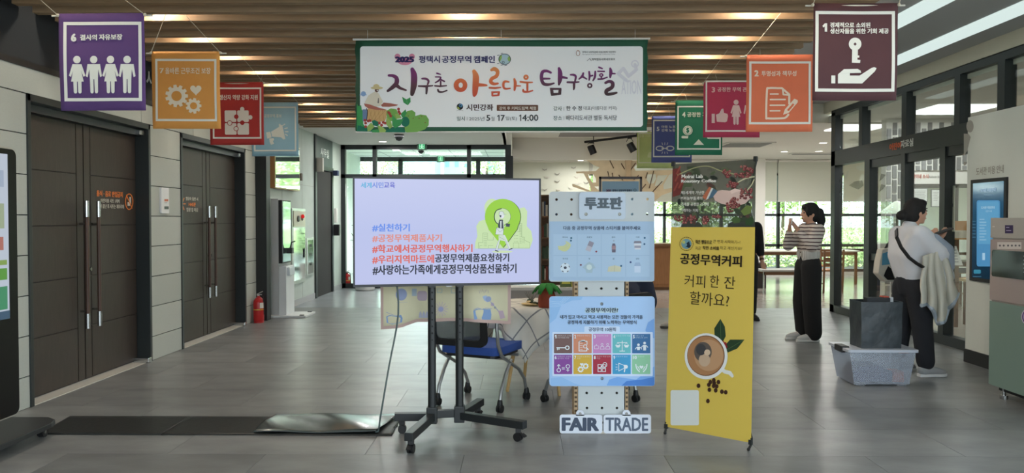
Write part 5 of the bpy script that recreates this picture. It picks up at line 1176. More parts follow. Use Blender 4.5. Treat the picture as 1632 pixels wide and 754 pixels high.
p.line([(318, 312, 20), (345, 335, 20), (372, 342, 20), (384, 358, 16)], 20, (216, 218, 216), 2.4); p.disc(248, 255, 112, (222, 224, 222), 3, n=40, ry=120); p.disc(247, 252, 98, (120, 84, 58), 3.7, n=40, ry=106); p.disc(246, 252, 95, (168, 122, 84), 4.4, n=36, ry=101)
p.disc(262, 250, 76, (184, 144, 108), 5, n=28, ry=82); p.disc(232, 232, 46, (92, 84, 78), 5.6, n=24, ry=52); p.disc(240, 275, 30, (190, 164, 138), 6.2, n=20, ry=34); p.disc(222, 220, 26, (64, 64, 66), 6.4, n=18, ry=30); p.disc(255, 235, 16, (206, 184, 158), 7, n=14)
for x, y in ((208, 409), (262, 404), (270, 390), (288, 380), (312, 390), (287, 410), (303, 412), (265, 430), (298, 433), (330, 440), (350, 443), (257, 489), (290, 395)): p.disc(x, y, 10, (70, 44, 30), 2, n=12, ry=12); p.line([(x, y - 8), (x + 2, y + 8)], 1.6, (36, 22, 16), 3)
p.rect(62, 432, 210, 616, (214, 218, 214), 1, r=10)
p.build(xb, 'printed_design', 'lettering')
q = MB()
hub = Fx.at((cor[0][0] + cor[1][0]) / 2, .62, -.16)
fl, fr_ = at_z(1060, 690, .01), at_z(1193, 716, .01)
for e in (cor[2], cor[3]): q.tube([hub, Fx.at(e[0], e[1], -.01)], .006, 8)
for e in (cor[0], cor[1]): q.tube([hub, Fx.at(e[0], e[1] + .03, -.01)], .006, 8)
q.build('support_pole', m_black, xb, smooth=True)
for e, f_ in ((cor[0], fl), (cor[1], fr_)):
    q = MB(); q.tube([Fx.at(e[0], e[1] + .03, -.005), Fx.at(e[0], e[1] - .005, -.01), V((f_.x, f_.y, .008))], .008, 8); q.ball((f_.x, f_.y, .01), .011, 8); q.build('foot', mat((36, 40, 44), .4), xb, smooth=True)
q = MB(); q.tube([hub, V((hub.x + .1, hub.y + .75, .01))], .008, 8); q.build('rear_leg', m_black, xb, smooth=True)
q = MB()
for e, s_ in ((cor[2], (-1, -1)), (cor[3], (1, -1)), (cor[0], (1, 1)), (cor[1], (-1, 1))): q.fbox(Fx, e[0] + s_[0] * .004 - .012, e[0] + s_[0] * .004 + .012, e[1] - .012, e[1] + .018, -.012, .006)
q.build('corner_clip', mat((30, 34, 34), .4), xb, bevel=.003)
# ------------------------------------------------------------------ left: floor standing kiosk
kx = -3.13
kk = empty('display_kiosk', (kx - .05, 4.5, 0), 'black floor-standing display kiosk on casters at the left edge', 'kiosk')
Fk = Frame((kx, 4.12, 0), (0, 1, 0), (0, 0, 1)); pk = Print(Fk)
def rr_uv(u0, v0, u1, v1, r, n=6):
    o = []
    for cx, cy, a0 in ((u1 - r, v1 - r, 0), (u0 + r, v1 - r, 90), (u0 + r, v0 + r, 180), (u1 - r, v0 + r, 270)):
        for i in range(n + 1): a = math.radians(a0 + 90 * i / n); o.append((cx + r * math.cos(a), cy + r * math.sin(a)))
    return o
KW = .68
q = MB(); q.prism([Fk.at(u, v, -.06) for u, v in rr_uv(0, .2, KW, 1.86, .05)], Fk.n * .05); q.build('housing', mat((178, 176, 168), .35, metal=.5), kk, bevel=.004)
q = MB(); q.prism([Fk.at(u, v, -.01) for u, v in rr_uv(.012, .212, KW - .012, 1.848, .042)], Fk.n * .01); q.build('front_panel', mat((8, 8, 9), .35, spec=.25), kk)
su1 = Fk.px(13.5, 400)[0]; sv0 = Fk.px(12, 508)[1]; sv1 = Fk.px(12, 246)[1]
q = MB(); q.fbox(Fk, .1, su1, sv0, sv1, .0005, .002); q.build('screen', mat((198, 208, 224), emit=.8), kk)
p = Print(Fk, base=.0028, emit=.8)
def kr(u0, v0, u1, v1, c, k=1): p.poly([(u0, v0), (u1, v0), (u1, v1), (u0, v1)], c, k, uv=True)
hh = sv1 - sv0
kr(.1, sv0, su1, sv0 + .05, (70, 96, 120)); kr(su1 - .2, sv0 + .06, su1 - .02, sv0 + .2, (74, 150, 110)); kr(su1 - .2, sv0 + .24, su1 - .02, sv0 + .31, (98, 160, 72)); kr(su1 - .2, sv0 + .06, su1 - .12, sv0 + .12, (206, 150, 90), 2)
kr(.12, sv0 + .33, su1 - .02, sv0 + .36, (140, 170, 90)); kr(.12, sv0 + .42, su1 - .05, sv0 + .5, (184, 120, 110)); kr(.12, sv0 + hh * .55, su1 - .04, sv0 + hh * .7, (166, 180, 150)); kr(.12, sv0 + hh * .8, su1 - .04, sv0 + hh * .9, (170, 184, 206))
p.build(kk, 'screen_image')
q = MB(); q.prism([V((x, y, .07)) for x, y in ((-3.42, 4.1), (-3.03, 4.1), (-3.03, 4.95), (-3.06, 5.04), (-3.14, 5.1), (-3.42, 5.1))], (0, 0, .035)); q.build('base_plate', mat((40, 42, 44), .45), kk, bevel=.006)
q = MB(); q.box(-3.25, -3.16, 4.3, 4.6, .1, .24); q.build('neck', m_black, kk)
for x, y in ((-3.12, 5.0), (-3.36, 5.0), (-3.12, 4.25), (-3.36, 4.25)):
    q = MB(); q.cyl((x - .02, y, .03), (x + .02, y, .03), .03, 16); c_ = q.build('caster', mat((26, 26, 28), .5), kk, smooth=True)
    q = MB(); q.cyl((x - .022, y, .03), (x + .022, y, .03), .013, 12); q.box(x - .012, x + .012, y - .02, y + .02, .055, .071); q.build('hub', m_steel, c_)
q = MB(); q.tube([V((-3.4, 5.1, .03)), V((-3.46, 5.2, .01)), V((-3.3, 5.33, .008)), V((-3.25, 5.36, .008))], .005, 6)
# wall thermostat plate between the doors
F = Frame((XL, 8.05, 1.4), (0, 1, 0), (0, 0, 1)); p = Print(F)
p0 = p.P(254.5, 340); p1 = p.P(266.3, 299.7)
q = MB(); q.prism([F.at(u, v) for u, v in rr_uv(p0[0], p0[1], p1[0], p1[1], .012)], F.n * .02); o = q.build('door_sign_plate', mat((220, 220, 222), .4), bevel=.003); tag(o, 'rounded white sign plate on the wall panels between the two brown doors', 'sign')
p = Print(F, base=.0215); p.rect(258.6, 317.5, 264.8, 321, (196, 110, 84), 1); p.rect(258.6, 323, 263, 323.8, (120, 120, 120), 2); p.rect(258.4, 329, 265.6, 333.5, (84, 96, 90), 1); p.build(o)

# ------------------------------------------------------------------ fire extinguishers
def extinguisher(px0, px1, y0, y1, X, label):
    c = at_z((px0 + px1) / 2, y1, 0); h = (y1 - y0) / FPX * c.y; r = (px1 - px0) / FPX * c.y / 2 * .93
    e = empty('fire_extinguisher', (c.x, c.y, 0), label, 'fire extinguisher', 'fire extinguishers by the left wall')
    B_ = V((c.x, c.y, 0)); R_ = mat((184, 30, 32), .35)
    q = MB(); q.lathe(B_, [(r * .93, 0), (r * .96, .012), (r * .9, .02), (r * .93, h * .05), (r, h * .08), (r, h * .62), (r * .92, h * .70), (r * .6, h * .77), (r * .28, h * .80), (r * .25, h * .84)], 24); q.build('cylinder', R_, e, smooth=True)
    q = MB(); q.lathe(B_, [(r * 1.01, h * .40), (r * 1.015, h * .405), (r * 1.015, h * .425), (r * 1.01, h * .43)], 24); q.build('band', mat((206, 180, 66), .5), e, smooth=True)
    q = MB(); q.cyl(B_ + V((0, 0, h * .84)), B_ + V((0, 0, h * .88)), r * .3, 12); q.bar(B_ + V((-r * .3, 0, h * .89)), B_ + V((r * .8, -r * .1, h * .98)), .02, .008); q.bar(B_ + V((-r * .3, 0, h * .88)), B_ + V((r * .6, -r * .1, h * .88)), .02, .008); q.build('valve_handle', mat((190, 184, 180), .4, metal=.3), e)
    q = MB(); q.tube([B_ + V((r * .2, -r * .1, h * .86)), B_ + V((r * .9, -r * .2, h * .82)), B_ + V((r * 1.05, -.01, h * .6)), B_ + V((r * 1.05, -.0, h * .25))], .008, 8); q.build('hose', m_black, e, smooth=True)
    q = MB()
    ang = [math.radians(-60 + 8 * i) for i in range(8)]; vs = []
    for z in (h * .46, h * .63): vs += [B_ + V((math.cos(a) * r * 1.015, math.sin(a) * r * 1.015, z)) for a in ang]
    q.add(vs, [(i, i + 1, 9 + i, 8 + i) for i in range(7)]); q.build('label_sticker', mat((214, 210, 200), .5), e, fix=False)
extinguisher(403.5, 421.5, 463, 514, -3.6, 'red fire extinguisher standing in front of the dark pier')
extinguisher(548.5, 559, 430, 459, -3.55, 'smaller far red fire extinguisher beside the entrance glazing')

# ------------------------------------------------------------------ things on the pale left wall
# framed mirror
F = Frame((XL + .09, 12, 2.2), (0, 1, 0), (0, 0, 1)); ya, yb = 11.35, 12.62; z0_, z1_ = 1.88, 2.58
mr = empty('wall_mirror', (XL, 12, z0_), 'large wall mirror with a light wooden side frame high on the pale wall', 'mirror')
q = MB(); q.box(XL, XL + .09, ya, yb, z0_, z1_); q.build('wooden_frame', mat((150, 108, 66), .5), mr)
q = MB(); q.box(XL + .09, XL + .1, ya, yb, z0_, z1_); q.build('brass_edge', mat((176, 160, 110), .4, metal=.3), mr)
q = MB(); q.box(XL + .1, XL + .102, ya + .02, yb - .02, z0_ + .02, z1_ - .02); q.build('mirror_glass', mat((226, 232, 228), .03, metal=1.), mr)
q = MB(); q.box(XL, XL + .1, 12.75, 12.82, 2.06, 2.18); tag(q.build('wall_bracket', mat((140, 136, 128), .5), bevel=.01), 'tiny grey wall fitting just right of the wall mirror', 'fitting')
# hydrant cabinet
hy = empty('hydrant_cabinet', (XL, 12.9, .35), 'tall stainless steel hydrant cabinet with a red alarm lamp', 'cabinet')
q = MB(); q.box(XL, XL + .03, 12.42, 13.2, .36, 1.6); q.build('cabinet_frame', mat((196, 196, 190), .3, metal=.8), hy, bevel=.004)
q = MB(); q.box(XL + .03, XL + .036, 12.48, 13.14, .42, 1.28); q.build('polished_door', mat((226, 226, 220), .08, metal=1.), hy)
q = MB(); q.box(XL + .03, XL + .04, 12.48, 13.14, 1.3, 1.56); q.build('alarm_panel', mat((206, 202, 178), .4), hy)
for y, m_, r in ((12.72, m_black, .05), (12.95, m_black, .03)): q = MB(); q.cyl((XL + .04, y, 1.43), (XL + .055, y, 1.43), r, 16); q.build('sounder', m_, hy)
q = MB(); q.ball((XL + .06, 12.93, 1.47), (.03, .035, .035), 12); q.build('red_lamp', mat((200, 20, 24), .3, emit=1.0), hy, smooth=True)
q = MB(); q.box(XL + .036, XL + .05, 13.05, 13.09, .78, .92); q.build('handle', m_black, hy)
vc_ = empty('valve_cabinet', (XL, 13.5, .4), 'small steel cabinet to the right of the hydrant cabinet', 'cabinet')
q = MB(); q.box(XL, XL + .03, 13.26, 13.72, .44, 1.1); q.build('cabinet_frame', mat((196, 196, 190), .3, metal=.8), vc_, bevel=.004)
q = MB(); q.box(XL + .03, XL + .036, 13.31, 13.67, .48, 1.06); q.build('polished_door', mat((216, 220, 212), .12, metal=1.), vc_)
for z in (.62, .78, .94): q = MB(); q.box(XL + .036, XL + .04, 13.42, 13.56, z, z + .05); q.build('dark_mark', m_black, vc_)
# sanitiser / screening stand
ss = empty('sanitiser_stand', (-3.5, 11.3, 0), 'white and black floor stand with a mirror-like screen by the pale wall', 'stand')
q = MB(); q.box(-3.62, -3.51, 11.2, 11.62, .03, 1.72); q.build('side_panel', mat((178, 180, 182), .5), ss, bevel=.004)
q = MB(); q.box(-3.51, -3.455, 11.2, 11.62, .78, 1.7); q.build('screen_housing', m_black, ss, bevel=.004)
q = MB(); q.box(-3.455, -3.45, 11.22, 11.6, .8, 1.68); q.build('mirror_screen', mat((206, 222, 214), .05, metal=1.), ss)
q = MB(); q.box(-3.51, -3.40, 11.2, 11.6, .03, .74); q.build('white_body', mat((218, 222, 224), .4), ss, bevel=.006)
q = MB(); q.box(-3.41, -3.36, 11.24, 11.5, .60, .72); q.build('drip_tray', mat((206, 214, 220), .35), ss, bevel=.01)
q = MB(); q.box(-3.44, -3.36, 11.35, 11.45, .92, 1.0); q.tube([(-3.4, 11.4, 1.0), (-3.38, 11.4, 1.08), (-3.33, 11.42, 1.1)], .01, 8); q.build('dispenser_head', m_black, ss)
q = MB(); q.box(-3.64, -3.1, 11.12, 11.66, 0, .03); q.build('base_plate', mat((220, 222, 222), .4), ss, bevel=.006)
for x, y in ((-3.2, 11.18), (-3.2, 11.6)): q = MB(); q.box(x, x + .06, y - .02, y + .02, .03, .04); q.build('rubber_pad', m_black, ss)
# potted plant by the entrance
pp_ = empty('potted_plant', (-3.12, 15.5, 0), 'leafy dark green plant in a pale pot behind the television', 'plant')
q = MB(); q.lathe((-3.12, 15.5, 0), [(.17, 0), (.19, .02), (.23, .52), (.235, .54), (.2, .54), (.19, .5)], 24); q.build('pot', mat((206, 204, 200), .5), pp_, smooth=True)
q = MB(); q.cyl((-3.12, 15.5, .46), (-3.12, 15.5, .5), .19, 20); q.build('soil', mat((60, 48, 38), .9), pp_)
q = MB(); q2 = MB(); rn = random.Random(8)
for k in range(11):
    a = k * 2.4; top = V((-3.12 + .26 * math.cos(a), 15.5 + .22 * math.sin(a), .9 + .06 * k)); q.tube([V((-3.12, 15.5, .48)), V((-3.12 + .08 * math.cos(a), 15.5 + .08 * math.sin(a), .8)), top], .007, 5)
    for j in range(9):
        t = .35 + .07 * j; c = V((-3.12, 15.5, .5)).lerp(top, t); d = V((math.cos(a + j * 2), math.sin(a + j * 2), .3)).normalized(); s_ = d.cross(V((0, 0, 1))).normalized(); L = .13
        q2.add([c, c + d * L * .5 + s_ * .035, c + d * L + V((0, 0, -.03)), c + d * L * .5 - s_ * .035], [(0, 1, 2, 3)])
q.build('stem', mat((70, 84, 50), .7), pp_, smooth=True); q2.build('leaf', mat((44, 66, 40), .5), pp_, fix=False)['kind'] = 'stuff'

# ------------------------------------------------------------------ wheeled mesh-back chairs
def chair(cx, cy, rot, label):
    root = empty('office_chair', (0, 0, 0), label, 'chair', 'blue-seated wheeled chairs')
    tube_m = mat((170, 172, 172), .3, metal=.7); blue = mat((42, 76, 150), .8, bump=.2, bscale=200)
    q = MB(); n = 12; vs = []; fs = []
    out = rr_uv(-.25, -.23, .25, .25, .07)
    q.prism([V((u, v, .41)) for u, v in out], (0, 0, .06)); o = q.build('seat', blue, root, bevel=.014, smooth=True)
    q = MB(); q.prism([V((u * .9, v * .9, .385)) for u, v in out], (0, 0, .026)); q.build('seat_pan', m_black, root)
    for s_ in (-1, 1):
        q = MB(); x = s_ * .265
        q.tube([(x, -.27, .80), (x, -.27, .62), (x, -.25, .5), (x, -.19, .41), (x, -.05, .34), (x, .1, .27), (x, .21, .17), (x * .98, .25, .085)], .0135, 10); q.build('side_tube', tube_m, root, smooth=True)
        q = MB(); q.tube([(x, -.03, .36), (x, -.12, .27), (x, -.2, .15), (x, -.22, .085)], .0135, 10); q.build('rear_leg', tube_m, root, smooth=True)
        for y in (.25, -.22):
            q = MB()
            for k in (-1, 1): q.cyl((x + k * .013 - .008, y, .028), (x + k * .013 + .008, y, .028), .028, 16)
            q.lathe((x, y, .03), [(.016, 0), (.022, .03), (.018, .055), (.012, .065)], 12); q.build('caster', mat((24, 26, 28), .5), root, smooth=True)
    q = MB(); q.tube([(-.265, -.1, .375), (.265, -.1, .375)], .011, 8); q.tube([(-.265, .1, .375), (.265, .1, .375)], .011, 8); q.build('cross_tube', tube_m, root, smooth=True)
    Fb = Frame((0, -.285, 0), (1, 0, 0), (0, -.12, 1)); o_ = rr_uv(-.235, .5, .235, .88, .06); i_ = rr_uv(-.19, .545, .19, .845, .04)
    q = MB(); q.prism([Fb.at(u, v) for u, v in o_], Fb.n * .03, None, [[Fb.at(u, v) for u, v in i_]]); q.build('back_frame', m_black, root, bevel=.005)
    mm = bpy.data.materials.new('mesh_fabric'); mm.use_nodes = True; N = mm.node_tree.nodes; Lk = mm.node_tree.links; P_ = N['Principled BSDF']; P_.inputs['Base Color'].default_value = (.035, .04, .045, 1); P_.inputs['Roughness'].default_value = .8; P_.inputs['Alpha'].default_value = .72
    q = MB(); q.prism([Fb.at(u, v, .012) for u, v in rr_uv(-.2, .535, .2, .855, .04)], Fb.n * .003); q.build('back_mesh', mm, root)
    for s_ in (-1, 1): q = MB(); q.box(s_ * .265 - .02, s_ * .265 + .02, -.3, -.24, .72, .84); q.build('back_bracket', mat((206, 206, 212), .5) if s_ < 0 else m_black, root, bevel=.006)
    root.location = (cx, cy, 0); root.rotation_euler = (0, 0, rot); return root
chair(-.30, 5.98, math.radians(-25), 'blue-seated mesh-back chair right behind the television stand')
chair(.55, 6.0, math.radians(42), 'blue-seated chair behind the white pegboard, only its casters and seat edge showing')

# ------------------------------------------------------------------ round side table under a checked cloth
tb = empty('side_table', (.17, 6.5, 0), 'small table with splayed wooden legs under a checked cloth', 'table')
q = MB(); q.cyl((.17, 6.5, .69), (.17, 6.5, .715), .40, 36); q.build('tabletop', mat((206, 190, 160), .5), tb)
for x, y in ((-.11, 6.36), (.03, 6.80), (.31, 6.21), (.46, 6.66)):
    q = MB(); q.tube([(.17 + (x - .17) * .6, 6.5 + (y - 6.5) * .6, .69), (x, y, 0)], [.02, .013], 10); q.build('leg', mat((196, 160, 104), .5), tb, smooth=True)
q = MB(); L_ = .62; gs = [-L_]; 
for k in range(-3, 4):
    g = k * .19; 
    for d in (-.006, .006): gs.append(g + d)
    if k < 3:
        for m_i in range(1, 6): gs.append(g + .19 * m_i / 6)
gs.append(L_); gs = sorted(gs); n = len(gs); ca, sa = math.cos(.5), math.sin(.5); vs = []
for s_ in gs:
    for t_ in gs:
        x, y = s_ * ca - t_ * sa, s_ * sa + t_ * ca; r = math.hypot(x, y); R_ = .41; th = math.atan2(y, x)
        if r <= R_: pz = V((.17 + x, 6.5 + y, .7185))
        else:
            dr = r - R_; k_ = min(1, dr / .06); fo = .035 * math.sin(th * 11) * min(1, dr / .2); rad = R_ + .03 * k_ + dr * .16 + fo; pz = V((.17 + rad * math.cos(th), 6.5 + rad * math.sin(th), .7185 - max(0, dr - .03) * .96 - .005 * k_))
        vs.append(pz)
q.v = vs; mw = mat((214, 212, 204), .9, noise=.04, scale=9); ml = mat((128, 130, 134), .9); q.mats = [mw, ml]
for i in range(n - 1):
    for j in range(n - 1):
        q.f.append((i * n + j, (i + 1) * n + j, (i + 1) * n + j + 1, i * n + j + 1)); q.m.append(1 if (gs[i + 1] - gs[i] < .0125 or gs[j + 1] - gs[j] < .0125) else 0)
o = q.build('tablecloth', None, None, smooth='all', fix=False, org=(.17, 6.5, .25)); tag(o, 'white cloth with thin grey checks draped over the small round table', 'tablecloth')
m_ = o.modifiers.new('thickness', 'SOLIDIFY'); m_.thickness = .0015; m_.offset = 1
# things on the table
def on_table(px, py): return at_z(px, py, .722)
c = on_table(872, 489.5); hw = 14.5 / FPX * c.y
tp_ = empty('felt_planter', (c.x, c.y, .721), 'terracotta-red felt planter with green felt leaves on the checked tablecloth', 'planter')
q = MB(); q.lathe((c.x, c.y, .722), [(hw * .9, 0), (hw, .02), (hw, .07), (hw * .8, .12), (hw * .35, .16), (.005, .175)], 20); q.build('body', mat((150, 66, 40), .85, bump=.3, bscale=60), tp_, smooth=True)
q = MB()
for k in range(8):
    a = k * PI / 4 + .2; d = V((math.cos(a), math.sin(a), 0)); s_ = d.cross(V((0, 0, 1))); t0 = V((c.x, c.y, .905))
    row = [(0, .02, 0), (.045, .032, -.004), (.085, .028, -.03), (.115, .012, -.075)]
    vs = []
    for u, w, z in row: vs += [t0 + d * u * 1.05 + s_ * w + V((0, 0, z)), t0 + d * u * 1.05 + V((0, 0, z + .01)), t0 + d * u * 1.05 - s_ * w + V((0, 0, z))]
    q.add(vs, [(i * 3 + j, i * 3 + j + 1, i * 3 + j + 4, i * 3 + j + 3) for i in range(3) for j in range(2)])
o = q.build('felt_leaf', mat((34, 120, 44), .85), tp_, smooth='all'); o['kind'] = 'stuff'; m_ = o.modifiers.new('thickness', 'SOLIDIFY'); m_.thickness = .003
c = on_table(848, 486.5); pt = empty('craft_plate', (c.x, c.y, .721), 'shallow plate of dark green and cream craft pieces beside the felt planter', 'plate')
q = MB(); q.lathe((c.x, c.y, .722), [(.05, 0), (.085, .008), (.09, .014), (.084, .013), (.05, .006)], 24); q.build('plate', mat((206, 180, 120), .5), pt, smooth=True)
rn = random.Random(2)
for k in range(7):
    a = rn.random() * 6.3; r = rn.random() * .055; q = MB(); q.ball((c.x + r * math.cos(a), c.y + r * math.sin(a), .738 + .004 * k), (.026, .018, .009), 8, rot=Matrix.Rotation(a, 3, 'Z')); q.build('craft_piece', mat([(44, 62, 48), (206, 190, 146), (64, 74, 50)][k % 3], .8), pt, smooth=True)
c = on_table(847, 481); pc = empty('air_plant', (c.x, c.y + .05, .721), 'small grey spiky air plant behind the craft plate', 'plant')
q = MB()
for k in range(14):
    a = k * 2.4; e = .05 + .01 * (k % 3); q.tube([(c.x, c.y + .05, .722), (c.x + e * .5 * math.cos(a), c.y + .05 + e * .5 * math.sin(a), .76), (c.x + e * math.cos(a), c.y + .05 + e * math.sin(a), .80 + .004 * (k % 4))], [.006, .005, .001], 5)
q.build('leaf', mat((138, 136, 132), .8), pc, smooth=True)['kind'] = 'stuff'

# ------------------------------------------------------------------ printed cloth hung behind the television
YC = 5.36
pb = [(607, 525), (640, 522), (664, 513.5), (700, 512.5), (745, 512), (780, 515), (812, 516.5)]
A = at_y(607, 500, YC); Bq = at_y(814, 500, YC)
cl_ = empty('printed_cloth', ((A.x + Bq.x) / 2, YC, .7), 'cream cloth printed with pastel doodles hanging below the television', 'cloth')
def cb(u, v): return .012 * math.sin(u * 22) + .008 * math.sin(u * 9 + 1)
Fc = Frame((A.x, YC, 0), (1, 0, 0), (0, 0, 1), cb); W = Bq.x - A.x
def botz(u):
    xs_ = [(at_y(x, y, YC).x - A.x, at_y(x, y, YC).z) for x, y in pb]
    for (a, za), (b2, zb2) in zip(xs_, xs_[1:]):
        if u <= b2: return za + (zb2 - za) * max(0, (u - a)) / (b2 - a)
    return xs_[-1][1]
q = MB(); n1, n2 = 60, 8; vs = []; fs = []
for i in range(n1 + 1):
    u = W * i / n1; z0_ = botz(u)
    for j in range(n2 + 1): vs.append(Fc.at(u, z0_ + (1.22 - z0_) * j / n2))
for i in range(n1):
    for j in range(n2): t = i * (n2 + 1) + j; fs.append((t, t + 1, t + n2 + 2, t + n2 + 1))
q.add(vs, fs); o = q.build('cloth', mat((214, 208, 176), .9, noise=.04, scale=6), cl_, smooth='all', fix=False); m_ = o.modifiers.new('thickness', 'SOLIDIFY'); m_.thickness = .0012
q = MB(); vs = []; fs = []
for i in range(n1 + 1):
    u = W * i / n1; z0_ = botz(u)
    for dz in (.0, .022): vs.append(Fc.at(u, z0_ + dz, .002))
for i in range(n1): t = i * 2; fs.append((t, t + 1, t + 3, t + 2))
q.add(vs, fs)
for u in (.0, W - .02): q.add([Fc.at(u, botz(u), .002), Fc.at(u + .02, botz(u + .02), .002), Fc.at(u + .02, 1.22, .002), Fc.at(u, 1.22, .002)], [(0, 1, 2, 3)])
q.build('pink_hem', mat((196, 168, 160), .9), cl_, fix=False)
q = MB(); q.tube([(A.x - .03, YC, 1.225), (Bq.x + .03, YC, 1.225)], .008, 8)
q.build('rod', m_white, cl_, smooth=True)
p = Print(Fc, base=.003, rough=.9); p.view = (600, 450, .1716); BL = (150, 162, 196); PK = (192, 170, 184); BB = (134, 162, 204)
p.disc(233, 112, 50, BL, 1, ry=56); p.line([(190, 186), (285, 186)], 3, (180, 184, 190), 1); p.poly(p.rr(378, 80, 472, 172, 28), (180, 164, 176), 1)
p.poly([(95, 315), (130, 300), (180, 312), (230, 300), (244, 330), (240, 370), (200, 380), (150, 386), (100, 372)], BB, 1); p.line([(95, 275), (160, 300), (210, 312)], 4, BL, 1)
for x in (408, 440, 470): p.poly([(x - 16, 330), (x - 10, 285), (x, 265), (x + 12, 290), (x + 16, 330)], (176, 178, 200), 1)
for k in range(14): a = k * 2 * PI / 14; p.line([(598, 250), (598 + 66 * math.cos(a), 250 + 68 * math.sin(a))], 4, (190, 172, 200), 1)
p.disc(598, 250, 24, (166, 170, 206), 2); p.frame(562, 58, 610, 98, 6, (170, 190, 186), 1, 1); p.frame(690, 52, 738, 104, 6, (170, 190, 186), 1, 1); p.rect(328, 60, 372, 128, (166, 182, 196), 1)
p.poly([(900, 262), (930, 245), (1060, 250), (1068, 300), (1062, 348), (910, 345)], BB, 1); p.line([(905, 250), (940, 235), (980, 250), (1020, 238), (1070, 245)], 5, BL, 2)
p.disc(1040, 155, 26, BL, 2); p.poly([(985, 130), (1020, 120), (1050, 160), (1030, 185), (1000, 165)], (166, 184, 214), 1); p.disc(1077, 205, 16, PK, 1); p.disc(1102, 235, 11, (160, 160, 150), 1); p.line([(1060, 180), (1135, 270)], 6, BL, 1); p.poly([(1130, 265), (1175, 262), (1195, 330), (1150, 340)], PK, 1)
for k in range(7): p.line([(960 + 13 * k, 100 - (k % 3) * 8), (955 + 14 * k, 75 - (k % 3) * 6)], 4, (176, 166, 170), 1)
p.build(cl_, 'doodle_print')

# ------------------------------------------------------------------ storage box, bag and what they hold
bn = empty('storage_box', (3.09, 6.8, 0), 'translucent plastic storage box with a lid on the floor at the right', 'box')
mt = bpy.data.materials.new('frosted_plastic'); mt.use_nodes = True; N = mt.node_tree.nodes; Lk = mt.node_tree.links; N.clear()
o_ = N.new('ShaderNodeOutputMaterial'); mx = N.new('ShaderNodeMixShader'); tr_ = N.new('ShaderNodeBsdfTransparent'); df = N.new('ShaderNodeBsdfPrincipled'); tr_.inputs[0].default_value = (.86, .89, .94, 1)
df.inputs['Base Color'].default_value = (.62, .65, .72, 1); df.inputs['Roughness'].default_value = .3; mx.inputs[0].default_value = .3
Lk.new(tr_.outputs[0], mx.inputs[1]); Lk.new(df.outputs[0], mx.inputs[2]); Lk.new(mx.outputs[0], o_.inputs[0])
x0, x1, y0, y1, H = 2.84, 3.31, 6.62, 6.98, .29; e = .045
def ring4(x0, x1, y0, y1, z): return [V((x0, y0, z)), V((x1, y0, z)), V((x1, y1, z)), V((x0, y1, z))]
q = MB(); q.add(ring4(x0, x1, y0, y1, .012) + ring4(x0 - e, x1 + e, y0 - .02, y1 + .03, H) + ring4(x0 + .004, x1 - .004, y0 + .004, y1 - .004, .016) + ring4(x0 - e + .004, x1 + e - .004, y0 - .016, y1 + .026, H),
    [(0, 3, 2, 1), (8, 9, 10, 11)] + [(i, (i + 1) % 4, 4 + (i + 1) % 4, 4 + i) for i in range(4)] + [(8 + i, 12 + i, 12 + (i + 1) % 4, 8 + (i + 1) % 4) for i in range(4)] + [(4 + i, 4 + (i + 1) % 4, 12 + (i + 1) % 4, 12 + i) for i in range(4)])
q.build('tub', mt, bn, fix=False)
for x in (x0 + .02, x1 - .1): q = MB(); q.box(x, x + .08, y0 + .01, y1 - .01, 0, .012); q.build('foot_rib', mt, bn)
q = MB(); q.prism([V((u, v, H)) for u, v in rr_uv(x0 - e - .02, y0 - .04, x1 + e + .02, y1 + .05, .03)], (0, 0, .022)); q.build('lid', mat((186, 192, 204), .35), bn, bevel=.006)
q = MB(); q.box(x0 - e - .03, x0 - e + .04, 6.7, 6.86, H - .02, H + .035); q.build('latch', m_black, bn, bevel=.008)
p = Print(Frame((x0, y0 - .018, .2), (1, 0, 0), (0, 0, 1)), base=.004); p.rect(1432, 561.8, 1448, 562.8, (150, 110, 110)); p.build(bn, 'printed_mark')
q = MB(); q.box(x0 + .03, x1 - .12, y0 + .04, y1 - .04, .02, .12); tag(q.build('folded_fabric', mat((44, 56, 100), .8, bump=.4, bscale=20), bevel=.02), 'dark blue folded fabric inside the storage box', 'fabric')
q = MB(); q.box(x0 + .06, x1 - .2, y0 + .05, y1 - .06, .121, .155); tag(q.build('document_folder', mat((70, 80, 116), .6), bevel=.004), 'bluish folder lying on the fabric inside the storage box', 'folder')
q = MB(); q.box(x1 - .11, x1 - .02, y0 + .05, y0 + .2, .02, .11); tag(q.build('small_carton', mat((196, 92, 62), .7), bevel=.003), 'small orange-red carton in the right end of the storage box', 'carton')
# woven bag
bg_ = empty('shopping_bag', (3.09, 6.8, H + .022), 'black woven shopping bag standing on the storage box lid', 'bag')
zb0 = H + .0225; bx0, bx1, by0, by1, bh = 2.915, 3.265, 6.66, 6.9, .40
q = MB(); n = 10; rows = 7; vs = []; fs = []
def bagpt(k, t, off=0.):
    per = [(bx0, by0), (bx1, by0), (bx1, by1), (bx0, by1)]; s_ = k / n * 4; i = int(s_) % 4; f = s_ - int(s_)
    a, b_ = V(per[i]), V(per[(i + 1) % 4]); P = a.lerp(b_, f); c_ = V(((bx0 + bx1) / 2, (by0 + by1) / 2)); P = c_ + (P - c_) * (.97 + .04 * t + .012 * math.sin(k * 5 + t * 9) * (1 if 0 < t < 1 else .3) - off); return V((P.x, P.y, zb0 + bh * t))
n = 24
for off in (0, .02):
    for r_ in range(rows + 1):
        for k in range(n): vs.append(bagpt(k, r_ / rows, off))
b0_ = (rows + 1) * n
for r_ in range(rows):
    for k in range(n): k2 = (k + 1) % n; fs.append((r_ * n + k, r_ * n + k2, (r_ + 1) * n + k2, (r_ + 1) * n + k)); fs.append((b0_ + r_ * n + k, b0_ + (r_ + 1) * n + k, b0_ + (r_ + 1) * n + k2, b0_ + r_ * n + k2))
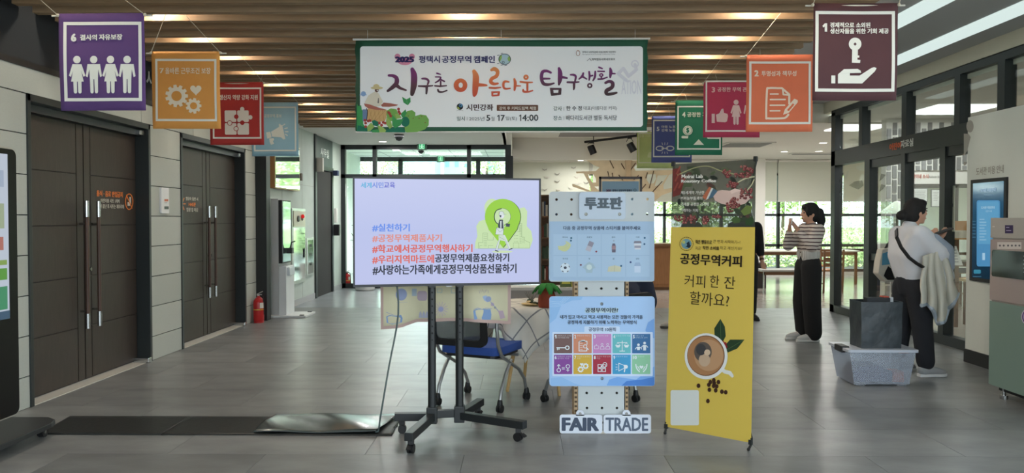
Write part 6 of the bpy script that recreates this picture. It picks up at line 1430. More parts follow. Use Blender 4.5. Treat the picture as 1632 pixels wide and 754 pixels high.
for k in range(n): k2 = (k + 1) % n; fs.append((rows * n + k, rows * n + k2, b0_ + rows * n + k2, b0_ + rows * n + k))
fs.append(tuple(range(n))[::-1]); q.add(vs, fs); q.build('bag_body', mat((40, 48, 54), .3, noise=.3, scale=14, bump=.35, bscale=12), bg_, smooth=True)
for i, (x, w_, h_, c_, lb) in enumerate([(2.99, .2, .05, (30, 34, 40), 'dark box sticking out of the black woven bag'), (3.14, .05, .06, (176, 70, 50), 'small red-topped packet in the mouth of the black bag'), (3.2, .035, .05, (196, 200, 204), 'white carton edge in the mouth of the black bag')]):
    q = MB(); q.box(x, x + w_, 6.72 + i * .02, 6.80 + i * .02, zb0 + .1, zb0 + bh + h_ - .02); tag(q.build('packed_item', mat(c_, .6), bevel=.004), lb, 'packet')

# ------------------------------------------------------------------ ticket-machine style cabinet at the right
FX = 3.75
mc = empty('vending_cabinet', (FX + .3, 5.8, 0), 'tall pinkish and grey-green cabinet machine with a dark window at the right edge', 'machine')
q = MB(); q.box(FX + .012, 4.36, 5.3, 6.235, .1, 1.425); q.build('body', mat((168, 160, 152), .5), mc, bevel=.01)
Fm = Frame((FX + .0, 6.24, 0), (0, -1, 0), (0, 0, 1)); p = Print(Fm)
def mz(y, x=1590): return p.P(x, y)[1]
def mpanel(nm, v0, v1, c, d=.012):
    q = MB(); q.fbox(Fm, .0, .94, v0, v1, -.013, 0); return q.build(nm, c, mc, bevel=.003)
za = p.P(1574, 380)[1]; zb_ = p.P(1574, 478)[1]
mpanel('top_panel', za + .006, 1.43, mat((172, 168, 162), .45)); mpanel('door_panel', zb_ + .006, za - .006, mat((164, 150, 146), .45)); mpanel('lower_panel', .1, zb_ - .006, mat((122, 144, 134), .45))
q = MB(); a = p.P(1581, 440); b_ = p.P(1581, 398); q.prism([Fm.at(u, v, .0) for u, v in rr_uv(a[0], a[1], .9, b_[1], .02)], Fm.n * .004); q.build('oven_window', mat((16, 18, 22), .1), mc)
p = Print(Fm, base=.001); a = p.P(1589.5, 396.5); p.rect(1589.5, 386, 1628, 397, (214, 208, 204), 0)
for x in (1594, 1600, 1607, 1613, 1619, 1625): p.disc(x, 391.5, 1.6, (90, 90, 96), 1, n=10)
p.rect(1602, 359, 1615, 372, (54, 40, 84), 1); p.rect(1604, 362, 1609, 363, (200, 190, 220), 2); p.rect(1604, 367, 1612, 368, (200, 190, 220), 2); p.rect(1582, 360.6, 1586, 361.8, (220, 216, 210), 2)
p.disc(1636, 505, 8, (214, 206, 222), 1, ry=12); p.ring(1636, 505, 6.5, 2, (96, 60, 130), 2, ry=10)
p.build(mc, 'printed_marks')
q = MB()
for k in range(5): q.fbox(Fm, .42, .7, mz(402) - .03 * k - .02, mz(402) - .03 * k - .012, .004, .006)
q.build('shelf_line', mat((120, 124, 128), .4), mc)
q = MB(); q.fbox(Fm, -.012, 0.0, mz(430), mz(410), -.1, -.02); q.build('side_hinge', m_steel, mc)
for x, y in ((3.82, 6.15), (4.28, 6.15), (3.82, 5.4), (4.28, 5.4)): q = MB(); q.cyl((x, y, 0), (x, y, .03), .03, 12); q.cyl((x, y, .03), (x, y, .1), .014, 10); q.build('foot', m_steel, mc)
q = MB(); q.box(FX + .06, 4.3, 5.35, 6.2, .06, .1); q.build('base_frame', m_black, mc)

# guide screen recessed on the pillar wall
Fs = Frame((4.44, 7.3, 0), (0, -1, 0), (0, 0, 1)); p = Print(Fs)
a = p.P(1548, 447); b_ = p.P(1607.5, 282)
gs_ = empty('guide_screen', (4.44, 7.05, a[1]), 'tall dark blue touch screen mounted on the white pillar wall', 'screen')
q = MB(); q.fbox(Fs, a[0], b_[0], a[1], b_[1], 0, .02); q.build('bezel', m_black, gs_, bevel=.003)
q = MB(); q.fbox(Fs, a[0] + .045, b_[0] - .035, a[1] + .035, b_[1] - .035, .02, .022); q.build('screen', ramp_mat([(0, (14, 44, 62)), (.4, (24, 66, 90)), (.75, (40, 90, 120)), (1, (70, 128, 150))], 'Z', 0, 1.1, rough=.1, emit=.8), gs_)
p = Print(Fs, base=.023, emit=.8); p.view = (1300, 160, .2121)
p.text('도서관 이용안내', 1258, 660, 1372, 688, (170, 200, 224), 3, bold=.03); p.rect(1282, 707, 1346, 713, (130, 164, 184), 3)
p.view = (1300, 300, .2121); p.poly(p.rr(1228, 90, 1404, 588, 16), (78, 148, 196), 1); p.poly(p.rr(1236, 98, 1396, 420, 14), (96, 166, 208), 2); p.text('도서관 이용안내', 1264, 135, 1364, 156, (190, 220, 236), 3, bold=.01); p.text('안내', 1298, 166, 1342, 180, (190, 220, 236), 3)
for i in range(8): p.rect(1250, 230 + i * 22, 1250 + (52 if i % 3 else 38), 238 + i * 22, (150, 196, 226), 3)
for i in range(6): p.rect(1196, 245 + i * 24, 1222, 251 + i * 24, (60, 110, 140), 3)
p.poly(p.rr(1206, 612, 1260, 642, 8), (54, 140, 168), 2); p.rect(1272, 486, 1292, 540, (176, 214, 240), 3); p.rect(1200, 660, 1262, 668, (50, 100, 124), 2)
p.build(gs_, 'screen_graphics', 'screen_lettering')

# ------------------------------------------------------------------ reading area in the distance
# timber tree
tt = empty('timber_tree', (2.5, 18.3, 0), 'life-size plywood tree cutout rising to the ceiling in the reading area', 'tree cutout')
F = Frame((0, 18.3, 0), (1, 0, 0), (0, 0, 1)); p = Print(F); p.view = (860, 200, .1592)
def ply(pts, name='branch_board', dy=0, holes=(), c=(204, 184, 148)):
    q = MB(); q.prism([F.at(*p.P(*t), dy) for t in pts], F.n * .03, None, [[F.at(*p.P(*t), dy) for t in h] for h in holes]); return q.build(name, mat(c, .6, noise=.08, scale=5), tt)
ply([(365, 462), (560, 458), (600, 420), (540, 395), (470, 350), (1010, 350), (940, 420), (960, 455), (1330, 445), (1330, 480), (1290, 500), (1235, 600), (1240, 640), (1330, 625), (1330, 660), (1220, 700), (1150, 760), (900, 1000), (900, 1700), (800, 1700), (800, 1000), (620, 760), (470, 660), (330, 612), (325, 590), (345, 588), (470, 640), (515, 655), (500, 590), (440, 480), (368, 480)],
    holes=[[(480, 492), (540, 490), (562, 530), (565, 570), (530, 575), (505, 540)], [(1075, 490), (1160, 488), (1168, 530), (1140, 580), (1095, 585), (1068, 540)], [(1180, 500), (1280, 498), (1220, 590), (1150, 610)], [(545, 610), (600, 612), (590, 650)]])
ply([(850, 350), (920, 350), (905, 480), (1000, 700), (900, 900), (890, 1700), (860, 1700), (850, 900), (760, 700), (865, 480)], 'trunk_board', .06, c=(188, 162, 124))
for a_, b2 in (((815, 380), (850, 440)), ((960, 375), (910, 445)), ((700, 350), (740, 430)), ((1078, 470), (1060, 530)), ((1140, 455), (1095, 630)), ((1225, 560), (1130, 665)), ((680, 460), (700, 540)), ((725, 475), (735, 540)), ((790, 495), (830, 550)), ((990, 500), (940, 545)), ((1060, 590), (1000, 660))):
    q = MB(); A_, B2 = F.at(*p.P(*a_), .035), F.at(*p.P(*b2), .035); q.bar(A_, B2, .02, .02, up=(0, 1, 0)); q.build('slot', mat((84, 62, 44), .8), tt)
# small bird and butterfly cut-outs on the blind
for i, (x, y) in enumerate([(914, 268), (920, 283), (888, 278), (910, 258), (868, 271), (872, 283), (934, 292), (910, 300), (868, 303), (890, 303), (888, 290), (921, 293)]):
    c = at_y(x, y, YB - .11); q = MB(); s_ = .07
    q.prism([c + V(t) * s_ for t in ((-1, 0, .6), (-.2, 0, .1), (0, 0, -.5), (.2, 0, .1), (1, 0, .6), (.5, 0, -.2), (0, 0, .2), (-.5, 0, -.2))], (0, .01, 0)); tag(q.build('paper_bird', mat((218, 212, 202) if i % 2 else (150, 146, 138), .8)), ('pale' if i % 2 else 'grey') + ' tiny paper bird on the beige blind, ' + ['second highest of the middle cluster', 'centre of the middle cluster', 'top of the left column', 'highest of them all', 'highest of the leftmost column', 'second of the leftmost column', 'far right beside a plywood branch', 'lowest of the middle cluster', 'lowest of the leftmost column', 'lowest of the column left of the middle', 'middle of the column left of the middle', 'right side of the middle cluster'][i], 'ornament', 'paper birds on the blind')
# track lights
tk = empty('track_light', (2.1, 18.0, 3.2), 'black ceiling track with two spotlights in front of the white beam', 'track light')
a = at_y(932, 226.5, 18.6); b_ = at_y(1030, 214.5, 17.6); q = MB(); q.bar(a, b_, .05, .05); q.build('rail', m_black, tk)
q = MB()
for t in (.15, .85): c = a.lerp(b_, t); q.cyl(c, V((c.x, c.y, 3.4)), .01, 8)
q.build('hanger', m_black, tk)
for (x0, y0, x1, y1), t in (((941, 232, 945, 244), .12), ((1003, 228, 1009, 240), .74)):
    c = a.lerp(b_, t); yy = c.y; s0 = at_y(x0, y0, yy); s1_ = at_y(x1, y1, yy); d = (s1_ - s0); q = MB(); q.tube([s0, s0 + d * .15, s0 + d + V((.02, 0, -.02))], [.075, .085, .085], 16); h = q.build('spotlight', m_black, tk, smooth=True)
    q = MB(); q.tube([c, s0 + V((-.07, 0, .03))], .008, 6); q.tube([c, s0 + V((.09, 0, .03))], .008, 6); q.box(c.x - .05, c.x + .05, yy - .03, yy + .03, c.z - .05, c.z); q.build('yoke', m_black, h)
# poster stand behind the pegboard
ps = empty('poster_stand', (1.22, 9.5, 0), 'black-framed poster stand showing a pale blue poster behind the pegboard', 'poster stand')
F = Frame((0, 9.5, 0), (1, 0, 0), (0, 0, 1)); p = Print(F)
o_ = [p.P(955, 281.5), p.P(1023.5, 281.5)]; zt_ = o_[0][1]; w0_, w1_ = o_[0][0], o_[1][0]
q = MB()
for u0, u1, v0, v1 in ((w0_, w1_, zt_ - .03, zt_), (w0_, w0_ + .025, .05, zt_), (w1_ - .025, w1_, .05, zt_), (w0_, w1_, .9, .93)): q.fbox(F, u0, u1, v0, v1, -.03, 0)
q.build('frame', mat((44, 28, 24), .4), ps)
q = MB(); q.fbox(F, w0_ + .03, w1_ - .03, .95, zt_ - .06, -.02, -.012); q.build('backing_board', mat((206, 200, 184), .6), ps)
q = MB(); a = p.P(960, 289); b_ = p.P(1018, 289); q.fbox(F, a[0], b_[0], 1.0, a[1], -.012, -.008); q.build('poster', mat((138, 172, 196), .5), ps)
for x in (w0_ + .012, w1_ - .012): q = MB(); q.box(x - .015, x + .015, 9.25, 9.75, 0, .04); q.build('foot', m_black, ps)
p = Print(Frame((0, 9.49, 0), (1, 0, 0), (0, 0, 1)), base=-.001); p.text('2025', 966, 302, 974, 305.6, (110, 40, 80), 2, bold=.05); p.text('평택시 공정무역 캠페인', 976, 301.8, 1007, 305.8, (40, 46, 70), 2, bold=.03); p.ring(1012, 303, 2.4, .7, (60, 90, 90), 2); p.build(ps)
# bookcase and books behind the board
WD = mat((112, 78, 48), .55, noise=.15, scale=5, stretch=(1, 1, 8)); WD2 = mat((156, 108, 66), .55, noise=.12, scale=5, stretch=(8, 1, 1))
def shelf_unit(x0, x1, y0, d, h, n, label, m, name='bookcase'):
    b_ = empty(name, ((x0 + x1) / 2, y0 + d / 2, 0), label, 'bookcase'); t = .025
    for x in (x0, x1 - t): q = MB(); q.box(x, x + t, y0, y0 + d, 0, h); q.build('side_panel', m, b_)
    q = MB(); q.box(x0, x1, y0 + d - .015, y0 + d, 0, h); q.build('back_panel', m, b_)
    for k in range(n + 1): z = .06 + (h - .06 - t) * k / n; q = MB(); q.box(x0 + t, x1 - t, y0, y0 + d - .015, z, z + t); q.build('shelf', m, b_)
    return b_
shelf_unit(.32, 1.5, 12.6, .32, 1.82, 5, 'tall dark wooden bookcase between the television and the pegboard', WD)
rn = random.Random(11); bc = [(60, 84, 66), (196, 190, 176), (130, 60, 50), (206, 186, 120), (70, 88, 110), (150, 120, 90), (40, 50, 46)]; bl_ = ['green', 'cream', 'brick red', 'straw yellow', 'slate blue', 'tan', 'black']
def book_row(x0, x1, y, z, tagtxt, group, hmax=.24):
    x = x0; nb = 0; on = ['first', 'second', 'third', 'fourth', 'fifth', 'sixth', 'seventh', 'eighth', 'ninth', 'tenth', 'eleventh', 'twelfth']
    while x < x1 - .03:
        w = rn.uniform(.022, .045); h = rn.uniform(.72, 1) * hmax; k = rn.randrange(7)
        q = MB(); q.box(x, x + w * .94, y, y + .17, z, z + h); o = q.build('book', mat(bc[k], .7)); tag(o, '%s book %s, %s from the left' % (bl_[k], tagtxt, on[nb]), 'book', group)
        nb += 1
        x += w
for k in range(5): book_row(.35, .62, 12.66, .085 + 1.735 * k / 5 + .025 - .025, 'on the dark bookcase, %s shelf' % ['bottom', 'second', 'middle', 'fourth', 'top'][k], 'books on the dark bookcase %s shelf' % ['bottom', 'second', 'middle', 'fourth', 'top'][k])
# low bench with magazines
lb_ = empty('display_bench', (.3, 11.1, 0), 'low grey bench with a white top behind the tablecloth', 'bench')
q = MB(); q.box(-.16, .95, 10.9, 11.35, .42, .46); q.build('top', mat((214, 212, 206), .5), lb_, bevel=.004); q = MB(); q.box(-.14, .93, 10.93, 11.33, 0, .42); q.build('body', mat((168, 162, 156), .6), lb_)
for i, (x, c_, ti, lb) in enumerate([(.56, (84, 104, 50), 'green and yellow magazine leaning on the low bench', 0), (.72, (176, 164, 64), 'yellow-green picture book propped beside the green magazine', 0)]):
    Fm_ = Frame((x, 11.0, .462), (1, .1, 0), (-.2, .25, 1)); q = MB(); q.fbox(Fm_, 0, .17, 0, .24, -.01, 0); o = q.build('magazine', mat(c_, .5)); tag(o, ti, 'magazine')
    pq = Print(Fm_, base=.001); 
    for k in range(3): pq.poly([(.02, .04 + k * .07), (.15, .04 + k * .07), (.14, .08 + k * .07), (.03, .075 + k * .07)], [(206, 204, 90), (60, 90, 50), (214, 214, 196)][(k + i) % 3], 1, uv=True)
    pq.build(o)
# timber service counter
ct = empty('service_counter', (2.75, 15.8, 0), 'wooden counter with a pale top seen between pegboard and yellow banner', 'counter')
a = at_z(1022, 462, 0); q = MB(); q.box(2.25, 3.02, 15.6, 16.4, .06, .88); q.build('body', WD2, ct); q = MB(); q.box(2.2, 3.06, 15.55, 16.45, .88, .93); q.build('counter_top', mat((120, 84, 52), .4), ct, bevel=.005); q = MB(); q.box(2.27, 3.0, 15.62, 16.38, 0, .06); q.build('plinth', WD, ct)
q = MB(); q.box(2.28, 2.55, 15.58, 15.6, .1, .36); q.build('book_niche', mat((30, 24, 20), .8), ct)
q = MB(); q.box(2.6, 2.98, 15.585, 15.6, .12, .84); q.build('door', WD2, ct, bevel=.004)
book_row(2.3, 2.5, 15.4, .0, 'on the floor against the wooden counter', 'books by the counter', .2)
# reading tables and benches
def table(x0, x1, y0, y1, h, label, mt_, name='reading_table', lw=.05, cat='table'):
    t_ = empty(name, ((x0 + x1) / 2, (y0 + y1) / 2, 0), label, cat)
    q = MB(); q.box(x0, x1, y0, y1, h - .035, h); q.build('tabletop', mt_, t_, bevel=.004)
    q = MB(); q.box(x0 + .05, x1 - .05, y0 + .04, y0 + .07, h - .1, h - .035); q.box(x0 + .05, x1 - .05, y1 - .07, y1 - .04, h - .1, h - .035); q.build('apron', WD, t_)
    for x in (x0 + .04, x1 - .04 - lw):
        for y in (y0 + .04, y1 - .04 - lw): q = MB(); q.box(x, x + lw, y, y + lw, 0, h - .035); q.build('leg', m_steel if lw < .04 else WD, t_)
    return t_
PT = mat((206, 202, 190), .3)
table(4.95, 7.4, 17.0, 18.0, .74, 'long pale reading table by the window behind the ponytailed visitor', PT)
table(4.62, 5.6, 14.9, 15.5, .45, 'low grey bench table nearest the yellow banner on thin metal legs', mat((150, 146, 138), .4), lw=.025, name='low_table')
q = MB(); q.box(4.75, 5.05, 16.0, 16.4, 0, .52); tag(q.build('storage_cube', mat((40, 34, 32), .6), bevel=.005), 'dark storage cube beneath the long reading table', 'storage cube')
table(6.5, 9.2, 13.2, 14.2, .74, 'pale table seen through the leftmost pane of the glass partition', PT)
def wchair(x, y, rot, label):
    r_ = empty('wooden_chair', (0, 0, 0), label, 'chair', 'wooden reading chairs')
    q = MB(); q.box(-.21, .21, -.21, .21, .42, .45); q.build('seat', WD2, r_, bevel=.004)
    for a, b2 in ((-.19, -.19), (.19, -.19)): q = MB(); q.bar((a, b2, 0), (a * 1.0, b2 - .04, .84), .03, .03); q.build('leg', WD, r_)
    for a, b2 in ((-.19, .19), (.19, .19)): q = MB(); q.bar((a, b2, 0), (a, b2, .42), .03, .03); q.build('leg', WD, r_)
    for z in (.55, .66, .77): q = MB(); q.bar((-.19, -.21, z), (.19, -.21, z), .02, .05); q.build('back_slat', WD, r_)
    for s_ in (-1, 1): q = MB(); q.bar((s_ * .19, -.19, .18), (s_ * .19, .19, .18), .02, .02); q.build('stretcher', WD, r_)
    r_.location = (x, y, 0); r_.rotation_euler = (0, 0, rot); return r_
wl_ = ['wooden chair right beside the partition post, behind the ponytailed visitor', 'wooden chair at the near side of the long reading table', 'wooden chair left-most behind the glass partition', 'second wooden chair behind the glass partition', 'wooden chair on the far side of the partition table', 'wooden chair at the far end of the partition table']
for (x, y, r_), lb in zip([(6.0, 15.2, .1), (6.5, 16.6, 0), (6.9, 12.9, 0), (7.6, 12.95, 0), (7.2, 14.6, PI), (8.3, 14.6, PI)], wl_): wchair(x, y, r_, lb)
# children's room: pale lamp, wooden stool table, leaflets
lp_ = empty('floor_lamp', (5.35, 11.0, 0), 'lamp with a white cone shade behind the sliding glass door', 'lamp')
q = MB(); q.lathe((5.30, 11.0, 1.50), [(.24, 0), (.21, .03), (.04, .17), (.0, .18)], 28); o = q.build('lamp_shade', mat((224, 226, 220), .7), lp_, smooth=True)
q = MB(); q.tube([(5.30, 11.0, .02), (5.30, 11.0, 1.6)], .012, 10); q.cyl((5.30, 11.0, 0), (5.30, 11.0, .025), .14, 20); q.build('pole', m_black, lp_, smooth=True)
table(5.95, 6.7, 9.9, 10.6, .62, 'small wooden table behind the glass near the pillar wall', mat((190, 160, 116), .5), name='small_table')
a = at_y(1515, 382, 10.2); b_ = at_y(1537, 352, 10.2)
q = MB(); q.box(a.x, b_.x + .3, 10.24, 10.3, a.z + .0, b_.z); o = q.build('orange_board', mat((206, 150, 92), .6)); tag(o, 'orange and cream noticeboard panel behind the partition glass', 'board')
q = MB(); q.box(a.x + .02, b_.x + .28, 10.235, 10.24, a.z + .02, a.z + .12); q.build('cream_sheet', mat((222, 214, 196), .6), o); q = MB(); q.box(a.x + .1, a.x + .14, 10.25, 10.29, 0, a.z); q.build('post', WD, o)
ld = Frame(at_y(1515, 423, 10.1), (1, 0, 0), (0, .35, 1)); q = MB(); q.prism([ld.at(0, 0), ld.at(.16, 0), ld.at(.12, .26), ld.at(0, .27)], ld.n * -.004); o = q.build('leaflet_stand', mat((222, 222, 216), .5)); tag(o, 'white folded leaflet standing on the small wooden table', 'leaflet')
pq = Print(ld, base=.001)
for k in range(5): pq.poly([(.02, .04 + .04 * k), (.11, .04 + .04 * k), (.11, .052 + .04 * k), (.02, .052 + .04 * k)], (150, 150, 150), 1, uv=True)
pq.build(o)
p = Print(Frame((XR + .03, 8.7, 1.5), (0, -1, 0), (0, 0, 1)), base=.001); p.view = (1300, 160, .2121)
q = MB(); a = p.P(985, 985); b_ = p.P(1045, 640); Fq = p.F; q.fbox(Fq, a[0], b_[0], a[1], b_[1], -.008, 0); o = q.build('door_notice', mat((206, 204, 190), .6)); tag(o, 'tall cream notice with red marks stuck on the glass beside the door', 'notice')
p.rect(996, 696, 1024, 712, (190, 60, 50), 1); p.rect(996, 718, 1024, 736, (190, 60, 50), 1); p.rect(996, 775, 1034, 800, (90, 88, 84), 1); p.rect(994, 755, 1020, 759, (140, 140, 136), 1); p.build(o)
q = MB(); q.box(7.3, 7.33, 8.4, 9.6, .0, 1.5); tag(q.build('room_divider', mat((190, 184, 172), .8)), 'low cream divider deep inside the childrens room', 'divider')
# ------------------------------------------------------------------ people
SKIN = mat((206, 158, 132), .55); HAIR = mat((20, 17, 17), .75, noise=.2, scale=40, stretch=(1, 1, .2))
def person(label, base, fwd, J, wear, hands=True, hair='bob', tone=SKIN, group=None, voxel=.0085, lookz=0):
    """J: joints in metres as (forward, left, up) from base; wear: list of garments"""
    B_ = V(base); f = V((fwd[0], fwd[1], 0)).normalized(); l = V((-f.y, f.x, 0))
    W_ = lambda a, b=None, c=None: B_ + f * (a[0] if b is None else a) + l * (a[1] if b is None else b) + V((0, 0, a[2] if b is None else c))
    j = {k: W_(v) for k, v in J.items()}; R3 = Matrix((f, l, V((0, 0, 1)))).transposed()
    q = MB(); ce = lambda a, b_, t: j[a].lerp(j[b_], t)
    nk = j['neck']; hd = j['head']
    limb(q, [j['pelvis'], ce('pelvis', 'neck', .5), ce('pelvis', 'neck', .85), nk], [.085, .08, .085, .052])
    limb(q, [nk - V((0, 0, .03)), hd - V((0, 0, .06))], [.052, .05])
    for s_ in 'LR':
        limb(q, [ce('pelvis', 'neck', .9), j['sh' + s_], j['el' + s_], j['wr' + s_]], [.05, .045, .036, .026])
        limb(q, [j['pelvis'], j['hip' + s_], j['kn' + s_], j['an' + s_]], [.07, .065, .048, .036])
        limb(q, [j['an' + s_], j['an' + s_].lerp(j['to' + s_], .6)], [.03, .016])
        # hand: palm, four fingers and a thumb, curled around what is held
        wr = j['wr' + s_]; hp = j.get('hand' + s_, wr + (wr - j['el' + s_]).normalized() * .1); d = (hp - wr).normalized(); side = d.cross(V((0, 0, 1))); side = side.normalized() if side.length > .1 else f.copy(); cu = j.get('curl' + s_); nrm = side.cross(d).normalized()
        if cu is not None: nrm = (cu - hp).normalized(); side = d.cross(nrm).normalized()
        pc_ = wr + d * .05; limb(q, [wr, pc_ + side * .018, pc_ + side * .022 + d * .02], [.024, .019, .016]); limb(q, [wr, pc_ - side * .018, pc_ - side * .022 + d * .02], [.024, .019, .016])
        for k, (o_, L) in enumerate(((-.03, .052), (-.01, .062), (.01, .058), (.029, .045))):
            a = pc_ + side * o_ + d * .028; b_ = a + d * L * .55 + nrm * L * .18; c_ = b_ + d * L * .22 + nrm * L * .45; limb(q, [a, b_, c_], [.0098, .009, .0078], 8)
        a = wr + d * .025 - side * .024; b_ = a + d * .03 - side * .018 + nrm * .012; limb(q, [a, b_, b_ + d * .025 + nrm * .012], [.012, .0105, .009], 8)
    # head with nose, chin, ears
    q.ball(hd, (.093, .075, .112), 20, rot=R3); q.ball(hd + f * .028 - V((0, 0, .058)), (.058, .052, .055), 16, rot=R3); q.ball(hd + f * .062 - V((0, 0, .092)), (.022, .025, .02), 12)
    q.tube([hd + f * .086 + V((0, 0, .012)), hd + f * .104 - V((0, 0, .022)), hd + f * .09 - V((0, 0, .03))], [.009, .014, .012], 8)
    q.ball(hd + f * .084 - V((0, 0, .055)), (.014, .024, .008), 10, rot=R3); q.ball(hd + f * .082 - V((0, 0, .066)), (.014, .022, .008), 10, rot=R3)
    for s_ in (-1, 1): q.ball(hd + l * s_ * .076 - f * .008 - V((0, 0, .012)), (.018, .009, .028), 10, rot=R3)
    body = remesh(q, 'person', tone, None, voxel, 3); tag(body, label, 'person', group)
    for s_ in (-1, 1):
        q = MB(); q.ball(hd + f * .082 + l * s_ * .03 + V((0, 0, .006)), (.009, .014, .008), 10, rot=R3); q.build('eye', mat((28, 22, 20), .3), body, smooth=True)
        q = MB(); q.tube([hd + f * .088 + l * s_ * .016 + V((0, 0, .028)), hd + f * .088 + l * s_ * .032 + V((0, 0, .032)), hd + f * .078 + l * s_ * .046 + V((0, 0, .026))], .0035, 6); q.build('eyebrow', HAIR, body)
    q = MB(); q.ball(hd + f * .092 - V((0, 0, .061)), (.008, .02, .004), 10, rot=R3); q.build('mouth', mat((160, 84, 80), .5), body, smooth=True)
    # hair
    q = MB(); q.ball(hd - f * .014 + V((0, 0, .022)), (.102, .087, .108), 20, rot=R3); q.ball(hd - f * .045 - V((0, 0, .03)), (.072, .082, .085), 16, rot=R3)
    if hair != 'short':
        q.ball(hd + f * .045 + V((0, 0, .075)), (.05, .07, .04), 12, rot=R3)
    if hair == 'ponytail':
        for s_ in (-1, 1): limb(q, [hd + f * .05 + l * s_ * .06 + V((0, 0, .06)), hd + f * .06 + l * s_ * .07 - V((0, 0, .0)), hd + f * .045 + l * s_ * .07 - V((0, 0, .05))], [.02, .014, .006])
        limb(q, [hd - f * .08 + V((0, 0, .04)), hd - f * .125 + V((0, 0, .02)), hd - f * .14 - V((0, 0, .08)), hd - f * .12 - V((0, 0, .19)), hd - f * .10 - V((0, 0, .26))], [.035, .04, .048, .035, .012])
    if hair == 'bun': q.ball(hd - f * .135 - V((0, 0, .035)), (.05, .05, .048), 14); limb(q, [hd - f * .08, hd - f * .13 - V((0, 0, .03))], [.05, .035])
    remesh(q, 'hair', HAIR, body, .009, 4)
    if hair == 'bun':
        q = MB(); q.lathe(hd - f * .135 - V((0, 0, .03)), [(.0, 0)], 4) if False else None; c_ = hd - f * .098 - V((0, 0, .02)); q.tube([c_ + V((0, 0, .04)), c_ + l * .035, c_ - V((0, 0, .045)), c_ - l * .035, c_ + V((0, 0, .04))], .011, 8); q.build('scrunchie', mat((206, 198, 190), .8), body, smooth=True)
    for nm, m_, chains, vx, sm in wear:
        q = MB()
        for pts, rs in chains:
            P_ = [(j[t] if isinstance(t, str) else W_(*t)) if not (isinstance(t, tuple) and isinstance(t[0], str)) else (j[t[0]].lerp(j[t[1]], t[2])) for t in pts]; limb(q, P_, rs, 16)
        remesh(q, nm, m_, body, vx, sm)
    return body, j, W_, f, l
def shoe(W_, an, to, body, m_sole, m_up, f, l):
    q = MB(); a = V((an.x, an.y, 0)); t = V((to.x, to.y, 0)); d = (t - a).normalized(); s_ = V((-d.y, d.x, 0)); L = .27; h = a - d * .07
    pr = [(0, .03), (.06, .036), (.15, .038), (.21, .042), (.25, .034), (.27, .012)]
    out = [h + d * u + s_ * w for u, w in pr] + [h + d * u - s_ * w for u, w in reversed(pr)]
    q.prism([p_ + V((0, 0, .002)) for p_ in out], (0, 0, .026)); o = q.build('shoe_sole', m_sole, body, bevel=.006, smooth=True)
    q = MB(); limb(q, [h + d * .045 + V((0, 0, .06)), h + d * .12 + V((0, 0, .055)), h + d * .2 + V((0, 0, .042)), h + d * .235 + V((0, 0, .036))], [.05, .046, .037, .03]); remesh(q, 'shoe', m_up, body, .008, 3)

# 1: visitor in the striped sweater photographing with a phone (faces left)
s = 9.08 / FPX
def fx(px, py, cx, sgn, Y): return (sgn * (px - cx) * Y / FPX, CAM.z - (py - 350) * Y / FPX)
def JJ(Y, cx, sgn, d):
    out = {}
    for k, (px, py, lat) in d.items(): a, z = fx(px, py, cx, sgn, Y); out[k] = (a, lat, z)
    return out
J1 = JJ(9.1, 1288, -1, dict(pelvis=(1286, 424, 0), neck=(1291, 361, 0), head=(1288.5, 340, 0), shL=(1293, 367, .15), elL=(1281, 392, .19), wrL=(1265, 366, .07), handL=(1260, 357, .04), shR=(1289, 366, -.15), elR=(1262, 392, -.15), wrR=(1257, 366, -.02), handR=(1256, 353, .0),
    hipL=(1287, 424, .08), hipR=(1285, 424, -.08), knL=(1287, 478, .09), knR=(1281, 478, -.09), anL=(1290, 531, .09), anR=(1283, 526, -.10), toL=(1273, 537, .09), toR=(1270, 532, -.10), curlL=(1254, 350, .0), curlR=(1262, 350, .03)))
X1 = (1288 - 830) / FPX * 9.1
STR = wave_mat((60, 26, 32), (216, 206, 198), 7.6, .2, 'Z', distort=1.2)
sw = [('sweater', STR, [(['shL', 'elL', ('elL', 'wrL', .8)], [.082, .066, .045]), (['shR', 'elR', ('elR', 'wrR', .8)], [.082, .064, .045]), ([(.0, 0, 1.06), ('pelvis', 'neck', .6), ('pelvis', 'neck', .88), 'neck'], [.115, .12, .095, .07]), (['shL', 'shR'], [.075, .075]), ([(.01, .06, 1.07), 'shL'], [.105, .075]), ([(.01, -.06, 1.07), 'shR'], [.105, .075])], .011, 6),
      ('ribbed_hem', wave_mat((180, 178, 172), (216, 214, 210), 22, .5, 'X'), [([(.01, .06, .985), (.01, .06, 1.03)], [.105, .108]), ([(.01, -.06, .985), (.01, -.06, 1.03)], [.105, .108])], .01, 3),
      ('trousers', mat((22, 22, 24), .85), [([(0, .06, .97), 'hipL', (0.01, .1, .45), (-.02, .09, .10)], [.09, .115, .105, .095]), ([(0, -.06, .97), 'hipR', (0.045, -.1, .45), (.02, -.10, .11)], [.09, .11, .10, .09]), ([(0, 0, .97), (0, 0, .86)], [.108, .11])], .011, 5)]
b1, j1, W1, f1_, l1_ = person('person with a ponytail in a striped sweater and wide black trousers holding up a phone', (X1, 9.1, 0), (-1, -.06), J1, sw, hair='ponytail')
for a, t in (('anL', 'toL'), ('anR', 'toR')): shoe(W1, j1[a], j1[t], b1, mat((220, 220, 218), .5), mat((200, 200, 198), .6), f1_, l1_)
ph = W1((1288 - 1256) * 9.1 / FPX, .02, CAM.z - (353 - 350) * 9.1 / FPX); Fp = Frame(ph, (.1, 1, 0), (.1, 0, 1)); q = MB(); q.prism([Fp.at(u, v) for u, v in rr_uv(-.07, -.035, .08, .04, .008)], Fp.n * .008); o = q.build('smartphone', mat((200, 198, 196), .4), bevel=.002); tag(o, 'pale smartphone held up by the person in the striped sweater', 'phone')

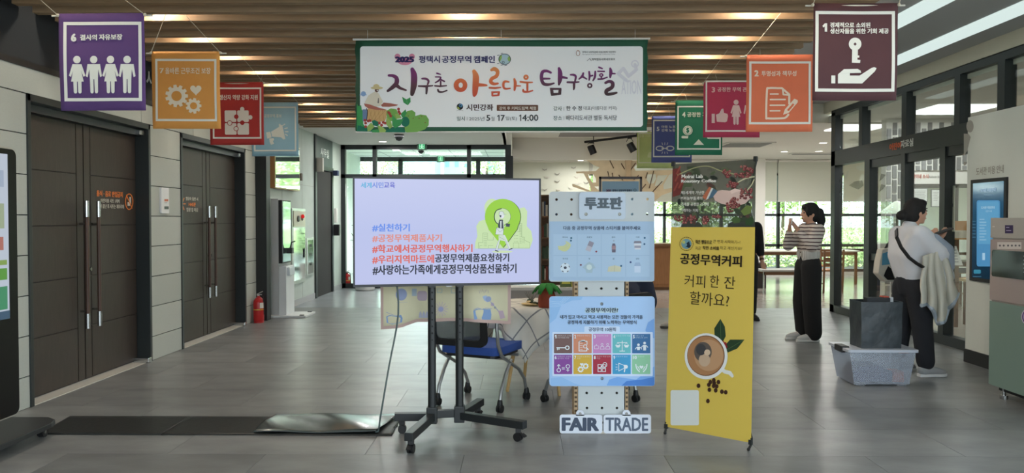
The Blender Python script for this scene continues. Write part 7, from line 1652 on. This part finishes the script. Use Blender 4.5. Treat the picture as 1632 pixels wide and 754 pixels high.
# 2: visitor in the white sweatshirt (faces right)
Y2 = 7.12; J2 = JJ(Y2, 1449, 1, dict(pelvis=(1449, 456, 0), neck=(1446, 361, 0), head=(1456, 337.5, 0), shL=(1446, 375, .17), elL=(1462, 408, .20), wrL=(1484, 384, .12), handL=(1497, 372, .08), shR=(1444, 374, -.17), elR=(1472, 408, -.2), wrR=(1490, 381, -.05), handR=(1501, 372, -.02),
    hipL=(1449, 460, .08), hipR=(1453, 460, -.09), knL=(1446, 515, .10), knR=(1457, 515, -.10), anL=(1443, 566, .12), anR=(1462, 578, -.12), toL=(1462, 575, .14), toR=(1492, 590, -.12), curlL=(1500, 360, .03), curlR=(1503, 362, .0)))
X2 = (1449 - 830) / FPX * Y2
WHT = mat((214, 216, 222), .9, bump=.3, bscale=10)
sw2 = [('sweatshirt', WHT, [(['shR', (.12, -.23, 1.12), 'elR', ('elR', 'wrR', .7)], [.09, .09, .082, .048]), (['shL', (.10, .22, 1.12), 'elL', ('elL', 'wrL', .7)], [.09, .09, .082, .048]), ([('pelvis', 'neck', .25), ('pelvis', 'neck', .55), ('pelvis', 'neck', .88), 'neck'], [.13, .15, .10, .07]), (['shL', 'shR'], [.085, .085]), ([(.0, -.06, .93), (-.025, -.07, 1.1), 'shR'], [.115, .14, .085]), ([(.0, .06, .93), (-.025, .07, 1.1), 'shL'], [.115, .14, .085])], .012, 6),
       ('jeans', mat((30, 32, 38), .9, noise=.1, scale=12), [([(0, .06, .84), 'hipL', 'knL', ('knL', 'anL', .92)], [.11, .115, .088, .075]), ([(0.0, -.06, .84), 'hipR', 'knR', ('knR', 'anR', .92)], [.11, .12, .09, .078]), ([(0, 0, .9), (0, 0, .8)], [.12, .12])], .011, 5),
       ('sock', mat((206, 186, 110), .9), [([('knR', 'anR', .9), 'anR'], [.045, .043]), ([('knL', 'anL', .9), 'anL'], [.045, .043])], .009, 2)]
b2_, j2, W2, f2_, l2_ = person('person with a hair bun in a white sweatshirt and dark jeans looking at a phone', (X2, Y2, 0), (1, .12), J2, sw2, hair='bun')
for a, t in (('anL', 'toL'), ('anR', 'toR')): shoe(W2, j2[a], j2[t], b2_, mat((214, 214, 214), .5), mat((150, 152, 154), .7), f2_, l2_)
hp = at_y(1505, 369, Y2 - .02); Fp = Frame(hp, (.85, 0, .32), (0, 1, .1)); q = MB(); q.prism([Fp.at(u, v) for u, v in rr_uv(-.075, -.037, .075, .037, .008)], Fp.n * .009); o = q.build('smartphone', mat((50, 44, 44), .4), bevel=.002); tag(o, 'dark smartphone held level by the person in the white sweatshirt', 'phone')
# jacket over the forearm: folded sheet falling from the arm
q = MB(); n1, n2 = 36, 22; vs = []; fs = []; low = []
bt = [(0, 487), (.18, 484), (.36, 496), (.5, 516), (.66, 513), (.76, 492), (.88, 486), (1, 468)]
for i in range(n1 + 1):
    s_ = i / n1
    yb_ = next(y0 + (y1 - y0) * (s_ - a) / (b_ - a) for (a, y0), (b_, y1) in zip(bt, bt[1:]) if s_ <= b_ + 1e-6)
    for jn in range(n2 + 1):
        t = jn / n2; px = (1471 + 33 * s_) * (1 - t) + (1467 + 59 * s_) * t + 1.4 * math.sin(t * 8 + s_ * 5); py = (408 - 10 * s_) * (1 - t) + yb_ * t
        yy = Y2 - .27 - .035 * math.sin(s_ * 21 + t * 1.5) * (.25 + t) + .05 * abs(s_ - .5) * t
        P_ = at_y(px, py, yy); vs.append(P_)
        if jn == n2: low.append(P_)
for i in range(n1):
    for jn in range(n2): t = i * (n2 + 1) + jn; fs.append((t, t + 1, t + n2 + 2, t + n2 + 1))
q.add(vs, fs); jk = q.build('jacket', mat((206, 204, 192), .9, bump=.3, bscale=8), None, smooth='all', fix=False); tag(jk, 'cream jacket with a pale blue edge draped over the forearm in white', 'jacket'); m_ = jk.modifiers.new('thickness', 'SOLIDIFY'); m_.thickness = .02; m_.offset = 0
q = MB(); q.tube(low, .018, 8); q.build('hem', mat((160, 172, 184), .9), jk, smooth=True)
# second panel of the jacket: sleeve
q = MB(); limb(q, [at_y(1492, 398, Y2 - .2), at_y(1508, 440, Y2 - .2), at_y(1500, 470, Y2 - .19)], [.06, .07, .05]); sl = remesh(q, 'jacket_sleeve', mat((190, 194, 192), .9, bump=.3, bscale=8), jk, .01, 4); 
q = MB(); limb(q, [at_y(1490, 372, Y2 - .22) + V((0, 0, -.05)), at_y(1506, 400, Y2 - .22), at_y(1512, 425, Y2 - .2)], [.05, .075, .05]); remesh(q, 'lining', mat((150, 162, 178), .9), jk, .01, 4)
# crossbody strap and tote bag
q = MB(); pts = [at_y(1428.5, 366, Y2 - .17), at_y(1429, 378, Y2 - .245), at_y(1436, 394, Y2 - .265), at_y(1449, 411, Y2 - .29), at_y(1461, 420, Y2 - .30), at_y(1471, 426, Y2 - .29)]
for a, c in zip(pts, pts[1:]): q.bar(a, c, .012, .04, up=(0, -1, .3))
o = q.build('strap', m_black, b2_); o['label'] = 'black crossbody strap'
tt_ = empty('tote_bag', (3.33, Y2 + .05, .85), 'white tote bag with a blue patch hanging behind the person in white', 'bag')
ft = Frame((0, Y2 - .13, 0), (1, .25, 0), (0, 0, 1)); p = Print(ft)
o_ = [(1407, 397), (1421, 395), (1424, 420), (1427, 449), (1412, 449), (1400, 436), (1402, 418)]
q = MB(); q.prism([ft.at(*p.P(*t)) for t in o_], ft.n * -.09); q.build('bag_body', mat((212, 208, 196), .9, bump=.2, bscale=10), tt_, bevel=.015, smooth=True)
p = Print(ft, base=.003, rough=.8); p.poly([(1406, 404), (1419, 400), (1419.5, 421), (1405, 423)], (96, 160, 190), 1); p.poly([(1410, 434), (1415, 424), (1420, 428), (1426, 446), (1414, 446), (1408, 440)], (24, 24, 26), 1.5); p.build(tt_)
q = MB(); q.tube([ft.at(*p.P(1414, 398), -.04), ft.at(*p.P(1420, 385), -.02), ft.at(*p.P(1427, 370), .0), ft.at(*p.P(1430, 364), -.04)], .01, 8); q.build('handle', mat((40, 40, 42), .8), tt_, smooth=True)

# 3: person in black, half hidden behind the yellow banner
def standing(cx, Y, H=1.62, arm=.0):
    k = H / 1.64
    return dict(pelvis=(0, 0, .88 * k), neck=(0, 0, 1.36 * k), head=(.02, 0, 1.51 * k), shL=(0, .17, 1.32 * k), elL=(-.02, .22, 1.06 * k), wrL=(.06, .23, .84 * k), shR=(0, -.17, 1.32 * k), elR=(-.02, -.22, 1.06 * k), wrR=(.06, -.23, .84 * k), hipL=(0, .09, .86 * k), hipR=(0, -.09, .86 * k), knL=(.02, .1, .47 * k), knR=(.02, -.1, .47 * k), anL=(0, .11, .08), anR=(0, -.11, .08), toL=(.14, .12, .03), toR=(.14, -.12, .03))
BLK = mat((26, 28, 32), .85); 
def dark_wear(top, low): return [('shirt', top, [(['shL', 'elL'], [.085, .07]), (['shR', 'elR'], [.085, .07]), ([('elL'), ('elL', 'wrL', .5)], [.07, .055]), ([('elR'), ('elR', 'wrR', .5)], [.07, .055]), ([('pelvis', 'neck', .1), ('pelvis', 'neck', .6), ('pelvis', 'neck', .88)], [.15, .155, .1]), (['shL', 'shR'], [.08, .08])], .012, 5),
    ('trousers', low, [(['pelvis', 'hipL', 'knL', ('knL', 'anL', .9)], [.13, .11, .08, .065]), (['pelvis', 'hipR', 'knR', ('knR', 'anR', .9)], [.13, .11, .08, .065])], .012, 5)]
x3 = (1197 - 830) / FPX * 11.0
b3, j3, W3, f3_, l3_ = person('person in black with a wristwatch, half hidden behind the yellow banner', (x3 - .10, 11.0, 0), (.1, -1), standing(0, 11), dark_wear(BLK, BLK), hair='short')
for a, t in (('anL', 'toL'), ('anR', 'toR')): shoe(W3, j3[a], j3[t], b3, m_black, m_black, f3_, l3_)
q = MB(); w_ = j3['wrL']; d = (j3['wrL'] - j3['elL']).normalized(); q.tube([w_ - d * .04, w_ - d * .018], .034, 16); o = q.build('wristwatch', mat((70, 40, 34), .5), b3, smooth=True)
# 4: person whose shoe shows between pegboard and banner
x4 = (1078 - 830) / FPX * 10.1
J4 = standing(0, 10.1); J4['knR'] = (.12, -.09, .46); J4['anR'] = (.19, -.08, .09); J4['toR'] = (.31, -.08, .04)
b4, j4, W4, f4_, l4_ = person('person in dark trousers behind the yellow banner, one pale sneaker showing at its left edge', (x4 + .19, 10.1, 0), (-1, -.15), J4, dark_wear(BLK, mat((24, 26, 28), .9)), hair='short')
for a, t in (('anL', 'toL'), ('anR', 'toR')): shoe(W4, j4[a], j4[t], b4, mat((60, 58, 56), .5), mat((176, 170, 160), .7), f4_, l4_)
# 5: seated person in navy behind the pegboard
NVY = mat((30, 34, 52), .9)
J5 = dict(pelvis=(-.02, 0, .56), neck=(.10, 0, 1.0), head=(.20, 0, 1.13), shL=(.08, .18, .97), elL=(.22, .24, .76), wrL=(.36, .12, .66), shR=(.08, -.18, .97), elR=(.20, -.30, .74), wrR=(.38, -.14, .66), hipL=(0, .1, .54), hipR=(0, -.1, .54), knL=(.40, .13, .52), knR=(.38, -.24, .52), anL=(.42, .12, .09), anR=(.34, -.16, .09), toL=(.55, .13, .03), toR=(.47, -.18, .03))
b5, j5, W5, f5_, l5_ = person('person in navy seated on the chair behind the white pegboard', (.80, 6.12, 0), (-.25, .97), J5, [('coat', NVY, [(['shL', 'elL', ('elL', 'wrL', .8)], [.095, .08, .055]), (['shR', 'elR', ('elR', 'wrR', .8)], [.095, .085, .06]), ([(-.03, 0, .6), (.03, 0, .8), ('pelvis', 'neck', .9)], [.17, .17, .12]), (['shL', 'shR'], [.09, .09])], .013, 5),
    ('trousers', NVY, [(['pelvis', 'hipL', 'knL', ('knL', 'anL', .9)], [.13, .1, .08, .06]), (['pelvis', 'hipR', 'knR', ('knR', 'anR', .9)], [.13, .11, .09, .06])], .013, 5)], hair='short')
for a, t in (('anL', 'toL'), ('anR', 'toR')): shoe(W5, j5[a], j5[t], b5, m_black, m_black, f5_, l5_)
# 6: reader in white seated beyond the partition
J6 = dict(J5); x6 = 6.95
b6, j6, W6, f6_, l6_ = person('person in a white top bent over a table beyond the glass partition', (x6, 14.55, 0), (-.6, -.8), {k: (v[0], v[1], v[2]) for k, v in J6.items()}, [('shirt', mat((216, 216, 214), .9), [(['shL', 'elL'], [.095, .08]), (['shR', 'elR'], [.095, .085]), ([(-.03, 0, .6), (.03, 0, .8), ('pelvis', 'neck', .9)], [.16, .16, .11]), (['shL', 'shR'], [.09, .09])], .013, 5),
    ('trousers', mat((70, 74, 84), .9), [(['pelvis', 'hipL', 'knL', ('knL', 'anL', .9)], [.13, .1, .08, .06]), (['pelvis', 'hipR', 'knR', ('knR', 'anR', .9)], [.13, .11, .09, .06])], .013, 5)], hair='short')
for a, t in (('anL', 'toL'), ('anR', 'toR')): shoe(W6, j6[a], j6[t], b6, m_black, m_black, f6_, l6_)

bpy.data.scenes.remove(WORK)
